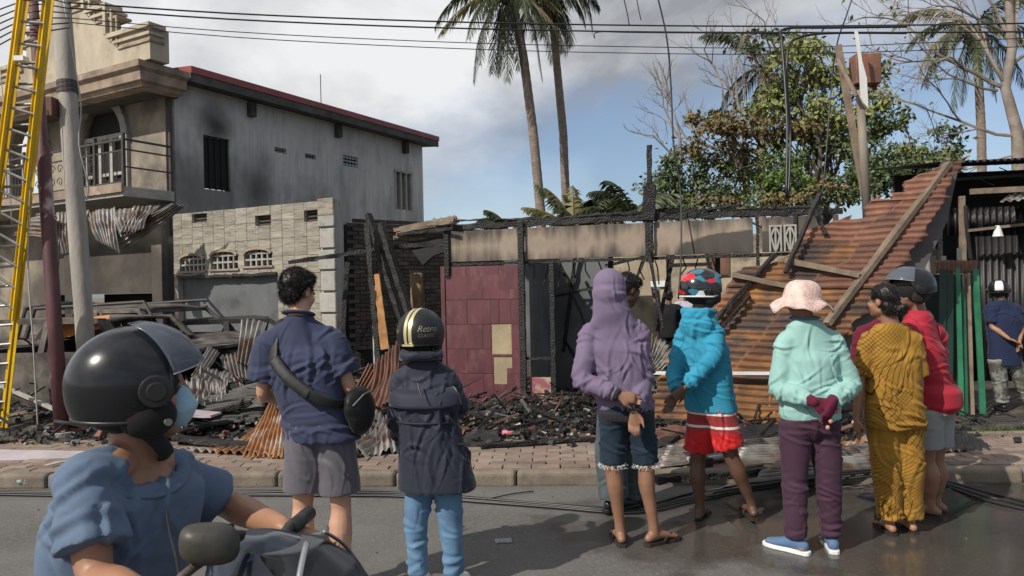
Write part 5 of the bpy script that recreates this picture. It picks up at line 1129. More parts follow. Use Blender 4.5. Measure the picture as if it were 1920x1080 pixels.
def tree(name, label, base, trunk_top, tr, clumps, mb_seed, cat='tree', group=None, bm_=M_branch, leafsize=.13, limbs=True):
    rng = np.random.RandomState(mb_seed); t = thing(name, label, cat, (base[0], base[1], base[2]), group); inv = Vector(base)
    mb = MB(); limb(mb, Vector(base) - inv, Vector(trunk_top) - inv, tr, tr * .6, rng, .04, 8, 10); mats = {}
    for (c, r, n, m) in clumps:
        pts, cen = cloud_pts(rng, tuple(Vector(c) - inv), r, n, sub=max(8, n // 150)); mats.setdefault(m.name, (m, []))[1].append(pts)
        if limbs:
            o0 = Vector(trunk_top) - inv; cc = Vector(c) - inv; pp = limb(mb, o0.lerp(Vector((0, 0, 0)), rng.rand() * .3), cc, tr * .38, tr * .16, rng, .1, 6, 6)
            for k in cen[:14]: limb(mb, pp[rng.randint(3, 7)], k, tr * .13, tr * .04, rng, .15, 5, 4)
    part(mb, 'trunk', bm_, t)
    for nm, (m, ls) in mats.items():
        V, F = leaves(np.concatenate(ls), rng, leafsize); arr_obj('crown', V, F, m, t)
    return t
def pc(px, py, d): return P(px, py, d)
D = 18.0
# big leafy tree
tree('leafy_tree', 'big half scorched leafy tree rising behind the kiosk with green and brown foliage', (pc(1560, 500, D).x, D, 0), pc(1545, 330, D), .16, [
    (pc(1540, 150, D), (.8, .8, .5), 652, M_leaf), (pc(1500, 190, D), (.8, .8, .5), 652, M_leaf), (pc(1470, 120, D), (.6, .6, .5), 442, M_leaf), (pc(1570, 225, D), (1.0, 1, .6), 894, M_leaf), (pc(1430, 200, D), (.7, .7, .4), 442, M_leaf), (pc(1465, 165, D), (.5, .6, .4), 300, M_leafl),
    (pc(1630, 185, D), (.6, .6, .6), 631, M_leaf), (pc(1655, 245, D), (.6, .7, .45), 589, M_leafd), (pc(1500, 85, D), (.5, .5, .3), 273, M_leaf), (pc(1440, 62, D), (.5, .4, .15), 136, M_leafd), (pc(1385, 235, D), (.8, .6, .22), 631, M_leafb), (pc(1400, 90, D), (.4, .4, .2), 115, M_leafd),
    (pc(1450, 255, D), (1.0, .6, .3), 842, M_leafb), (pc(1560, 275, D), (.9, .7, .4), 737, M_leafd), (pc(1330, 222, D), (.5, .4, .16), 294, M_leafb), (pc(1590, 135, D), (.5, .5, .4), 336, M_leafl), (pc(1630, 145, D), (.4, .4, .3), 273, M_leafl), (pc(1520, 250, D), (.5, .5, .3), 315, M_leafb)], 5, leafsize=.14)
tree('shrub', 'dark green foliage mass behind the middle of the charred beam', (pc(1330, 500, D + 1).x, D + 1, 0), pc(1330, 380, D + 1), .08, [
    (pc(1270, 330, D + 1), (.7, .7, .6), 1300, M_leafd), (pc(1330, 350, D + 1), (1.0, .7, .5), 1000, M_leafd), (pc(1400, 330, D + 1), (.9, .7, .6), 1000, M_leaf), (pc(1290, 285, D + 1), (.5, .6, .35), 500, M_leafb), (pc(1250, 365, D + 1), (.8, .6, .4), 500, M_leafd), (pc(1360, 290, D + 1), (.6, .6, .3), 600, M_leafb)], 6, 'shrub', None)
tree('shrub', 'bright green bush glowing low in the middle of the foliage', (pc(1475, 500, 17).x, 17, 0), pc(1475, 400, 17), .06, [(pc(1475, 330, 17), (.6, .5, .55), 2200, M_leafl), (pc(1440, 350, 17), (.4, .4, .35), 700, M_leafl), (pc(1510, 355, 17), (.4, .4, .3), 600, M_leafl)], 7, 'shrub', None, leafsize=.1)
tree('shrub', 'withered brown leaved hedge just above the scorched fascia', (pc(1420, 500, 16).x, 16, 0), pc(1430, 420, 16), .05, [(pc(x, y, 16), (.6, .4, .2), 330, (M_leafb if q % 2 else M_leafd)) for q, (x, y) in enumerate(((1270, 385), (1340, 383), (1400, 380), (1455, 378), (1510, 374), (1560, 358), (1610, 358)))], 8, 'shrub', None)
tree('shrub', 'grey green loose shrub behind the peak of the rusty roof', (pc(1730, 500, 17).x, 17, 0), pc(1730, 360, 17), .07, [(pc(1660, 300, 17), (.8, .6, .5), 1300, M_leafd), (pc(1720, 300, 17), (.7, .6, .4), 900, M_leaf), (pc(1770, 290, 17), (.5, .5, .35), 400, M_leafd), (pc(1700, 330, 17), (.9, .6, .4), 1200, M_leafd), (pc(1780, 250, 17), (.35, .3, .25), 160, M_leafd), (pc(1690, 220, 17), (.25, .3, .25), 160, M_leafd), (pc(1600, 340, 17), (.8, .6, .4), 1200, M_leafd)], 9, 'shrub', None)
def bare(name, label, base, starts, bm_, seed, lev=3, par_cat='tree', tr=None, **kw):
    rng = np.random.RandomState(seed); t = thing(name, label, par_cat, base); inv = Vector(base); tips = []
    if tr:
        mb = MB(); mb.tube([Vector(q) - inv for q in tr[0]], tr[1], 10, cap=False); part(mb, 'trunk', bm_, t, smooth=True)
    mb = MB()
    for (p, d, L_, r) in starts: branch(mb, Vector(p) - inv, d, L_, r, lev, rng, tips, **kw)
    part(mb, 'branches', bm_, t); return t, tips
bd = 19.0
b0 = (pc(1400, 500, bd).x, bd, 0)
bare('dead_tree', 'leafless pale dead tree with thin twigs left of the leafy tree', b0, [(pc(1395, 260, bd), (-.45, 0, 1), 1.5, .05), (pc(1395, 260, bd), (.15, 0, 1), 1.6, .05), (pc(1410, 240, bd), (.5, 0, 1), 1.5, .045), (pc(1380, 300, bd), (-1, 0, .8), 1.4, .045), (pc(1430, 200, bd), (.1, .1, 1), 1.4, .04)], M_twig, 12, 4, tr=([b0, pc(1400, 380, bd), pc(1395, 260, bd)], [.12, .09, .06]), spread=.42, kids=3, shrink=.66)
b1_ = (pc(1275, 500, bd).x, bd + .5, 0)
bare('dead_tree', 'smaller twiggy dead tree at the left end of the foliage', b1_, [(pc(1275, 260, bd), (-.5, 0, .9), 1.0, .035), (pc(1275, 260, bd), (.1, 0, 1), 1.1, .035), (pc(1270, 300, bd), (-.8, 0, .6), .9, .03)], M_twig, 13, 3, tr=([b1_, pc(1278, 380, bd), pc(1275, 260, bd)], [.08, .06, .04]), spread=.45, kids=3)
b2_ = (pc(1905, 500, 14).x, 14, 0); bt = 14
t_, tips = bare('bare_tree', 'large gnarled bare tree reaching in from the right edge over the shed', b2_, [
    (pc(1885, 165, bt), (-1, .1, .35), 1.5, .045), (pc(1880, 150, bt), (-.55, .1, 1), 1.4, .04), (pc(1896, 90, bt), (-.3, 0, 1), 1.3, .04), (pc(1900, 60, bt), (.4, 0, 1), 1.0, .05), (pc(1905, 255, bt), (-1, .1, .05), 1.7, .034), (pc(1898, 120, bt), (.9, 0, .5), 1.0, .04), (pc(1870, 170, bt), (-1, -.2, -.02), 1.3, .028), (pc(1905, 290, bt), (-.9, .2, -.15), 1.0, .022), (pc(1885, 60, bt), (-1, 0, .5), 1.3, .03)], M_twig, 14, 4,
    tr=([b2_, pc(1912, 380, bt), pc(1908, 250, bt), pc(1885, 165, bt), pc(1898, 90, bt), pc(1890, -20, bt)], [.14, .12, .105, .085, .08, .065]), spread=.5, kids=3, shrink=.68, up=.1)
rng = np.random.RandomState(3)
V, F = leaves(np.repeat(np.array([tuple(q) for q in tips if rng.rand() < .18]), 3, 0) + rng.randn(3 * 0 + 0, 3) if False else np.array([tuple(q) for q in tips if rng.rand() < .25]), rng, .12); arr_obj('sparse_leaves', V, F, M_leafd, t_)

def palm(label, base, pts, rads, crown, nf, Lf, seed, mats, droop=1.0, az=None, els=None, name='coconut_palm', group='coconut palms', skirt=6, wid=.5, nl=46):
    rng = np.random.RandomState(seed); t = thing(name, label, 'palm tree', base, group); inv = Vector(base)
    if pts:
        P3 = [Vector(q) - inv for q in pts]; fine = []
        for i in range(len(P3) - 1):
            for k in range(14): fine.append(P3[i].lerp(P3[i + 1], k / 14))
        fine.append(P3[-1]); m = len(fine)
        rr_ = [np.interp(k / (m - 1), np.linspace(0, 1, len(rads)), rads) * (1 + .05 * (k % 2)) for k in range(m)]
        part(MB().tube(fine, rr_, 14, cap=False), 'trunk', M_bark, t, smooth=True)
    c = Vector(crown) - inv
    if skirt:
        mb = MB()
        for k in range(skirt):
            a = rng.rand() * 6.28; mb.tube([c, c + Vector((math.cos(a) * .15, math.sin(a) * .15, -.35)), c + Vector((math.cos(a) * .2, math.sin(a) * .2, -.75))], [.06, .05, .02], 6)
        for k in range(9):
            a = rng.rand() * 6.28; q = c + Vector((math.cos(a) * .22, math.sin(a) * .22, -.25 - rng.rand() * .35)); mb.tube([q - Vector((0, 0, .11)), q - Vector((0, 0, .07)), q, q + Vector((0, 0, .07)), q + Vector((0, 0, .11))], [.02, .08, .11, .08, .02], 8)
        part(mb, 'fruit_cluster', M_branch, t, smooth=True)
    for k in range(nf):
        a = (az[k] if az else k * 2.4 + rng.rand() * .5); el = (els[k] if els else rng.uniform(-.5, 1.1)); L_ = Lf * rng.uniform(.85, 1.1); pts_ = []; q = Vector(c); e = el; seg = 18
        bend = droop * rng.uniform(1.3, 1.9) * (1.0 if el > -.2 else .6)
        for s in range(seg + 1):
            pts_.append(Vector(q)); e2 = max(-1.45, e - bend * (s / seg) ** 1.2); q = q + Vector((math.cos(a) * math.cos(e2), math.sin(a) * math.cos(e2), math.sin(e2))) * L_ / seg
        mb = MB(); mb.tube(pts_, [.03 * (1 - .85 * s / seg) for s in range(seg + 1)], 4, cap=False)
        for s in range(nl):
            tt = .12 + .88 * s / nl; i = min(int(tt * seg), seg - 1); p = pts_[i].lerp(pts_[i + 1], tt * seg - i); tg = (pts_[i + 1] - pts_[i]).normalized(); sd_ = tg.cross(Vector((0, 0, 1))).normalized()
            ll = wid * (math.sin(math.pi * min(1, tt * .93 + .05)) ** .6) * rng.uniform(.8, 1.15)
            for sg in (-1, 1):
                d = (sd_ * sg * rng.uniform(.5, .9) + tg * .75 + Vector((0, 0, -.55 * rng.uniform(.5, 1.8)))).normalized(); w = tg * .022
                mid = p + d * ll * .5 ; tip = p + d * ll + Vector((0, 0, -.25 * ll)); mb.add([p - w * .6, p + w * .6, mid + w, tip, mid - w], [(0, 1, 2, 3, 4)])
        m = mats[0] if rng.rand() > .22 else mats[1]
        part_ = mb.build('frond', m, None, fix=False); part_.parent = t
    return t
PD = 19.0
palm('left hand tall coconut palm with drooping fronds above the kiosk', (pc(1018, 500, PD).x, PD, 0), [(pc(1018, 500, PD).x, PD, 0), pc(1014, 400, PD), pc(1000, 250, PD), pc(982, 110, PD), pc(958, -25, PD)], [.15, .12, .115, .11, .09], pc(956, -25, PD), 22, 2.45, 31, (M_palm, M_palmy),
     az=[3.1, 3.4, 2.9, 3.9, 2.4, 3.2, .2, -.2, .5, 5.6, 4.5, 1.6, 2.0, 4.1, 4.9, 5.9, .9, 3.0, 3.6, 5.3, 3.3, .0], els=[.15, -.3, -.75, -.7, -1.1, .6, -.45, -.9, .1, -.6, -1.1, .3, -.6, -.4, -.2, .5, .9, -1.15, -1.2, -1.3, .9, .8])
palm('right hand tall coconut palm with slightly curved trunk above kiosk', (pc(1072, 500, PD + 1).x, PD + 1, 0), [(pc(1072, 500, PD + 1).x, PD + 1, 0), pc(1062, 400, PD + 1), pc(1056, 250, PD + 1), pc(1042, 100, PD + 1), pc(1026, -45, PD + 1)], [.15, .11, .11, .10, .08], pc(1024, -40, PD + 1), 20, 2.0, 37, (M_palm, M_palmy),
     az=[0, .3, -.3, .8, 5.6, .1, 5.2, 4.4, 1.5, 2.2, 3.1, 3.5, 4.0, 5.9, -.1, .5, 3.0, 4.7, .2, 6.0], els=[-.1, .15, -.5, -.6, -.9, -1.0, -.3, -1.0, .3, -.4, .1, -.5, -.9, .4, .7, -1.1, .8, .2, -1.2, -.1])
palm('coconut palm with yellowing fronds behind the bare tree at right', (pc(1845, 500, 22).x, 22, 0), [(pc(1845, 500, 22).x, 22, 0), pc(1842, 380, 22), pc(1840, 250, 22), pc(1835, 150, 22), pc(1828, 50, 22)], [.15, .12, .12, .11, .1], pc(1828, 50, 22), 18, 2.6, 41, (M_palm, M_palmy),
     az=[3.1, 3.3, 2.8, 3.0, 3.5, 0, .2, -.3, 5.0, 1.0, 2.0, 4.2, 5.5, .6, 3.2, 4.8, 3.8, 5.8], els=[.35, -.1, -.5, .8, -.9, .3, -.4, -.9, -1.0, .3, .0, -.6, -.3, .7, -1.15, .6, .2, -1.1])
palm('short palm sprouting stiff fronds beside the right hand palm trunk', (pc(1078, 500, 15).x, 15, 0), None, None, pc(1076, 440, 15), 7, 1.3, 43, (M_palmy, M_palm), .5, name='young_palm', group='young palms behind the kiosk', skirt=0, els=[1.4, 1.25, 1.1, .9, 1.0, .7, 1.3], az=[3.1, 2.6, 0, 3.1, .2, 0, 1.5], wid=.3)
palm('young palm with arching fronds left of the charred spike', (pc(1185, 500, 15).x, 15, 0), None, None, pc(1188, 415, 15), 10, 1.4, 47, (M_palm, M_palm), .9, name='young_palm', group='young palms behind the kiosk', skirt=0, els=[1.3, 1.0, .7, 1.1, .6, .9, 1.2, .8, .5, 1.0], az=[3.1, 3.0, 3.3, 0, .3, 1.5, 4.0, 2.4, 0, .8], wid=.35)
palm('tiny palm tip peeking over the burnt roof beam', (pc(950, 500, 15).x, 15, 0), None, None, pc(955, 440, 15), 5, .7, 53, (M_palm, M_palm), .7, name='young_palm', group='young palms behind the kiosk', skirt=0, els=[1.3, 1.1, .8, 1.0, .6], az=[3.1, 2.9, 3.3, 0, .3], wid=.25)
palm('small palm between the two trunks and the charred spike', (pc(1120, 500, 15.5).x, 15.5, 0), None, None, pc(1115, 425, 15.5), 7, .9, 59, (M_palm, M_leafd), .8, name='young_palm', group='young palms behind the kiosk', skirt=0, els=[1.3, 1.1, .8, 1.0, .6, .9, 1.2], az=[3.1, 2.9, 3.3, 0, .3, 1.5, 4.5], wid=.3)
palm('far palm with blurred fronds rising inside the leafy tree', (pc(1430, 500, 24).x, 24, 0), [(pc(1430, 500, 24).x, 24, 0), pc(1425, 300, 24), pc(1440, 150, 24)], [.15, .13, .12], pc(1440, 120, 24), 12, 2.6, 61, (M_palm, M_palm), group=None, name='palm_tree')
# ================================================================== PEOPLE
def skin(name, c): 
    return mat(name, c, tuple(x * .82 for x in c), 8, 0.5, 0.12, 120, rnd=0, detail=4, subsurf=.08, bdist=.002)
def cloth(name, c, c2=None, rough=.9, b=.25, bs=500, sheen=.08, sc=5, wr=.3, wd=.006):
    m = mat(name, c, c2 or tuple(x * .86 for x in c), sc, rough, b, bs, rnd=0, sheen=sheen, bdist=.0015, detail=5, spec=.25)
    N, L, bs_ = nodes(m); bp = [n for n in N if n.type == 'BUMP'][0]; tc = N.new("ShaderNodeTexCoord")
    dn = N.new("ShaderNodeTexNoise"); dn.inputs["Scale"].default_value = 5; L.new(tc.outputs["Object"], dn.inputs["Vector"])
    vm = N.new("ShaderNodeVectorMath"); vm.operation = 'MULTIPLY_ADD'; L.new(dn.outputs["Color"], vm.inputs[0]); vm.inputs[1].default_value = (.35, .35, .35); L.new(tc.outputs["Object"], vm.inputs[2])
    n = N.new("ShaderNodeTexNoise"); n.noise_type = 'RIDGED_MULTIFRACTAL'; n.inputs["Scale"].default_value = 11; n.inputs["Detail"].default_value = 2.5; n.inputs["Roughness"].default_value = .45; L.new(vm.outputs[0], n.inputs["Vector"])
    b2 = N.new("ShaderNodeBump"); b2.inputs["Strength"].default_value = wr; b2.inputs["Distance"].default_value = wd; L.new(n.outputs[0], b2.inputs["Height"]); L.new(b2.outputs[0], bp.inputs["Normal"])
    return m
SK_dark = skin('dark_brown_skin', (.12, .062, .04)); SK_med = skin('brown_skin', (.26, .135, .085)); SK_light = skin('tan_skin', (.52, .29, .2)); SK_mid = skin('warm_brown_skin', (.34, .175, .105))
HAIR = mat('black_hair', (.012, .010, .009), (.005, .004, .004), 30, .42, .8, 90, rnd=0, stretch=(1, 1, .3), bdist=.004, spec=.4)
def ell(mb, c, r, M=None, nu=16, nv=10):
    v = []; f = []
    for i in range(nv + 1):
        ph = math.pi * i / nv
        for j in range(nu):
            th = 2 * math.pi * j / nu; v.append((c[0] + r[0] * math.sin(ph) * math.cos(th), c[1] + r[1] * math.sin(ph) * math.sin(th), c[2] + r[2] * math.cos(ph)))
    for i in range(nv):
        for j in range(nu):
            a, b = i * nu + j, i * nu + (j + 1) % nu; f.append((a, a + nu, b + nu, b))
    return mb.add(v, f, M)
def ltube(mb, pts, rad, n=14, side=(1, 0, 0), caps=True):
    """tube with rounded ends and elliptic rings: rad entries (r along 'side', r across)"""
    pts = [Vector(p) for p in pts]; rad = [(r, r) if isinstance(r, (int, float)) else r for r in rad]
    t0 = (pts[1] - pts[0]).normalized(); t1 = (pts[-1] - pts[-2]).normalized()
    if caps:
        P_, R_ = [], []
        for a in (.999, .75, .4): m = min(rad[0]); P_.append(pts[0] - t0 * m * a); s = math.sqrt(max(1 - a * a, .003)); R_.append((rad[0][0] * s, rad[0][1] * s))
        P_ += pts; R_ += rad
        for a in (.4, .75, .999): m = min(rad[-1]); P_.append(pts[-1] + t1 * m * a); s = math.sqrt(max(1 - a * a, .003)); R_.append((rad[-1][0] * s, rad[-1][1] * s))
        pts, rad = P_, R_
    return mb.tube(pts, rad, n, ref=side)
def rings(mb, rs, n=40, ex=2.4):
    """horizontal ring loft: rs = [(cx,cy,cz,rx,ry)]"""
    o = len(mb.v)
    for (x, y, z, rx, ry) in rs:
        for i in range(n):
            th = 2 * math.pi * i / n; c, s = math.cos(th), math.sin(th)
            mb.v.append((x + rx * math.copysign(abs(c) ** (2 / ex), c), y + ry * math.copysign(abs(s) ** (2 / ex), s), z))
    m = len(rs)
    for k in range(m - 1):
        for i in range(n): mb.f.append((o + k * n + i, o + k * n + (i + 1) % n, o + (k + 1) * n + (i + 1) % n, o + (k + 1) * n + i))
    mb.f.append(tuple(o + i for i in reversed(range(n)))); mb.f.append(tuple(o + (m - 1) * n + i for i in range(n)))
def smooth_pts(pts, rad, k=4):
    pts = [Vector(p) for p in pts]; rad = [r if isinstance(r, tuple) else (r, r) for r in rad]; P_, R_ = [], []
    for i in range(len(pts) - 1):
        p0, p1, p2, p3 = pts[max(i - 1, 0)], pts[i], pts[i + 1], pts[min(i + 2, len(pts) - 1)]
        for s in range(k):
            t = s / k; P_.append(0.5 * ((2 * p1) + (p2 - p0) * t + (2 * p0 - 5 * p1 + 4 * p2 - p3) * t * t + (3 * p1 - p0 - 3 * p2 + p3) * t ** 3))
            u = t * t * (3 - 2 * t); R_.append(tuple(rad[i][q] + (rad[i + 1][q] - rad[i][q]) * u for q in (0, 1)))
    P_.append(pts[-1]); R_.append(rad[-1]); return P_, R_
def crease(w, co, p0, n0, a, amp, wd, ln, cur, rs):
    a = a - n0 * a.dot(n0); 
    if np.linalg.norm(a) < .2: return
    a /= np.linalg.norm(a); t = np.cross(n0, a); rel = co - p0; u = rel @ t; v = rel @ a + cur * u * u / ln; h = rel @ n0
    near = (np.abs(u) < ln * 2.4) & (np.abs(v) < wd * 5) & (np.abs(h) < .07)
    u, v = u[near], v[near]; wl = wd * (1 + .35 * u / ln)
    e = np.exp(-(u / ln) ** 2) * (1 + .25 * np.sin(u * 40 + rs.rand() * 6))
    w[near] += amp * e * (np.exp(-(v / wl) ** 2) - .75 * np.exp(-((v - wl * 1.9) / (wl * 1.1)) ** 2))
def folds(co, no, specs, seed):
    rs = np.random.RandomState(seed + 100); w = np.zeros(len(co)); n = len(co)
    for q in range(4):
        d = rs.randn(3) * (9 + 4 * q); w += .0014 * np.sin(co @ d + rs.rand() * 6 + np.sin(co @ (rs.randn(3) * 7)) * 1.2)
    for sp_ in specs:
        if sp_[0] == 'crump':
            _, amp, fr = sp_
            for i in rs.randint(0, n, 13):
                d = np.array([rs.randn() * .9 + (.9 if rs.rand() < .5 else 0), rs.randn() * .5, rs.randn() * .6 + .3])
                crease(w, co, co[i], no[i], d / (np.linalg.norm(d) + 1e-6), amp * rs.uniform(.4, 1.2), rs.uniform(.007, .012), rs.uniform(.07, .20), rs.uniform(-.35, .35), rs)
        elif sp_[0] == 'strand':
            _, amp, fr, d = sp_; d = np.array(d, float); d /= np.linalg.norm(d); w += amp * np.sin(co @ d * fr + 1.5 * np.sin(co @ (rs.randn(3) * 12)))
        else:
            _, c, r, d, fr, amp = sp_; d = np.array(d, float); d /= np.linalg.norm(d); rr_ = np.linalg.norm((co - np.array(c)) / np.array(r), axis=1)
            pr = np.exp(-rr_ ** 2 * 1.3); tot = pr.sum()
            if tot < 1e-6: continue
            vol = float(np.prod(np.array(r))) ** (1 / 3); N_ = int(4 + vol * 30)
            for i in rs.choice(n, N_, p=pr / tot):
                dd = d + rs.randn(3) * .22; crease(w, co, co[i], no[i], dd / np.linalg.norm(dd), amp * rs.uniform(.35, 1.25), rs.uniform(.007, .014), vol * rs.uniform(.4, 1.1), rs.uniform(-.5, .5), rs)
    return np.clip(w, -.02, .024)
def fuse(name, mb, m, parent, vox=.008, sm=4, spec=None, seed=1, smf=.6):
    me = bpy.data.meshes.new(name); me.from_pydata(mb.v, [], mb.f)
    o = bpy.data.objects.new(name, me); C.objects.link(o)
    r = o.modifiers.new("r", 'REMESH'); r.mode = 'VOXEL'; r.voxel_size = vox; r.adaptivity = 0
    if sm: s = o.modifiers.new("s", 'SMOOTH'); s.factor = smf; s.iterations = sm
    dg = bpy.context.evaluated_depsgraph_get(); ev = o.evaluated_get(dg); nm = bpy.data.meshes.new_from_object(ev)
    o.modifiers.clear(); o.data = nm; bpy.data.meshes.remove(me); nm.name = name
    n = len(nm.vertices)
    if spec:
        co = np.empty(n * 3); nm.vertices.foreach_get('co', co); co = co.reshape(-1, 3); no = np.empty(n * 3); nm.vertex_normals.foreach_get('vector', no); no = no.reshape(-1, 3)
        if callable(spec): co = spec(co, no)
        else: co = co + no * folds(co, no, spec, seed)[:, None]
        nm.vertices.foreach_set('co', co.reshape(-1)); nm.update()
    nm.polygons.foreach_set("use_smooth", [True] * len(nm.polygons)); nm.materials.clear(); nm.materials.append(m); o.parent = parent
    return o
def hand(mb, w, d, pn, side, curl=.5, k=1.0, spread=.08):
    """w wrist, d direction to knuckles, pn palm normal, side +1 when the thumb is on d x pn side"""
    w = Vector(w); d = Vector(d).normalized(); pn = Vector(pn); pn = (pn - d * pn.dot(d)).normalized(); a = d.cross(pn) * side
    ltube(mb, [w - d * .01 * k, w + d * .03 * k, w + d * .07 * k, w + d * .092 * k], [(.026 * k, .018 * k), (.034 * k, .017 * k), (.041 * k, .015 * k), (.040 * k, .013 * k)], 12, side=a)
    for i, (off, L_, cv) in enumerate(((.030, .068, .85), (.0105, .077, 1.0), (-.0100, .071, 1.08), (-.029, .056, 1.15))):
        b = w + d * (.088 - .004 * abs(i - 1)) * k + a * off * k; dd = (d + a * off * spread * 30 * .3).normalized(); pts = [b - dd * .02 * k, b]; c = curl * cv
        for q, fr in enumerate((.45, .31, .24)):
            dd = (Matrix.Rotation(-c * (.75, 1.0, .7)[q] * side, 3, a) @ dd); 
            if dd.dot(pn) < 0 and curl > 0.05 and q == 0: dd = dd - pn * 2 * dd.dot(pn)
            pts.append(pts[-1] + dd * L_ * fr * k)
        ltube(mb, pts, [.0088 * k, .0092 * k, .0082 * k, .0078 * k, .0062 * k], 8)
    b = w + d * .022 * k + a * .026 * k; t1 = (d * .75 + a * .8 + pn * .25).normalized(); t2 = (d * .95 + a * .25 + pn * .45).normalized()
    ltube(mb, [b - t1 * .012 * k, b + t1 * .032 * k, b + t1 * .032 * k + t2 * .03 * k, b + t1 * .032 * k + t2 * .052 * k], [.014 * k, .012 * k, .0095 * k, .0075 * k], 8)
def foot(mb, a, yaw, k=1.0):
    a = Vector(a); f = Vector((math.sin(yaw), math.cos(yaw), 0)); s = Vector((f.y, -f.x, 0))
    def q(u, z, x=0): return Vector((a.x, a.y, 0)) + f * u * k + s * x * k + Vector((0, 0, z * k + a.z - .085 * k))
    ltube(mb, [q(-.045, .034), q(-.01, .048), q(.045, .046), (q(.10, .033)), q(.145, .022), q(.172, .018)], [(.027 * k, .027 * k), (.031 * k, .040 * k), (.034 * k, .034 * k), (.041 * k, .024 * k), (.045 * k, .018 * k), (.042 * k, .014 * k)], 12, side=s)
    for i in range(5): 
        x = (i - 2) * .0175; ltube(mb, [q(.155, .016, x), q(.198 - .008 * abs(i - 1.5) - .004 * i, .013, x * 1.05)], [.0105 * k, .0085 * k], 7)
class Person:
    def __init__(s, label, px, py, yaw, H, sk, group=None, gz=0.0, vox=.0075, depth=None):
        r = G(px, py, gz) if depth is None else Vector((P(px, py, depth).x, depth, gz))
        s.k = H / 1.75; s.root = thing('person', label, 'person', Matrix.Translation(r) @ Matrix.Rotation(R(yaw), 4, 'Z'), group)
        s.M = s.root.matrix_world.copy(); s.inv = s.M.inverted(); s.R = r; s.yaw = R(yaw); s.j = {}; s.sk = sk; s.vox = vox; s.mb = MB(); s.H = H
    def J(s, **kw):
        for n, v in kw.items(): s.j[n] = (Vector((0, 0, -.030 * s.k)) if n in ('shL', 'shR') else Vector()) + s.inv @ P(v[0], v[1], s.R.y + (v[2] if len(v) > 2 else 0.0))
        return s
    def W(s, v): return s.inv.to_3x3() @ Vector(v)          # world direction to local
    def head(s, yaw=0, pitch=0, roll=0):
        s.hM = Matrix.Translation(s.j['head']) @ Matrix.Rotation(R(yaw), 4, 'Z') @ Matrix.Rotation(R(roll), 4, 'Y') @ Matrix.Rotation(R(-pitch), 4, 'X') @ Matrix.Scale(s.k, 4); return s
    def body(s, toes=(0, 0), hands=None, bare_feet=True, arms=True, heavy=1.0, legs=True, calf=1.0, feet=True, thigh=1.0):
        k, j, mb = s.k, s.j, s.mb; M = s.hM
        ell(mb, (0, -.018, .032), (.075, .094, .088), M); ell(mb, (0, .028, -.028), (.061, .066, .086), M); ell(mb, (0, .058, -.088), (.033, .028, .024), M); ell(mb, (0, .0, -.06), (.060, .06, .04), M)
        mb2 = MB(); ltube(mb2, [(0, .086, .018), (0, .101, -.008), (0, .106, -.022)], [.008, .010, .012], 8); ell(mb2, (.012, .096, -.026), (.008, .01, .008)); ell(mb2, (-.012, .096, -.026), (.008, .01, .008))
        ell(mb2, (0, .078, .026), (.042, .016, .009)); ell(mb2, (0, .088, -.052), (.023, .010, .007)); ell(mb2, (0, .086, -.062), (.02, .010, .007))
        for sx in (-1, 1): ell(mb2, (sx * .076, -.008, -.004), (.010, .019, .031)); ell(mb2, (sx * .040, .058, -.03), (.022, .022, .022))
        mb.add(mb2.v, mb2.f, M)
        nb = j['neck']; hc = j['head']; up = (hc - nb)
        ltube(mb, [nb + Vector((0, -.01, -.05)) * k, nb + Vector((0, -.008, 0)) * k, nb.lerp(hc, .45) + Vector((0, -.005, 0)) * k, nb.lerp(hc, .75)], [(.068 * k, .06 * k), (.060 * k, .058 * k), (.053 * k, .055 * k), (.052 * k, .055 * k)], 14)
        sh = (j['shL'] + j['shR']) / 2; hp_ = (j['hipL'] + j['hipR']) / 2 if legs else j['hip']
        T = [(-.05, .13, .09), (.1, .145, .1), (.4, .13, .095), (.7, .145, .1), (.9, .13, .085), (1.0, .10, .07), (1.06, .06, .055)]
        rings(mb, [(*(hp_.lerp(sh, t)), rx * k * heavy * .88, ry * k * heavy * .86) for (t, rx, ry) in T], 24, 2.2)
        if arms:
            for sd_ in 'LR':
                a, b, c = j['sh' + sd_], j['el' + sd_], j['wr' + sd_]; f = (c - b).normalized()
                P_, R_ = smooth_pts([a.lerp(sh, .3), a, a.lerp(b, .5), b, b.lerp(c, .28), b.lerp(c, .7), c], [.045 * k, .05 * k, .043 * k, .036 * k, .040 * k, .031 * k, (.027 * k, .021 * k)], 3)
                ltube(mb, P_, R_, 12, side=s.j.get('side' + sd_, (1, 0, 0)))
                if hands and hands.get(sd_):
                    h = hands[sd_]; hand(mb, c, s.W(h[0]), s.W(h[1]), h[2], h[3], k)
        if legs:
            for sd_, ty in zip('LR', toes):
                a, b, c = j['hip' + sd_], j['kn' + sd_], j['an' + sd_]; bk_ = Vector((-math.sin(ty), -math.cos(ty), 0))
                P_, R_ = smooth_pts([a + Vector((0, 0, .03)), a.lerp(b, .4), a.lerp(b, .85), b, b.lerp(c, .28) + bk_ * .016 * k, b.lerp(c, .6) + bk_ * .008 * k, b.lerp(c, .88), c - Vector((0, 0, .02)) * k],
                                    [.085 * k * heavy, .076 * k * heavy, .056 * k, .053 * k, .056 * k * calf, .043 * k * calf, .033 * k, .034 * k], 3)
                ltube(mb, P_, R_, 14)
                if feet: foot(mb, c, ty, k)
        return s
    def finish(s, sm=3):
        o = fuse('body', s.mb, s.sk, s.root, s.vox, sm)
        for sx in (-1, 1):
            e = MB(); ell(e, (sx * .031, .073, .006), (.013, .012, .010), s.hM, 10, 6); e.build('eye', EYE, s.root, True)
        return o
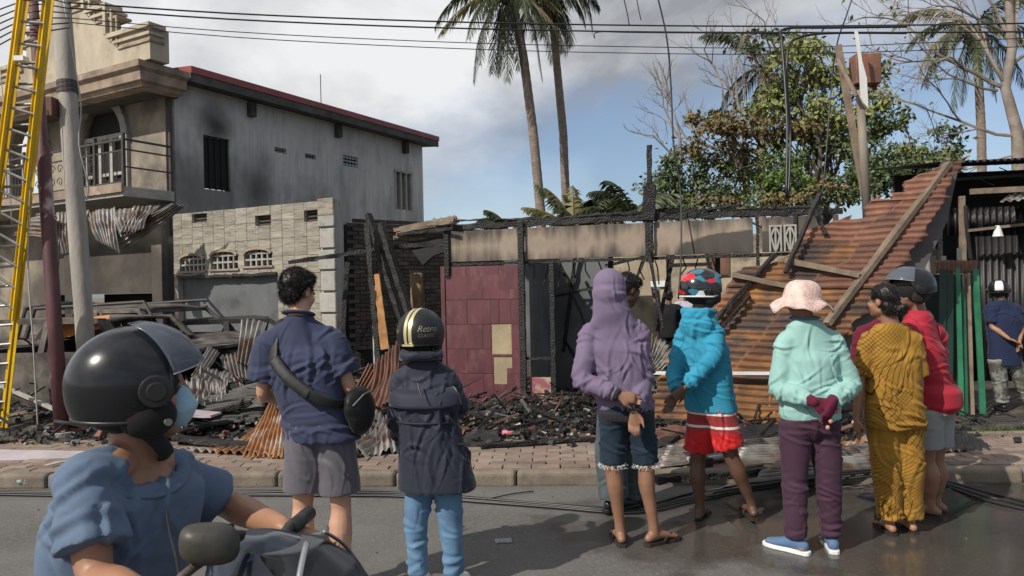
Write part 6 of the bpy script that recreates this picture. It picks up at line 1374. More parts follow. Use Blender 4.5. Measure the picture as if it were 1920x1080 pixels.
    def top(s, name, m, T, sleeve='short', folds_=None, seed=1, vox=None, ws=1.0, cuff=.045, sl_r=(.075, .068, .062), sl_end=None, ex=2.4, extra=None, neck=True, sm=5, front=0.0):
        k, j = s.k, s.j; mb = MB(); sh = (j['shL'] + j['shR']) / 2; hp_ = (j['hipL'] + j['hipR']) / 2 if 'hipL' in j else j['hip']
        rs = []
        for t in T:
            c = hp_.lerp(sh, t[0]); dy = t[3] if len(t) > 3 else 0; rs.append((c.x, c.y + dy * k, c.z, t[1] * k * ws * .96, t[2] * k * ws * .95))
        nk = j['neck']; f1, f2 = rs[-2], rs[-1]
        if neck: rs[-2] = (nk.x * .8 + f1[0] * .2, nk.y * .8 + f1[1] * .2 - .006, max(rs[-3][2] + .012, nk.z - .035 * k), f1[3], f1[4]); rs[-1] = (nk.x, nk.y - .006, max(rs[-3][2] + .02, nk.z + .0 * k), f2[3], f2[4])
        rs2 = []
        for a, b in zip(rs[:-1], rs[1:]):
            for q in range(3): rs2.append(tuple(x + (y - x) * q / 3 for x, y in zip(a, b)))
        rs2.append(rs[-1]); rings(mb, rs2, 44, ex)
        fs = list(folds_ or [])
        for sd_ in 'LR':
            a, b, c = j['sh' + sd_], j['el' + sd_], j['wr' + sd_]; n1 = (b - a).normalized()
            ins = a.lerp(sh, .38) + Vector((0, 0, .016)) * k
            if neck: ltube(mb, [a + Vector((0, 0, .006)) * k, a.lerp(nk, .5) + Vector((0, -.004, -.008)) * k, nk + Vector((0, -.01, -.035)) * k], [.060 * k * ws, .058 * k, .055 * k], 14)
            if sleeve == 'short':
                e = sl_end or .62; q = a.lerp(b, e)
                P_, R_ = smooth_pts([ins, a, a.lerp(b, e * .5), q], [sl_r[0] * k * ws, sl_r[0] * k * ws, sl_r[1] * k * ws * 1.02, sl_r[2] * k * ws * 1.12], 4); mb.tube(P_, R_, 20, ref=(0, 1, 0))
                fs.append(('d', a.lerp(b, .15), (.12, .12, .12), n1, 70, .006))
            elif sleeve == 'long':
                P_, R_ = smooth_pts([ins, a, a.lerp(b, .5), b, b.lerp(c, .5), b.lerp(c, .95)], [sl_r[0] * k * ws, sl_r[0] * k * ws * .98, sl_r[1] * k * ws, sl_r[1] * k * ws * .95, sl_r[2] * k * ws * .9, cuff * k], 4); mb.tube(P_, R_, 20, ref=(0, 1, 0))
                n2 = (c - b).normalized(); fs += [('d', b, (.11, .11, .11), n2 + n1 * .6, 75, .010), ('d', b.lerp(c, .7), (.11, .11, .11), n2, 95, .007), ('d', a.lerp(b, .2), (.11, .11, .11), n1, 60, .007)]
        if extra: extra(mb, s, rs)
        return fuse(name, mb, m, s.root, vox or s.vox * 1.0, sm, fs, seed)
    def pants(s, name, m, wz=1.0, hem=1.0, r=(.105, .085, .07), folds_=None, seed=1, waist=(.15, .11), hipw=(.175, .13), pts_to='an', sm=5, top_t=.12):
        """hem = fraction down hip->knee->ankle (0..2)"""
        k, j = s.k, s.j; mb = MB(); sh = (j['shL'] + j['shR']) / 2; hp_ = (j['hipL'] + j['hipR']) / 2
        T = [(-.20, .09, .08), (-.14, .145, .11), (-.04, hipw[0], hipw[1]), (.08, hipw[0] * .97, hipw[1] * .97), (top_t + .1, *waist)]
        rings(mb, [(*(hp_.lerp(sh, t)), rx * k, ry * k) for (t, rx, ry) in T], 36, 2.3); fs = list(folds_ or [])
        for sd_ in 'LR':
            a, b, c = j['hip' + sd_], j['kn' + sd_], j['an' + sd_]
            if hem <= 1: P_, R_ = smooth_pts([a, a.lerp(b, hem * .5), a.lerp(b, hem)], [r[0] * k, r[1] * k, r[2] * k], 4)
            else:
                e = hem - 1; P_, R_ = smooth_pts([a, a.lerp(b, .5), b, b.lerp(c, e * .5), b.lerp(c, e)], [r[0] * k, (r[0] + r[1]) / 2 * k, r[1] * k, (r[1] * .45 + r[2] * .55) * k, r[2] * k], 4)
                fs += [('d', b, (.12, .12, .13), (.3, .2, 1), 60, .0055), ('d', b.lerp(c, e * .9), (.12, .12, .12), (-.3, .2, 1), 80, .006)]
            mb.tube(P_, R_, 22, ref=(0, 1, 0))
        return fuse(name, mb, m, s.root, s.vox, sm, fs, seed)
    def hair(s, kind='short', seed=1, tufts=9000):
        mb = MB(); M = s.hM
        ell(mb, (0, -.030, .042), (.083, .093, .091), M, 20, 12); ell(mb, (0, -.062, -.012), (.068, .045, .062), M)
        if kind == 'short': ell(mb, (0, .03, .085), (.062, .055, .04), M)
        if kind == 'bun':
            ell(mb, (0, -.05, -.02), (.078, .06, .07), M); ell(mb, (.012, -.125, -.045), (.046, .036, .044), M); ell(mb, (0, -.02, .05), (.088, .098, .09), M)
            ltube(mb, [M @ Vector((.05, -.13, -.03)), M @ Vector((.0, -.158, -.02)), M @ Vector((-.03, -.135, -.05))], [.016, .018, .014], 8)
        rs = np.random.RandomState(seed)
        def nz(co, no):
            return co + no * (folds(co, no, [('strand', .0008, 190, (1, .25, .1)), ('strand', .0009, 320, (1, -.3, .2)), ('crump', .002, 60)], seed))[:, None]
        o = fuse('hair', mb, HAIR, s.root, .006, 3, nz)
        me = o.data; n = len(me.vertices); co = np.empty(n * 3); me.vertices.foreach_get('co', co); co = co.reshape(-1, 3); no = np.empty(n * 3); me.vertex_normals.foreach_get('vector', no); no = no.reshape(-1, 3)
        idx = rs.randint(0, n, tufts); p = co[idx]; L_ = (.014 if kind == 'short' else .010) * (0.5 + rs.rand(tufts))[:, None]; fall = np.array([0, 0, -.7 if kind != 'short' else -.35])
        d = no[idx] * .75 + fall + rs.randn(tufts, 3) * .3; sd_ = np.cross(d, rs.randn(tufts, 3)); sd_ /= np.linalg.norm(sd_, axis=1)[:, None] + 1e-9
        V = np.stack([p - sd_ * .0013 - no[idx] * .002, p + sd_ * .0013 - no[idx] * .002, p + d * L_], 1).reshape(-1, 3); F = np.arange(tufts * 3).reshape(-1, 3)
        q = arr_obj('strands', V, F, HAIR, o); q['kind'] = 'stuff'; return o
    def flipflop(s, toes, m, strap):
        k = s.k
        for sd_, ty in zip('LR', toes):
            a = s.j['an' + sd_]; f = Vector((math.sin(ty), math.cos(ty), 0)); sx = Vector((f.y, -f.x, 0)); z0 = a.z - .085 * k; pts = []
            prof = [(-.075, .018), (-.06, .03), (0, .033), (.06, .034), (.13, .047), (.18, .045), (.21, .030), (.22, .01)]
            out_ = [(u, w) for u, w in prof] + [(u, -w) for u, w in reversed(prof)]
            b = Vector((a.x, a.y, 0)); v = [tuple(b + f * u * k + sx * w * k + Vector((0, 0, z))) for z in (z0 - .012, z0 + .008) for u, w in out_]; n = len(out_)
            mb = MB().add(v, [tuple(reversed(range(n))), tuple(range(n, 2 * n))] + [(i, (i + 1) % n, (i + 1) % n + n, i + n) for i in range(n)]); o = mb.build('sandal', m, s.root)
            mb = MB(); 
            for sg in (-1, 1): ltube(mb, [b + f * .155 * k + Vector((0, 0, z0 + .012)), b + f * .12 * k + sx * sg * .025 * k + Vector((0, 0, z0 + .045)), b + f * .05 * k + sx * sg * .042 * k + Vector((0, 0, z0 + .012))], [.005, .008, .007], 6)
            mb.build('strap', strap, o)
    def shoes(s, toes, m, sole, k2=1.0):
        k = s.k * k2
        for sd_, ty in zip('LR', toes):
            a = s.j['an' + sd_]; f = Vector((math.sin(ty), math.cos(ty), 0)); sx = Vector((f.y, -f.x, 0)); z0 = a.z - .085 * s.k; b = Vector((a.x, a.y, z0)); mb = MB()
            q = lambda u, z: b + f * u * k + Vector((0, 0, z * k))
            ltube(mb, [q(-.045, .045), q(-.01, .06), q(.04, .058), q(.10, .042), q(.15, .034), q(.20, .028)], [(.036 * k, .04 * k), (.04 * k, .05 * k), (.042 * k, .045 * k), (.048 * k, .034 * k), (.05 * k, .028 * k), (.042 * k, .022 * k)], 14, side=sx)
            o = fuse('shoe', mb, m, s.root, .007, 2); prof = [(-.09, .018), (-.075, .034), (0, .038), (.06, .040), (.14, .052), (.20, .048), (.235, .030), (.242, .01)]
            out_ = [(u, w) for u, w in prof] + [(u, -w) for u, w in reversed(prof)]; n = len(out_)
            v = [tuple(b + f * u * k + sx * w * k + Vector((0, 0, z))) for z in (-.006, .020) for u, w in out_]
            bevel(MB().add(v, [tuple(reversed(range(n))), tuple(range(n, 2 * n))] + [(i, (i + 1) % n, (i + 1) % n + n, i + n) for i in range(n)]).build('sole', sole, o), .004)
EYE = mat('eye_dark', (.1, .08, .07), (.02, .015, .012), 40, .15, 0, rnd=0)
M_visor = bpy.data.materials.new('smoked_visor'); M_visor.use_nodes = True
def _visor(m, tintc, fac):
    N, L = m.node_tree.nodes, m.node_tree.links; b = N["Principled BSDF"]; b.inputs["Base Color"].default_value = (.16, .18, .22, 1); b.inputs["Roughness"].default_value = .16
    tr = N.new("ShaderNodeBsdfTransparent"); tr.inputs[0].default_value = (*tintc, 1); mx = N.new("ShaderNodeMixShader"); mx.inputs[0].default_value = fac
    L.new(tr.outputs[0], mx.inputs[1]); L.new(b.outputs[0], mx.inputs[2]); L.new(mx.outputs[0], N["Material Output"].inputs[0])
_visor(M_visor, (.86, .88, .92), .42)
M_hblack = mat('glossy_black_shell', (.012, .014, .018), (.008, .009, .012), 3, .24, .03, 20, rnd=0, coat=.3, rough2=.34, spec=.35)
M_hmatte = mat('satin_black_shell', (.014, .016, .02), (.01, .011, .014), 3, .38, .03, 20, rnd=0)
M_gold = mat('gold_print', (.62, .55, .3), (.5, .43, .22), 3, .35, 0, rnd=0, metal=.4)
M_liner = cloth('helmet_liner', (.02, .02, .02)); M_trimr = mat('rubber_trim', (.02, .02, .022), (.012, .012, .012), 5, .4, 0, rnd=0)
def helmet(s, m, rad=(.128, .158, .135), off=(0, -.005, .03), visor=None, front=62, side=128, back=122, name='helmet', pivot=True, stripes=None, strap=True):
    M = s.hM @ Matrix.Translation(off); nt_, np_ = 72, 26; v = []
    def edge(th):
        a = abs((math.degrees(th) + 180) % 360 - 180)
        if a < 56: return front
        if a < 72: return front + (side - front) * ((a - 56) / 16) ** .7
        return side + (back - side) * ((a - 72) / 108)
    def pos(th, ph, g=1.0):
        p = R(ph); sn = math.sin(p); cs = math.cos(p)
        if ph > 90: sn = 1 - (1 - sn) * .55; cs = cs * .93
        return (rad[0] * g * sn * math.sin(th), rad[1] * g * sn * math.cos(th), rad[2] * g * cs)
    for i in range(np_ + 1):
        for j in range(nt_):
            th = 2 * math.pi * j / nt_; v.append(M @ Vector(pos(th, max(edge(th) * i / np_, .5))))
    f = [(i * nt_ + j, (i + 1) * nt_ + j, (i + 1) * nt_ + (j + 1) % nt_, i * nt_ + (j + 1) % nt_) for i in range(np_) for j in range(nt_)]; f.append(tuple(range(nt_)))
    o = arr_obj(name, [tuple(q) for q in v], f, m, s.root, True); md = o.modifiers.new("s", 'SOLIDIFY'); md.thickness = .016 * s.k; md.offset = -1
    bm = bmesh.new(); bm.from_mesh(o.data); bmesh.ops.recalc_face_normals(bm, faces=bm.faces); bm.to_mesh(o.data); bm.free(); o.data.polygons.foreach_set("use_smooth", [True] * len(o.data.polygons))
    rim = [M @ Vector(pos(2 * math.pi * j / nt_, edge(2 * math.pi * j / nt_) - .5, .985)) for j in range(nt_ + 1)]; MB().tube(rim, .006 * s.k, 6).build('edge_trim', M_trimr, o, True)
    lin = MB(); ell(lin, (0, -.012, -.005), (rad[0] * .86, rad[1] * .80, rad[2] * .86), M); 
    for sx in (-1, 1): ell(lin, (sx * rad[0] * .72, .02, -.07), (.03, .06, .05), M)
    lin.build('liner', M_liner, o, True)
    if visor:
        p0, p1, aw, g, lift = visor; vv = []; nu, nv = 40, 16
        for i in range(nv + 1):
            for j in range(nu + 1):
                th = R(-aw + 2 * aw * j / nu); ph = p0 + (p1 - p0) * i / nv; gg = g + .05 * math.cos(th) * (i / nv); q = Vector(pos(th, min(ph, 90), gg))
                if ph > 90: q = Vector(pos(th, 90, gg)) + Vector((0, 0, -(ph - 90) / 57 * rad[2]))
                q = Matrix.Rotation(R(lift), 3, 'X') @ q; vv.append(tuple(M @ q))
        vf = [(i * (nu + 1) + j, (i + 1) * (nu + 1) + j, (i + 1) * (nu + 1) + j + 1, i * (nu + 1) + j + 1) for i in range(nv) for j in range(nu)]
        w = arr_obj('visor', vv, vf, M_visor, o, True); md = w.modifiers.new("s", 'SOLIDIFY'); md.thickness = .002
        edge_pts = [vv[nv * (nu + 1) + j] for j in range(nu + 1)]; MB().tube(edge_pts, .0022 * s.k, 5).build('visor_lip', M_glassl, w, True)
    if pivot:
        for sx in (-1, 1):
            c = Vector((sx * (rad[0] * 1.0), .035, -.012)); mb = MB(); mb.tube([M @ (c - Vector((sx * .012, 0, 0))), M @ (c + Vector((sx * .012, 0, 0)))], .036 * s.k, 24); mb.tube([M @ (c + Vector((sx * .012, 0, 0))), M @ (c + Vector((sx * .018, 0, 0)))], .022 * s.k, 20); bevel(mb.build('visor_pivot', M_trimr, o, False), .003, 2)
    if stripes:
        for (x0, x1, sm_) in stripes:
            vv = []; n = 50
            for i in range(n + 1):
                ph = -60 + (back - 2 + 60) * i / n
                for x in (x0, x1):
                    p = R(ph); sn, cs = math.sin(p), math.cos(p)
                    if ph > 90: sn = 1 - (1 - sn) * .55; cs *= .93
                    q = math.sqrt(max(0, 1 - (x / rad[0]) ** 2)); vv.append(tuple(M @ Vector((x, -rad[1] * sn * q * 1.008, rad[2] * cs * q * 1.008))))
            arr_obj('stripe', vv, [(2 * i, 2 * i + 1, 2 * i + 3, 2 * i + 2) for i in range(n)], sm_, o, True)
    return o, M, pos
M_glassl = mat('clear_edge', (.5, .52, .55), (.4, .42, .45), 3, .15, 0, rnd=0)

# ---- 1 man in navy polo with crossbody bag
TEE = [(-.16, .188, .130), (.05, .185, .130), (.3, .176, .124), (.6, .186, .128), (.8, .196, .124), (.93, .172, .104), (1.0, .125, .088), (1.07, .072, .068), (1.10, .065, .062)]
M_navy = cloth('navy_cotton', (.042, .05, .095)); M_gshort = cloth('grey_shorts', (.11, .105, .125), rough=.6, sheen=.3)
p = Person('man in navy polo shirt and grey shorts wearing a black crossbody bag, seen from behind', 610, 1123, -16, 1.73, SK_light)
p.J(head=(560, 548, .02), neck=(562, 592, .0), shL=(505, 640, .02), shR=(618, 632, .0), elL=(493, 737, .03), elR=(656, 728, -.03), wrL=(520, 752, .26), wrR=(652, 752, .25), hipL=(575, 800, .0), hipR=(625, 798, .0), knL=(568, 950, .0), knR=(640, 955, 0), anL=(572, 1100, 0), anR=(645, 1095, 0)); p.head(-14, 12)
p.body((-.15, .15), {'L': ((.3, 1, .1), (0, .2, 1), 1, .7), 'R': ((-.3, 1, .1), (0, .2, 1), -1, .7)}, heavy=1.08, calf=1.15); p.finish(); p.hair('short', 3)
k = p.k; hc = (p.j['hipL'] + p.j['hipR']) / 2; sc_ = (p.j['shL'] + p.j['shR']) / 2
def mid(p, t, dx=0, dy=0): return (p.j['hipL'] + p.j['hipR']).lerp(p.j['shL'] + p.j['shR'], t) * .5 + Vector((dx, dy, 0))
p.top('polo_shirt', M_navy, TEE, 'short', [('crump', .0035, 22), ('d', mid(p, .35, .05, -.12), (.22, .2, .16), (-.5, 0, 1), 48, .012), ('d', mid(p, .1, -.03, -.12), (.25, .2, .12), (.35, 0, 1), 40, .010), ('d', mid(p, .75, .12, -.1), (.08, .1, .14), (1, 0, .15), 60, .009), ('d', mid(p, .7, -.1, -.1), (.08, .1, .14), (1, 0, -.2), 60, .007)], 4, ws=1.13, sl_end=.72, sl_r=(.073, .078, .080))
col = MB(); P_, R_ = smooth_pts([p.j['neck'] + Vector((math.cos(a) * .066, math.sin(a) * .066 - .012, .012 + .014 * math.sin(a) * -1)) for a in [2 * math.pi * q / 12 for q in range(12)]], [(.010, .024)] * 12, 2); col.tube(P_ + [P_[0]], R_ + [R_[0]], 8, ref=(0, 0, 1)); col.build('collar', M_navy, p.root, True)
p.pants('shorts', M_gshort, hem=.80, r=(.108, .108, .112), folds_=[('crump', .003, 20), ('d', hc + Vector((0, -.1, -.15)), (.25, .2, .2), (1, 0, .3), 55, .009)], seed=5, waist=(.155, .11), hipw=(.190, .138)); p.shoes((-.15, .15), M_hmatte, M_white)
# bag (worn: hangs from him)
bag = thing('crossbody_bag', 'black padded crossbody bag slung across the back of navy shirted man', 'bag', p.M)
M_web = cloth('black_webbing', (.012, .013, .013), rough=.5, b=.5, bs=300); pts = []
c0 = mid(p, .5)
a_, b_, cc_ = Vector((-.115, -.005, .0)) + p.j['neck'] + Vector((0, 0, -.03)), mid(p, .72, -.03, -.175), mid(p, .36, .155, -.165)
pts = [mid(p, .88, -.13, .10) , p.j['neck'] + Vector((-.12, -.0, -.022)), mid(p, .86, -.085, -.135), mid(p, .65, -.01, -.168), mid(p, .45, .10, -.172), mid(p, .33, .185, -.13), mid(p, .30, .225, -.02)]
P_, R_ = smooth_pts(pts, [(.030, .006)] * 7, 5); mb = MB(); mb.tube(P_, R_, 10, ref=(-.6, -.3, -.55)); fuse('strap', mb, M_web, bag, .006, 2)
mb = MB(); P_, R_ = smooth_pts(pts[2:5], [(.036, .011)] * 3, 5); mb.tube(P_, R_, 10, ref=(-.6, -.3, -.55)); fuse('shoulder_pad', mb, M_web, bag, .007, 2)
mb = MB(); cb_ = mid(p, .20, .245, .03); ell(mb, cb_, (.06, .12, .13)); ell(mb, cb_ + Vector((-.01, -.03, .02)), (.055, .10, .10)); fuse('pouch', mb, M_web, bag, .009, 4, [('crump', .0015, 25)], 3)
MB().tube([cb_ + Vector((.02, -.12, .04)), cb_ + Vector((.05, -.06, .09)), cb_ + Vector((.05, .03, .10))], .004, 6).build('zip', M_alu, bag)

# ---- 2 woman in dark parka with gold striped helmet
M_parka = cloth('dark_navy_parka', (.022, .026, .045), rough=.65, sheen=.3); M_jean = cloth('light_blue_denim', (.13, .24, .38), (.09, .17, .28), b=.5, bs=350, sc=10)
p = Person('woman in long dark navy parka, blue jeans and black helmet with two gold stripes', 815, 1107, -8, 1.45, SK_mid)
p.J(head=(790, 628, .0), neck=(792, 668), shL=(752, 705), shR=(838, 703), elL=(745, 790, .02), elR=(862, 762, .03), wrL=(760, 845, .2), wrR=(850, 752, .26), hipL=(788, 885), hipR=(838, 885), knL=(780, 985, .0), knR=(845, 985, 0), anL=(785, 1082, 0), anR=(852, 1082, 0)); p.head(-14, 0)
p.j['hipL'] = p.inv @ P(790, 862, p.R.y); p.j['hipR'] = p.inv @ P(836, 862, p.R.y)
p.body((-.1, .1), {'L': ((.2, 1, 0), (0, 0, 1), 1, .6), 'R': ((-.2, 1, .2), (0, 0, 1), -1, .6)}, calf=.62); p.finish(); p.hair('long', 5)
PARKA = [(-.36, .275, .20), (-.2, .26, .19), (.0, .245, .175), (.2, .225, .165), (.45, .205, .15), (.48, .198, .145), (.52, .208, .152), (.7, .225, .152), (.85, .232, .146), (.96, .20, .12), (1.03, .13, .10), (1.12, .085, .082), (1.15, .08, .075)]
def yoke(mb, s, rs): pass
hx = lambda t, dx=0, dy=0: mid(p, t, dx, dy)
par = p.top('parka', M_parka, PARKA, 'long', [('crump', .0035, 24), ('d', hx(.48, 0, -.13), (.24, .2, .07), (1, 0, .05), 110, .009), ('d', hx(.1, 0, -.15), (.3, .3, .26), (1, 0, .12), 36, .011), ('d', hx(.25, .1, -.15), (.1, .3, .16), (1, 0, .3), 55, .008)], 9, ws=.98, cuff=.05, sl_r=(.075, .068, .062), ex=2.5)
# yoke flap and drawcord
k = p.k; n = 30; vv = []
for i in range(n + 1):
    a = math.pi * (1.06 + .88 * i / n)
    for (t, g) in ((.94, .99), (.84, 1.06), (.745, 1.10), (.715, 1.12)):
        c = mid(p, t); rx = np.interp(t, [q[0] for q in PARKA], [q[1] for q in PARKA]) * k; ry = np.interp(t, [q[0] for q in PARKA], [q[2] for q in PARKA]) * k; cs, sn = math.cos(a), math.sin(a)
        vv.append((c.x + rx * g * .97 * math.copysign(abs(cs) ** (2 / 2.5), cs), c.y + ry * g * math.copysign(abs(sn) ** (2 / 2.5), sn), c.z - .012 * math.sin((i / n) * math.pi)))
o = arr_obj('yoke_flap', vv, [(4 * i + q, 4 * i + q + 1, 4 * i + q + 5, 4 * i + q + 4) for i in range(n) for q in range(3)], M_parka, p.root, True); md = o.modifiers.new("s", 'SOLIDIFY'); md.thickness = .006
MB().tube([mid(p, .505, math.cos(a) * .205 * k, math.sin(a) * .158 * k) for a in [math.pi * (1.05 + .9 * q / 20) for q in range(21)]], .005, 6).build('waist_cord', M_parka, p.root, True)
mb = MB(); c = p.j['neck']; P_, R_ = smooth_pts([c + Vector((math.cos(a) * .10, math.sin(a) * .092 - .02, .01)) for a in [2 * math.pi * q / 14 for q in range(14)]], [(.026, .022)] * 14, 2); mb.tube(P_ + [P_[0]], R_ + [R_[0]], 10); fuse('hood_roll', mb, M_parka, p.root, .008, 3, [('crump', .004, 40)], 3)
MB().tube([mid(p, 1.0, .0, -.13), mid(p, .93, .01, -.155), mid(p, .83, .025, -.172)], .004, 6).build('drawcord', M_hmatte, p.root)
p.pants('jeans', M_jean, hem=1.93, r=(.105, .078, .064), folds_=[('crump', .002, 30)], seed=7)
p.shoes((-.1, .1), M_white, M_white)
o, HM, pos = helmet(p, M_hmatte, (.15, .168, .155), (0, -.01, .02), None, 60, 125, 122, stripes=[(-.030, -.008, M_gold), (.004, .026, M_gold)], pivot=False)
mb = MB(); mb.box(-.04, .04, -.004, .004, -.006, .006, HM @ Matrix.Translation((0, -.166, -.075))); mb.build('buckle', M_gold, o)
# scribbled gold script on the shell
def ontoball(M, rad, az, el, g=1.006):
    return M @ Vector((rad[0] * g * math.cos(el) * math.sin(az), -rad[1] * g * math.cos(el) * math.cos(az), rad[2] * g * math.sin(el)))
def script(txt, az0, el0, size, par, M, rad, m, sp=1.0):
    cu = bpy.data.curves.new('lettering', 'FONT'); cu.body = txt; cu.size = 1; cu.shear = .35; cu.extrude = 0; to = bpy.data.objects.new('t', cu); C.objects.link(to)
    dg = bpy.context.evaluated_depsgraph_get(); me = bpy.data.meshes.new_from_object(to.evaluated_get(dg)); bpy.data.objects.remove(to)
    for v in me.vertices: v.co = ontoball(M, rad, az0 + v.co.x * size, el0 + v.co.y * size)
    me.materials.clear(); me.materials.append(m); q = bpy.data.objects.new('lettering', me); C.objects.link(q); q.parent = par; return q
M_goldd = mat('dull_gold_print', (.26, .23, .13), (.16, .14, .09), 3, .4, 0, rnd=0)
script('Retro', .40, .06, .36, o, HM, (.15, .168, .155), M_goldd); script('CLASSIC', .42, -.16, .2, o, HM, (.15, .168, .155), M_goldd); script('Retro', -1.25, .0, .3, o, HM, (.15, .168, .155), M_goldd)

# ---- 3 man in purple hoodie
M_purh = cloth('purple_fleece', (.175, .138, .22), b=.35, bs=250); M_rib = cloth('dark_ribbing', (.03, .026, .032), b=.5, bs=300); M_djean = cloth('dark_denim', (.018, .034, .055), (.012, .022, .036), b=.5, bs=350, sc=10)
p = Person('man in purple hoodie with hood up and torn knee length denim shorts', 1192, 1020, -4, 1.72, SK_med)
p.J(head=(1143, 545, .03), neck=(1146, 588, .0), shL=(1105, 618), shR=(1196, 614), elL=(1092, 712, -.07), elR=(1207, 706, -.02), wrL=(1160, 742, -.20), wrR=(1190, 772, -.17), hipL=(1150, 766), hipR=(1196, 766), knL=(1148, 872, .0), knR=(1212, 872, 0), anL=(1163, 992, 0.0), anR=(1226, 992, -.02)); p.head(-8, 16)
p.body((-.1, .95), {'L': ((1, -.1, -.15), (0, .8, -.4), -1, 1.15), 'R': ((-.05, .0, -1), (-.25, -1, 0), -1, .75)}, calf=.95); p.finish()
HOOD = [(-.02, .180, .128), (.06, .186, .134), (.3, .182, .13), (.6, .19, .132), (.8, .198, .128), (.93, .175, .108), (1.0, .13, .095), (1.08, .085, .08)]
def hoodx(mb, s, rs):
    M = s.hM; ell(mb, (0, -.028, .020), (.108, .130, .112), M, 20, 14); ell(mb, (0, -.045, -.035), (.112, .115, .10), M, 20, 12)
    k = s.k; n_ = s.j['neck']; ltube(mb, [s.hM @ Vector((0, -.05, -.06)), n_ + Vector((0, -.04, .0)), n_ + Vector((0, -.05, -.07))], [(.105 * k, .08 * k), (.125 * k, .075 * k), (.15 * k, .05 * k)], 18, side=(1, 0, 0))
p.top('hoodie', M_purh, HOOD, 'long', [('crump', .0028, 20), ('d', mid(p, .7, .02, -.13), (.05, .2, .22), (1, 0, -.15), 70, .010), ('d', mid(p, .35, -.08, -.13), (.16, .2, .14), (.8, 0, .6), 45, .009), ('d', p.j['neck'] + Vector((0, -.06, .03)), (.12, .12, .09), (.9, 0, .8), 75, .010), ('d', mid(p, .6, .13, -.1), (.06, .12, .2), (1, 0, .2), 65, .008)], 12, cuff=.05, extra=hoodx, sl_r=(.068, .066, .064))
k = p.k; mb = MB(); c1, c2 = mid(p, -.15), mid(p, -.01); rings(mb, [(*c1, .168 * k, .12 * k), (*c1.lerp(c2, .3), .176 * k, .127 * k), (*c1.lerp(c2, .8), .180 * k, .130 * k), (*c2, .176 * k, .126 * k)], 40); fuse('hem_ribbing', mb, M_rib, p.root, .008, 2, [('strand', .0012, 300, (1, .3, 0))], 3)
for sd_ in 'LR':
    b, c = p.j['el' + sd_], p.j['wr' + sd_]; mb = MB(); mb.tube([b.lerp(c, .80), b.lerp(c, .9), b.lerp(c, 1.02)], [.050, .046, .036], 18); fuse('cuff', mb, M_rib, p.root, .007, 2)
p.pants('denim_shorts', M_djean, hem=.97, r=(.10, .088, .082), folds_=[('crump', .003, 26), ('d', mid(p, -.5, 0, -.1), (.3, .3, .2), (.2, 0, 1), 50, .007)], seed=5, hipw=(.172, .128))
rnd = random.Random(5); mb = MB()
for sd_ in 'LR':
    a, b = p.j['hip' + sd_], p.j['kn' + sd_]; q = a.lerp(b, .965)
    for i in range(46):
        th = rnd.uniform(math.pi * .9, 2.1 * math.pi); e = q + Vector((math.cos(th) * .083 * k, math.sin(th) * .083 * k, 0)); l = rnd.uniform(.006, .03); mb.tube([e, e + Vector((rnd.uniform(-.012, .012), 0, -l * .5)), e + Vector((rnd.uniform(-.02, .02), 0, -l))], .0012, 4)
mb.build('frayed_hem', M_white, p.root)['kind'] = 'stuff'
M_sand = mat('dark_rubber', (.03, .025, .022), (.02, .016, .014), 8, .7, .1, rnd=0); p.flipflop((-.1, .95), M_sand, M_sand)

# ---- 4 man behind him
M_gjean = cloth('grey_blue_denim', (.085, .11, .125), (.05, .065, .075), b=.5, bs=350, sc=9); M_dtee = cloth('dark_grey_tee', (.03, .03, .034))
p = Person('dark haired man in loose grey blue jeans mostly hidden behind the purple hoodie', 1158, 957, -60, 1.68, SK_dark, vox=.009)
p.J(head=(1178, 545, 0), neck=(1168, 582), shL=(1150, 612, .15), shR=(1165, 612, -.12), elL=(1155, 690, .2), elR=(1150, 690, -.14), wrL=(1175, 740, .2), wrR=(1165, 745, -.1), hipL=(1165, 745, .08), hipR=(1150, 745, -.08), knL=(1178, 850, .08), knR=(1145, 850, -.08), anL=(1185, 935, .08), anR=(1150, 935, -.08)); p.head(-5, 22)
p.body((0, 0), {'L': ((0, .2, -1), (-1, 0, 0), 1, .5), 'R': ((0, .2, -1), (1, 0, 0), -1, .5)}); p.finish(); p.hair('short', 8, 5000)
p.top('t_shirt', M_dtee, TEE, 'short', [('crump', .004, 22)], 2, ws=.95); p.pants('jeans', M_gjean, hem=1.98, r=(.115, .115, .112), folds_=[('crump', .006, 24)], seed=9); p.shoes((0, 0), M_hmatte, M_hmatte)

# ---- 5 man in sky blue hoodie, patterned helmet, red shorts
M_blue = cloth('sky_blue_fleece', (.035, .27, .42), b=.3, bs=250); M_red = cloth('scarlet_shorts', (.52, .018, .02), rough=.55, sheen=.2)
p = Person('man in sky blue hoodie and red striped shorts wearing a red and blue graphic helmet', 1355, 977, -34, 1.70, SK_dark)
p.J(head=(1318, 548, 0), neck=(1312, 588), shL=(1285, 618, .05), shR=(1340, 618, -.08), elL=(1266, 700, .0), elR=(1336, 672, -.17), wrL=(1268, 738, -.14), wrR=(1282, 728, -.22), hipL=(1318, 762, .04), hipR=(1348, 762, -.05), knL=(1308, 866, .06), knR=(1372, 858, -.06), anL=(1312, 952, .06), anR=(1410, 945, -.03)); p.head(-42, 2)
p.body((-.1, -.75 + .2), {'L': ((-.5, -.2, -.75), (.5, .5, 0), -1, .35), 'R': ((-.65, -.1, -.6), (.2, .6, .3), 1, .5)}, calf=1.0); p.finish()
toes5 = (0.2, -.0)
p.j
BL = [(-.06, .188, .138), (.06, .186, .134), (.3, .185, .134), (.6, .19, .132), (.8, .196, .126), (.93, .172, .108), (1.0, .13, .095), (1.10, .09, .085)]
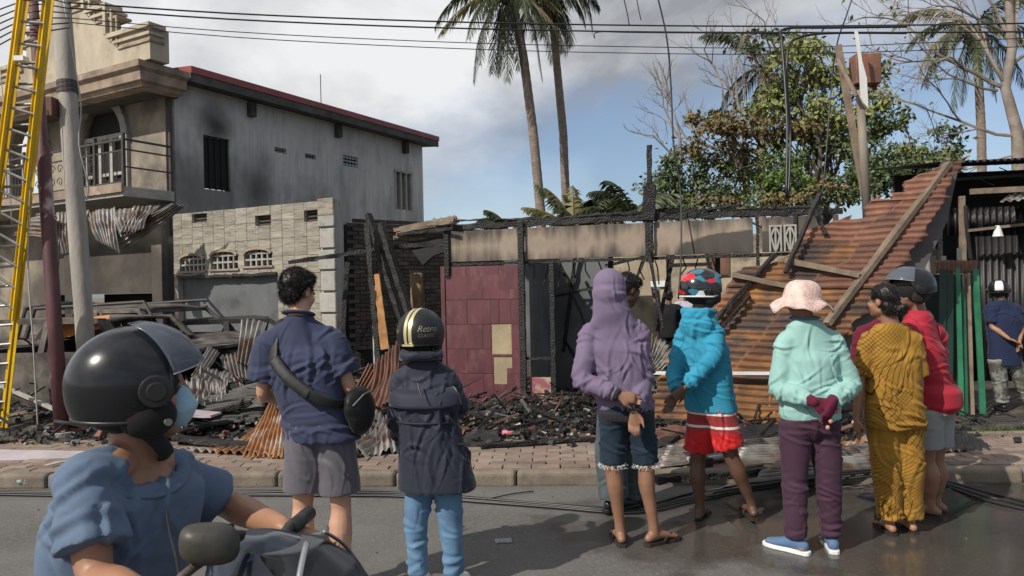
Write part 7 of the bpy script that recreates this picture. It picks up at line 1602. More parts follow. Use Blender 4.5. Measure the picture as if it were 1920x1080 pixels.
def hood_down(mb, s, rs):
    k = s.k; c = s.j['neck']; ltube(mb, [c + Vector((-.11, .0, .015)) * k, c + Vector((-.08, -.075, .02)) * k, c + Vector((0, -.115, .01)) * k, c + Vector((.08, -.075, .02)) * k, c + Vector((.11, .0, .015)) * k], [.022 * k, .028 * k, .03 * k, .028 * k, .022 * k], 12)
    ell(mb, c + Vector((.01, -.10, -.075)) * k, (.12 * k, .042 * k, .095 * k)); ell(mb, c + Vector((.0, -.09, -.02)) * k, (.10 * k, .05 * k, .045 * k))
p.top('hoodie', M_blue, BL, 'long', [('crump', .003, 20), ('d', mid(p, .45, -.05, -.13), (.12, .2, .25), (1, 0, .3), 45, .010), ('d', mid(p, .2, .12, -.05), (.14, .2, .12), (.3, 0, 1), 50, .009), ('d', p.j['neck'] + Vector((0, -.1, -.05)), (.14, .1, .1), (0, .2, 1), 55, .006)], 15, cuff=.045, extra=hood_down, sl_r=(.070, .068, .062))
# waistband stripes by height, side stripes
def zband(m, z0, z1, col, s=None, x=None):
    def f(N, L, co):
        sp_ = N.new("ShaderNodeSeparateXYZ"); L.new(co, sp_.inputs[0]); a = nmath(N, L, 'MULTIPLY', nmath(N, L, 'GREATER_THAN', sp_.outputs[2], z0), nmath(N, L, 'LESS_THAN', sp_.outputs[2], z1))
        if x: a = nmath(N, L, 'MULTIPLY', a, nmath(N, L, 'MULTIPLY', nmath(N, L, 'GREATER_THAN', sp_.outputs[x[0]], x[1]), nmath(N, L, 'LESS_THAN', sp_.outputs[x[0]], x[2])))
        return a
    return overlay(m, f, col)
zz_ = mid(p, 0).z
zband(M_red, zz_ - .16, zz_ - .02, (.28, .035, .04)); zband(M_red, zz_ - .045, zz_ - .025, (.7, .62, .6)); zband(M_red, zz_ - .135, zz_ - .118, (.7, .62, .6))
kx_ = p.j['knR'].x
for q in range(3): zband(M_red, -1, zz_ - .16, (.015, .01, .012), x=(1, p.j['knR'].y - .028 + q * .024, p.j['knR'].y - .019 + q * .024))
zband(M_blue, zz_ + .02, zz_ + .20, (.05, .055, .07), x=(0, .135, .5)); 
for q in range(3): zband(M_blue, zz_ + .03 + q * .055, zz_ + .05 + q * .055, (.7, .7, .7), x=(0, .14, .5))
p.pants('red_shorts', M_red, hem=.80, r=(.105, .105, .108), folds_=[('crump', .003, 22), ('d', mid(p, -.4, 0, -.1), (.3, .3, .25), (.8, 0, .5), 42, .010)], seed=6, waist=(.125, .09), hipw=(.170, .124), top_t=.0)
p.flipflop((-.1, -.55), M_sand, M_sand)
M_graph = mat('graphic_helmet_shell', (.02, .05, .08), (.008, .01, .014), 2, .18, 0, rnd=0, coat=.8)
def vgraph(m):
    N, L, b = nodes(m); tc = N.new("ShaderNodeTexCoord"); v = N.new("ShaderNodeTexVoronoi"); v.inputs["Scale"].default_value = 17; v.inputs["Randomness"].default_value = .9; mp = N.new("ShaderNodeMapping"); mp.inputs["Scale"].default_value = (1, .55, 1.5); mp.inputs["Rotation"].default_value = (.5, .2, .3)
    L.new(tc.outputs["Object"], mp.inputs[0]); L.new(mp.outputs[0], v.inputs["Vector"]); sx = N.new("ShaderNodeSeparateXYZ"); L.new(v.outputs["Color"], sx.inputs[0]); cr = N.new("ShaderNodeValToRGB"); cr.color_ramp.interpolation = 'CONSTANT'
    cols = [(0, (.008, .009, .012)), (.22, (.03, .16, .24)), (.40, (.008, .009, .012)), (.52, (.5, .012, .02)), (.72, (.65, .66, .68)), (.82, (.03, .16, .24)), (.93, (.008, .009, .012))]
    e = cr.color_ramp.elements; e[0].position = 0; e[0].color = (*cols[0][1], 1); e[1].position = cols[1][0]; e[1].color = (*cols[1][1], 1)
    for pz, c in cols[2:]: q = e.new(pz); q.color = (*c, 1)
    L.new(sx.outputs[0], cr.inputs[0]); L.new(cr.outputs[0], b.inputs["Base Color"])
vgraph(M_graph)
o, HM, pos = helmet(p, M_graph, (.138, .168, .142), (0, -.005, .030), None, 58, 126, 112)
mb = MB(); nn = 20; vv = []
for i in range(6):
    for j in range(nn + 1):
        a = R(-58 + 116 * j / nn); g = 1.0 + .26 * i / 5 * math.cos(a); vv.append(tuple(HM @ Vector((.138 * 1.01 * math.sin(a) * (1 + .0 * i), .168 * g * math.cos(a) * .92, .142 * (.52 + .10 * math.sin(i / 5 * 2.4) - .02 * i) + .02 * math.cos(a)))))
w = arr_obj('peak', vv, [(i * (nn + 1) + j, i * (nn + 1) + j + 1, (i + 1) * (nn + 1) + j + 1, (i + 1) * (nn + 1) + j) for i in range(5) for j in range(nn)], M_hblack, o, True); md = w.modifiers.new("s", 'SOLIDIFY'); md.thickness = .005
MB().tube([HM @ Vector(pos(R(a), 117, 1.01)) for a in range(80, 281, 8)], .006, 6).build('white_rim', M_white, o, True)

# ---- 6 woman in mint sweater, crochet hat
M_mint = cloth('mint_sweater', (.29, .50, .47), b=.3, bs=260); M_plum = cloth('plum_trousers', (.06, .028, .05), rough=.8); M_glove = cloth('maroon_gloves', (.11, .012, .035)); M_hatm = mat('pink_crochet', (.58, .43, .38), (.4, .27, .25), 60, .9, .9, 120, rnd=0, vor=True, bdist=.004, c3=(.72, .55, .5), s3=6, t3=(.45, .6))
p = Person('woman in mint green sweater, plum trousers and pink crochet sun hat', 1520, 1036, -2, 1.62, SK_mid)
p.J(head=(1503, 571, .02), neck=(1508, 597), shL=(1474, 634), shR=(1560, 634), elL=(1462, 728, -.02), elR=(1594, 722, -.02), wrL=(1522, 752, -.19), wrR=(1560, 752, -.19), hipL=(1492, 790), hipR=(1545, 790), knL=(1490, 905, .0), knR=(1553, 905, 0), anL=(1494, 1010, 0), anR=(1560, 1006, .03)); p.head(8, -4)
p.body((-.5, .12), None, calf=.75); p.finish()
MT = [(.03, .182, .132), (.1, .192, .14), (.35, .185, .138), (.6, .190, .136), (.8, .198, .130), (.93, .172, .108), (1.0, .12, .092), (1.08, .075, .072)]
p.top('sweater', M_mint, MT, 'long', [('crump', .003, 18), ('d', mid(p, .3, -.1, -.13), (.14, .2, .12), (.5, 0, 1), 48, .010), ('d', mid(p, .3, .12, -.13), (.12, .2, .12), (-.5, 0, 1), 48, .009), ('d', mid(p, .75, -.06, -.13), (.06, .2, .14), (1, 0, .2), 50, .006)], 22, ws=1.02, cuff=.045, sl_r=(.074, .07, .068))
k = p.k; mb = MB(); hand(mb, p.j['wrL'], p.W((1, -.2, -.25)), p.W((0, .8, -.5)), -1, .8, k * 1.08); hand(mb, p.j['wrR'] + Vector((0, -.03, .0)), p.W((-.45, -.1, -.85)), p.W((-.5, .8, .2)), 1, .75, k * 1.08)
for sd_ in 'LR': b, c = p.j['el' + sd_], p.j['wr' + sd_]; ltube(mb, [b.lerp(c, .9), b.lerp(c, 1.06)], [.036, .032], 12)
fuse('gloves', mb, M_glove, p.root, .006, 2)
mb = MB(); ell(mb, p.j['wrR'] + Vector((-.05, -.06, -.14)), (.012, .01, .014)); ell(mb, p.j['wrR'] + Vector((-.035, -.065, -.105)), (.012, .01, .012)); mb.build('fingertips', SK_light, p.root, True)
p.pants('trousers', M_plum, hem=1.97, r=(.108, .080, .066), folds_=[('crump', .003, 22), ('d', mid(p, -.12, -.02, -.13), (.2, .2, .13), (.5, 0, 1), 55, .009), ('d', mid(p, -.5, 0, -.1), (.2, .2, .25), (.25, 0, 1), 45, .006)], seed=8, hipw=(.18, .135))
M_sho = cloth('blue_canvas', (.10, .17, .30)); p.shoes((-.75, .2), M_sho, M_white, .98)
mb = MB(); HMh = p.hM @ Matrix.Translation((0, -.01, .055)) @ Matrix.Rotation(R(3), 4, 'Y'); vv = []; n = 72
prof = [(.001, .104), (.045, .104), (.080, .090), (.102, .066), (.113, .032), (.119, .004), (.122, -.014), (.134, -.022), (.150, -.030), (.168, -.042), (.186, -.056), (.200, -.074)]
for i, (r_, z) in enumerate(prof):
    for j in range(n):
        a = 2 * math.pi * j / n; w = max(0, i - 6) / 5; rr_ = r_ * (1 + .0 * w); vv.append(tuple(HMh @ Vector((rr_ * math.cos(a), rr_ * math.sin(a) * (1.08 if i < 8 else 1.0), z + w * (.016 * math.sin(5 * a + 1) + .010 * math.sin(9 * a) - .012 * math.cos(2 * a))))))
o = arr_obj('sun_hat', vv, [(i * n + j, (i + 1) * n + j, (i + 1) * n + (j + 1) % n, i * n + (j + 1) % n) for i in range(len(prof) - 1) for j in range(n)] + [tuple(range(n))], M_hatm, p.root, True); md = o.modifiers.new("s", 'SOLIDIFY'); md.thickness = .005
sc2 = MB(); c = p.j['neck']; P_, R_ = smooth_pts([c + Vector((math.cos(a) * .066, math.sin(a) * .066 - .008, .004)) for a in [2 * math.pi * q / 12 for q in range(12)]], [(.010, .026)] * 12, 2); sc2.tube(P_ + [P_[0]], R_ + [R_[0]], 8, ref=(0, 0, 1)); sc2.build('neck_scarf', cloth('blue_grey_scarf', (.09, .13, .17)), p.root, True)

# ---- 7 woman in mustard patterned outfit
M_must = cloth('mustard_batik', (.34, .185, .032), (.27, .14, .022), b=.2)
def batik(m):
    def lines(ang, fr, seed):
        def f(N, L, co):
            sp_ = N.new("ShaderNodeSeparateXYZ"); L.new(co, sp_.inputs[0]); no = N.new("ShaderNodeTexNoise"); no.inputs["Scale"].default_value = 2.2; no.inputs["Detail"].default_value = 1; mp = N.new("ShaderNodeMapping"); mp.inputs["Location"].default_value = (seed, 1, 2); L.new(co, mp.inputs[0]); L.new(mp.outputs[0], no.inputs["Vector"])
            u = nmath(N, L, 'ADD', nmath(N, L, 'MULTIPLY', sp_.outputs[0], math.cos(ang) * fr), nmath(N, L, 'MULTIPLY', sp_.outputs[2], math.sin(ang) * fr)); u = nmath(N, L, 'ADD', u, nmath(N, L, 'MULTIPLY', no.outputs["Fac"], 6.0))
            w = nmath(N, L, 'ABSOLUTE', nmath(N, L, 'SUBTRACT', nmath(N, L, 'FRACT', u), .5)); ln = nmath(N, L, 'LESS_THAN', w, .075)
            n2 = N.new("ShaderNodeTexNoise"); n2.inputs["Scale"].default_value = 4.2; n2.inputs["Detail"].default_value = 0; mp2 = N.new("ShaderNodeMapping"); mp2.inputs["Location"].default_value = (seed * 3.1, 4, 7); L.new(co, mp2.inputs[0]); L.new(mp2.outputs[0], n2.inputs["Vector"])
            return nmath(N, L, 'MULTIPLY', nmath(N, L, 'MULTIPLY', ln, nmath(N, L, 'GREATER_THAN', n2.outputs["Fac"], .515)), .9)
        return f
    overlay(m, lines(.75, 56, 3.3), (.035, .018, .008)); overlay(m, lines(-.8, 56, 8.9), (.035, .018, .008)); overlay(m, lines(-.35, 34, 5.1), (.05, .025, .008))
batik(M_must)
p = Person('woman in mustard yellow tunic and trousers with dark crossed line pattern, hair in a bun', 1682, 1000, 6, 1.57, SK_mid)
p.J(head=(1655, 566, .0), neck=(1668, 605), shL=(1630, 632), shR=(1710, 632), elL=(1612, 715, -.0), elR=(1722, 715, .03), wrL=(1606, 785, .02), wrR=(1716, 770, .14), hipL=(1655, 778), hipR=(1700, 778), knL=(1662, 880, .0), knR=(1705, 880, 0), anL=(1668, 975, 0), anR=(1706, 973, .03)); p.head(28, -2)
p.body((.15, .1), {'L': ((0.05, .05, -1), (.9, .1, 0), 1, .55), 'R': ((-.1, .3, -.9), (-.9, 0, 0), -1, .5)}, heavy=1.05); p.finish(); p.hair('bun', 11, 6000)
YT = [(-.16, .215, .158), (-.05, .215, .158), (.15, .205, .152), (.4, .198, .146), (.65, .20, .14), (.82, .20, .13), (.93, .178, .108), (1.0, .14, .088), (1.04, .10, .07)]
p.top('tunic', M_must, YT, 'short', [('crump', .003, 20), ('d', mid(p, .1, .02, -.13), (.2, .2, .2), (.6, 0, 1), 42, .012), ('d', mid(p, .7, .0, -.13), (.2, .2, .15), (1, 0, -.3), 40, .007)], 31, ws=1.0, sl_end=.85, sl_r=(.07, .072, .07))
p.pants('trousers', M_must, hem=1.95, r=(.112, .098, .085), folds_=[('crump', .004, 22), ('d', mid(p, -.8, 0, -.1), (.3, .2, .5), (1, 0, .1), 50, .009)], seed=12, hipw=(.185, .14)); p.flipflop((.15, .1), M_sand, M_sand)
mb = MB(); M = p.hM; mb.tube([M @ Vector((-.012, -.148, -.010)), M @ Vector((.012, -.160, -.006)), M @ Vector((.040, -.150, -.014))], .004, 6); mb.build('hair_clip', M_alu, p.root)

# ---- 8 man in red shirt, black helmet
M_rshirt = cloth('red_jersey', (.36, .022, .04), rough=.7); M_ggrey = cloth('pale_grey_shorts', (.26, .27, .28))
p = Person('man in red shirt and grey shorts with scuffed black open helmet, face turned left', 1752, 967, 52, 1.68, SK_med)
p.J(head=(1706, 550, 0), neck=(1718, 582), shL=(1700, 622, -.12), shR=(1752, 620, .10), elL=(1712, 700, -.10), elR=(1755, 700, .14), wrL=(1690, 725, .06), wrR=(1730, 730, .2), hipL=(1735, 765, -.07), hipR=(1758, 765, .06), knL=(1738, 868, -.04), knR=(1755, 866, .06), anL=(1745, 945, -.04), anR=(1756, 938, .09)); p.head(48, 4)
p.body((0, 0), {'L': ((-.6, .5, 0), (0, 0, -1), -1, .6), 'R': ((-.6, .4, 0), (0, 0, -1), 1, .6)}, heavy=1.15, calf=1.15); p.finish(); p.hair('short', 21, 800)
RT = [(-.05, .165, .150, -.01), (.05, .195, .175, -.03), (.25, .190, .172, -.03), (.35, .172, .150), (.6, .186, .145), (.8, .192, .135), (.93, .17, .108), (1.0, .12, .092), (1.08, .075, .072)]
p.top('red_shirt', M_rshirt, RT, 'short', [('crump', .003, 22), ('d', mid(p, .38, 0, 0), (.3, .3, .10), (.3, .3, 1), 55, .011), ('d', mid(p, .75, .05, 0), (.2, .2, .14), (.7, .7, .5), 48, .008)], 41, ws=1.05, sl_end=.95, sl_r=(.078, .076, .075))
p.pants('grey_shorts', M_ggrey, hem=.70, r=(.112, .11, .11), folds_=[('crump', .004, 24)], seed=14, hipw=(.185, .155)); p.flipflop((0, 0), M_sand, M_sand)
o, HM, pos = helmet(p, M_hblack, (.145, .172, .145), (0, -.015, .045), (30, 80, 62, 1.05, 14), 58, 112, 106)
mb = MB()
for q in range(5):
    a0_ = R(60 + q * 22); mb.tube([HM @ Vector(pos(a0_ - math.pi * 0, 70 + 12 * i, 1.012)) for i in range(5)], .0025, 5)
mb.build('scuff_lines', M_glassl, o)

# ---- 9 hidden person in maroon
M_maroon = cloth('maroon_shirt', (.13, .012, .03)); M_blk = cloth('black_trousers', (.012, .012, .015))
p = Person('person in maroon shirt mostly hidden behind the mustard outfit', 1668, 945, 20, 1.60, SK_med, vox=.010)
p.J(head=(1658, 562), neck=(1658, 598), shL=(1618, 622), shR=(1692, 622), elL=(1608, 690, .02), elR=(1700, 700), wrL=(1625, 720, .2), wrR=(1690, 745, .15), hipL=(1640, 750), hipR=(1685, 750), knL=(1650, 850), knR=(1690, 850), anL=(1655, 928), anR=(1692, 928)); p.head(0, 0)
p.body((0, 0), {'L': ((.5, 1, 0), (0, 0, -1), 1, .6), 'R': ((0, 1, 0), (0, 0, -1), 1, .6)}); p.finish(); p.hair('short', 2, 400)
p.top('maroon_shirt', M_maroon, TEE, 'short', [('crump', .004, 22)], 2, ws=1.0, sl_end=.9); p.pants('trousers', M_blk, hem=1.95, r=(.10, .08, .065), seed=3); p.shoes((0, 0), M_hmatte, M_hmatte)

# ---- 11 far man with white helmet at right
M_navy2 = cloth('deep_navy_tee', (.018, .028, .07)); M_camo = mat('grey_camouflage', (.22, .22, .2), (.07, .07, .06), 9, .85, .2, 200, rnd=0, ramp=(.45, .55))
p = Person('man in navy shirt and grey camouflage trousers with white helmet, far right', 1895, 768, -12, 1.46, SK_mid, gz=.12, vox=.009)
p.J(head=(1872, 545), neck=(1876, 562), shL=(1858, 576), shR=(1905, 578), elL=(1860, 612, -.03), elR=(1915, 615, -.02), wrL=(1893, 636, -.16), wrR=(1912, 640, -.14), hipL=(1868, 672), hipR=(1898, 670), knL=(1876, 722), knR=(1915, 716), anL=(1880, 757), anR=(1932, 752)); p.head(-15, 8)
p.body((0, .3), heavy=.85, calf=.8, hands={'L': ((.8, 0, -.3), (0, 0, -1), -1, .6), 'R': ((-.3, 0, -.8), (0, 0, -1), 1, .6)}); p.finish()
p.top('t_shirt', M_navy2, TEE, 'short', [('crump', .004, 24)], 5, ws=1.14, sl_end=.8); p.pants('trousers', M_camo, hem=1.95, r=(.11, .095, .085), folds_=[('crump', .005, 24)], seed=3); p.shoes((0, .3), M_hmatte, M_hmatte)
o, HM, pos = helmet(p, M_hblack, (.128, .15, .132), (0, -.005, .02), None, 62, 128, 118)
vv = []; n = 14
for i in range(n + 1):
    for j in range(n + 1):
        a = -.25 + .8 * i / n - .2; e = -.25 + 1.1 * j / n; vv.append(tuple(ontoball(HM, (.128, .15, .132), a, e, 1.012)))
o2 = arr_obj('white_panel', vv, [(i * (n + 1) + j, (i + 1) * (n + 1) + j, (i + 1) * (n + 1) + j + 1, i * (n + 1) + j + 1) for i in range(n) for j in range(n)], M_white, o, True)

# ---- onlookers inside the ruin
def far_person(label, px, d, head_y, H, m_top, m_bot, yaw, sk, lab2=None):
    p = Person(label, px, 0, yaw, H, sk, 'onlookers inside the burnt shop', gz=P(px, head_y, d).z - H, vox=.014, depth=d)
    k = p.k; L_ = lambda x, y, z: Vector((x, y, z)) * k
    p.j = dict(head=L_(0, .02, 1.63), neck=L_(0, 0, 1.48), shL=L_(-.17, 0, 1.40), shR=L_(.17, 0, 1.40), elL=L_(-.24, -.02, 1.12), elR=L_(.25, .03, 1.12), wrL=L_(-.20, .14, .92), wrR=L_(.18, .16, .95), hipL=L_(-.09, 0, .9), hipR=L_(.09, 0, .9), knL=L_(-.1, .02, .49), knR=L_(.11, .02, .49), anL=L_(-.1, 0, .085), anR=L_(.12, 0, .085)); p.head(0, 5)
    p.body((0, 0), None, calf=.75); p.finish(2); p.hair('short', 2, 200)
    p.top('shirt', m_top, TEE, 'short', [('crump', .004, 20)], 3, ws=1.05, sl_end=.9); p.pants('trousers', m_bot, hem=1.95, r=(.10, .08, .065), seed=3); p.shoes((0, 0), M_hmatte, M_hmatte)
far_person('leftmost of the three small onlookers inside the ruin, dark clothes', 1216, 12.8, 543, 1.45, M_dtee, M_blk, 20, SK_dark)
far_person('middle onlooker inside the ruin in black jacket', 1242, 12.2, 545, 1.45, M_blk, M_blk, -20, SK_dark)
far_person('rightmost onlooker inside the ruin in a pale lilac shirt', 1274, 12.5, 540, 1.45, cloth('pale_lilac_shirt', (.42, .4, .5)), M_gjean, 160, SK_med)
# ================================================================== RIDER AND MOTORBIKE
M_slate = cloth('slate_blue_cotton', (.105, .15, .225), b=.3, bs=420)
p = Person('motorcyclist in slate blue shirt, glossy black visor helmet and pale blue face mask', 200, 0, -115, 1.70, SK_mid, depth=1.68, vox=.006)
PD_ = 1.68
p.J(head=(262, 734, .0), neck=(258, 838, -.0), shL=(325, 868, .13), shR=(158, 878, -.13), elL=(425, 945, .26), elR=(180, 1080, -.20), wrL=(535, 990, .0), wrR=(330, 1160, -.42), hip=(185, 1290, .02))
p.head(56, -2)
p.body((0, 0), {'L': ((.9, -.15, -.25), (0, -.2, -1), -1, 1.1), 'R': ((.9, .1, -.2), (0, 0, -1), 1, 1.1)}, legs=False, heavy=1.1)
for sd_ in 'LR': ltube(p.mb, [p.j['sh' + sd_] + Vector((0, 0, .0)), p.j['sh' + sd_].lerp(p.j['neck'], .55) + Vector((0, 0, -.006)), p.j['neck'] + Vector((0, -.01, -.02))], [.04, .045, .045], 12)
# seated legs
k = p.k; hpv = p.j['hip']
for sx in (-1, 1):
    P_, R_ = smooth_pts([hpv + Vector((sx * .10, 0, -.02)), hpv + Vector((sx * .15, .22, .03)), hpv + Vector((sx * .17, .44, .0)), hpv + Vector((sx * .15, .42, -.22)), hpv + Vector((sx * .14, .36, -.42))], [.09, .08, .06, .055, .036], 4); ltube(p.mb, P_, R_, 14); foot(p.mb, hpv + Vector((sx * .14, .36, -.43)), 0, k)
p.finish(4)
RS = [(-.05, .17, .12), (.15, .175, .122), (.4, .175, .122), (.65, .182, .124), (.82, .19, .122), (.92, .182, .115), (.98, .14, .098), (1.0, .105, .085)]
def rsh(mb, s, rs):
    for sd_ in 'LR': a = s.j['sh' + sd_]; nk = s.j['neck']; ltube(mb, [a + Vector((0, 0, .005)), a.lerp(nk, .35) + Vector((0, 0, -.006)), a.lerp(nk, .60) + Vector((0, -.01, -.022))], [.056, .052, .046], 14)
n1 = (p.j['elR'] - p.j['shR']).normalized(); rt_ = p.j['neck']
p.top('t_shirt', M_slate, RS, 'short', [('crump', .0012, 26), ('d', p.j['shR'] + Vector((0, -.0, -.02)), (.12, .12, .09), tuple(n1 + Vector((.2, .4, 0))), 85, .0045), ('d', mid(p, .6, .1, .1) if 'hipL' in p.j else p.j['hip'].lerp((p.j['shL'] + p.j['shR']) / 2, .7) + Vector((.05, .12, 0)), (.14, .14, .2), (1, .2, .3), 55, .006), ('d', p.j['hip'].lerp((p.j['shL'] + p.j['shR']) / 2, .85) + Vector((.1, .08, 0)), (.1, .1, .1), (.8, .2, -.6), 80, .006)], 51, vox=.0065, ws=1.03, sl_end=.72, sl_r=(.058, .062, .066), ex=2.3, neck=False, extra=rsh)
mb = MB(); sh = (p.j['shL'] + p.j['shR']) / 2
pts = [sh + Vector((math.cos(a) * .118 * k, math.sin(a) * .092 * k, .022 - .045 * max(0, math.sin(a)) + .008 * abs(math.cos(a)))) for a in [2 * math.pi * q / 18 for q in range(18)]]
P_, R_ = smooth_pts(pts, [(.006, .017)] * 18, 3); mb.tube(P_ + [P_[0]], R_ + [R_[0]], 8, ref=(0, 0, 1)); mb.build('neckband', M_slate, p.root, True)
mb = MB(); q = p.j['hip']
for sx in (-1, 1):
    P_, R_ = smooth_pts([q + Vector((sx * .09, -.02, -.02)), q + Vector((sx * .14, .2, .03)), q + Vector((sx * .165, .42, .0)), q + Vector((sx * .15, .41, -.2)), q + Vector((sx * .14, .36, -.38))], [.115, .105, .085, .075, .06], 4); ltube(mb, P_, R_, 16)
ltube(mb, [q + Vector((-.1, 0, .03)), q + Vector((.1, 0, .03))], [.13, .13], 16); fuse('trousers', mb, M_blk, p.root, .012, 4, [('crump', .004, 20)], 4)
_v2 = M_visor.copy()
o, HM, pos = helmet(p, M_hblack, (.117, .141, .131), (0, -.012, .022), (20, 88, 60, 1.07, 12), 62, 132, 124)
MB().tube([HM @ Vector((.113, .055, -.083)), HM @ Vector((.121, .057, -.083))], .008, 12).build('snap_stud', M_alu, o)
mb = MB(); ell(mb, (.0, .075, -.045), (.055, .040, .052), p.hM, 20, 14); fuse('face_mask', mb, cloth('pale_blue_mask', (.36, .55, .66)), p.root, .005, 2, [('d', tuple(p.hM @ Vector((0, .08, -.045))), (.1, .1, .1), (0, 0, 1), 260, .002)], 2)
mb = MB(); 
for sx in (-1, 1): P_, R_ = smooth_pts([p.hM @ Vector((sx * .085, .0, -.075)), p.hM @ Vector((sx * .075, .03, -.115)), p.hM @ Vector((sx * .05, .045, -.145)), p.hM @ Vector((0, .04, -.155))], [(.018, .008)] * 4, 4); mb.tube(P_, R_, 8)
mb.build('chin_strap', M_liner, o, True)

bk_ = Matrix.Translation(Vector((0, 0, 0))); 
wl = p.M @ p.j['wrL']; ax_f = Vector((.97, -.24, 0)).normalized(); ax_r = Vector((-ax_f.y * -1, -ax_f.x, 0)); ax_r = Vector((ax_f.y, -ax_f.x, 0))
HC = wl + ax_f * .085 + ax_r * .29 + Vector((0, 0, .015))          # handlebar centre
BM = Matrix.Translation(Vector((HC.x, HC.y, 0))) @ Matrix(((ax_r.x, ax_f.x, 0, 0), (ax_r.y, ax_f.y, 0, 0), (0, 0, 1, 0), (0, 0, 0, 1)))   # local x = right, y = forward
bike = thing('motorbike', 'dark motorbike with black mirror and silver edged cowl ridden in the foreground', 'motorbike', BM)
hz = HC.z
M_cowl = mat('navy_black_plastic', (.01, .016, .03), (.007, .01, .018), 3, .22, .02, rnd=0, coat=.5); M_silv = mat('silver_plastic', (.33, .34, .36), (.2, .21, .22), 4, .3, 0, metal=.6, rnd=0); M_lens = mat('headlight_lens', (.55, .58, .6), (.25, .27, .28), 30, .08, .2, 60, rnd=0)
def bx_(fn, name, m, vox=.006, sm=3, par=bike, sp_=None): mb = MB(); fn(mb); return fuse(name, mb, m, par, vox, sm, sp_)
mb = MB(); P_, R_ = smooth_pts([(-.35, -.06, hz), (-.2, -.03, hz + .01), (-.06, .03, hz - .02), (.06, .03, hz - .02), (.2, -.03, hz + .01), (.35, -.06, hz)], [.011] * 6, 4); mb.tube(P_, R_, 10); part(mb, 'handlebar', M_iron, bike, smooth=True)
for sx in (-1, 1):
    part(MB().tube([(sx * .23, -.035, hz + .006), (sx * .355, -.062, hz)], .017, 14), 'grip', M_trimr, bike, smooth=True)
    part(MB().tube([(sx * .19, .02, hz), (sx * .26, .03, hz - .012), (sx * .32, .0, hz - .02)], .007, 8), 'brake_lever', M_alu, bike, smooth=True)
def cowl(mb):
    rings(mb, [(0, .10, hz - .16, .10, .13), (0, .10, hz - .08, .125, .15), (0, .085, hz - .02, .125, .14), (0, .06, hz + .03, .10, .11), (0, .04, hz + .062, .06, .07), (0, .035, hz + .075, .03, .035)], 36, 2.2)
bx_(cowl, 'cowl', M_cowl)
def shield(mb):
    rings(mb, [(0, .14, hz - .10, .105, .13), (0, .135, hz - .04, .11, .125), (0, .115, hz + .02, .095, .105), (0, .09, hz + .06, .06, .065)], 36, 2.2)
bx_(shield, 'smoked_flyscreen', M_hblack)
mb = MB()
for sx in (-1, 1): P_, R_ = smooth_pts([(sx * .03, .15, hz + .075), (sx * .085, .165, hz + .03), (sx * .118, .18, hz - .03), (sx * .122, .19, hz - .09), (sx * .10, .24, hz - .13), (sx * .03, .272, hz - .125)], [(.003, .006)] * 6, 5); mb.tube(P_, R_, 8)
part(mb, 'silver_edge', M_silv, bike, smooth=True)
bx_(lambda mb: (ell(mb, (0, .215, hz - .17), (.10, .07, .055)),), 'headlight', M_lens)
mb = MB()
for sx in (-1, 1): ell(mb, (sx * .10, .17, hz - .20), (.045, .10, .07))
fuse('front_panel', mb, M_silv, bike, .008, 3)
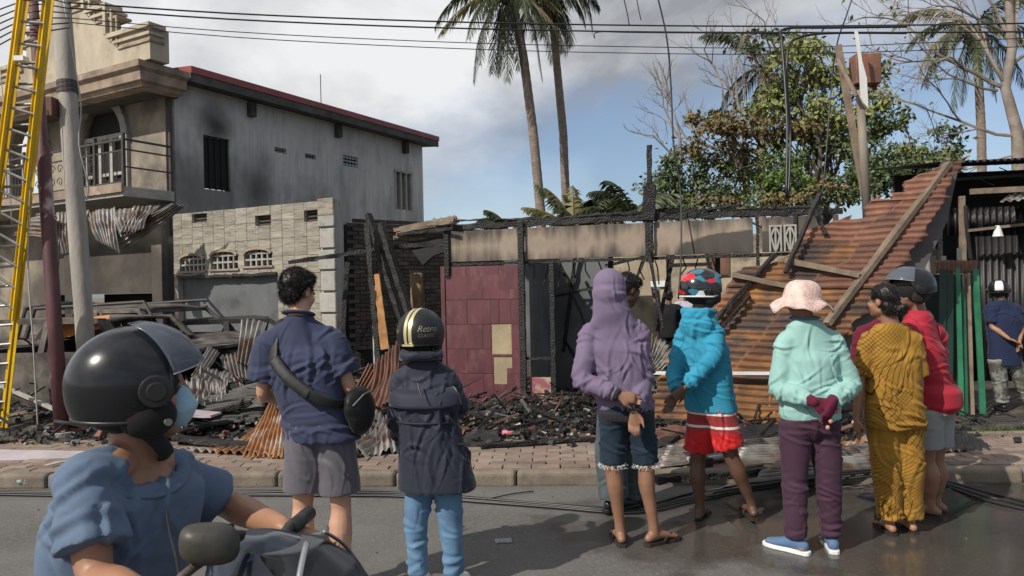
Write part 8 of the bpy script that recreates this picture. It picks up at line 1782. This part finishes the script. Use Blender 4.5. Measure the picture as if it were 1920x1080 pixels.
def mirror(sx, cpos, tilt):
    c = Vector(cpos); st = MB(); b0_ = Vector((sx * .17, .0, hz + .01)); P_, R_ = smooth_pts([b0_, b0_ + Vector((sx * .01, .01, .05)), c + Vector((-sx * .09, .0, -.015)), c + Vector((-sx * .04, .0, .0))], [.008, .008, .007, .008], 4); st.tube(P_, R_, 8)
    o = part(st, 'mirror_stem', M_iron, bike, smooth=True)
    mb = MB(); Mm = Matrix.Translation(c) @ Matrix.Rotation(tilt, 4, 'Z'); v = []
    for (y, g) in ((-.018, .90), (-.012, 1.0), (.0, .98), (.014, .86), (.022, .6), (.025, .2)):
        for i in range(28):
            a = 2 * math.pi * i / 28; cs, sn = math.cos(a), math.sin(a); v.append(tuple(Mm @ Vector((.047 * g * math.copysign(abs(cs) ** .7, cs), y, .034 * g * math.copysign(abs(sn) ** .7, sn) + .006 * cs * sx))))
    f = [(r * 28 + i, r * 28 + (i + 1) % 28, (r + 1) * 28 + (i + 1) % 28, (r + 1) * 28 + i) for r in range(5) for i in range(28)] + [tuple(range(28)), tuple(5 * 28 + i for i in range(28))]
    mb.add(v, f); o = part(mb, 'mirror', mat('matte_mirror_shell', (.045, .043, .035), (.03, .028, .024), 8, .5, .1, 60, rnd=0), bike, smooth=True)
    g = MB().box(-.038, .038, -.0195, -.0182, -.026, .026, Mm); g.build('mirror_glass', mat('mirror_glass', (.6, .6, .6), (.5, .5, .5), 3, .05, 0, metal=1, rnd=0), o)
Bi = BM.inverted()
mw = Bi @ P(392, 1022, 1.22); mirror(1, mw, R(-60))
# rest of the machine, below and beyond the frame
bx_(lambda mb: (ltube(mb, [(0, -.05, hz - .2), (0, -.30, hz - .36), (0, -.55, hz - .38), (0, -.95, hz - .30)], [(.09, .10), (.12, .11), (.13, .09), (.10, .06)], 16),), 'seat_and_body', M_cowl, .012)
def wheel(y, nm):
    mb = MB(); mb.tube([(0, y + .27 * math.cos(a), .30 + .27 * math.sin(a)) for a in [2 * math.pi * q / 32 for q in range(33)]], .035, 10); o = part(mb, nm, M_trimr, bike, smooth=True)
    r = MB(); r.tube([(0, y + .235 * math.cos(a), .30 + .235 * math.sin(a)) for a in [2 * math.pi * q / 32 for q in range(33)]], .012, 8)
    for q in range(8): a = math.pi * q / 4; r.tube([(0, y, .30), (0, y + .235 * math.cos(a), .30 + .235 * math.sin(a))], .008, 6)
    r.tube([(-.05, y, .30), (.05, y, .30)], .035, 14); r.build('rim', M_alu, o)
wheel(.42, 'wheel'); wheel(-.85, 'wheel')
mb = MB()
for sx in (-1, 1): mb.tube([(sx * .07, .12, hz - .12), (sx * .07, .42, .30)], .02, 10)
part(mb, 'front_fork', M_alu, bike, smooth=True); part(MB().tube([(0, .42 + .33 * math.cos(a), .30 + .33 * math.sin(a)) for a in [R(20) + R(130) * q / 12 for q in range(13)]], [(.06, .01)] * 13, 10, ref=(1, 0, 0)), 'mudguard', M_cowl, bike, smooth=True)
bx_(lambda mb: (ell(mb, (0, -.25, .38), (.12, .2, .15)), ltube(mb, [(.1, -.3, .3), (.12, -.9, .36)], [.04, .05], 12)), 'engine', M_iron, .014)
sl_ = thing('sling_strap', 'thin black strap hanging in front of rider towards the mirror', 'strap')
MB().tube([P(312, 960, 1.45), P(318, 1000, 1.38), P(330, 1045, 1.32), P(338, 1090, 1.3)], [(.007, .002)] * 4, 6).build('webbing', M_web, sl_)
# ---- the cast of each person is complete: shapes whose feet the photo hides still stand on the ground
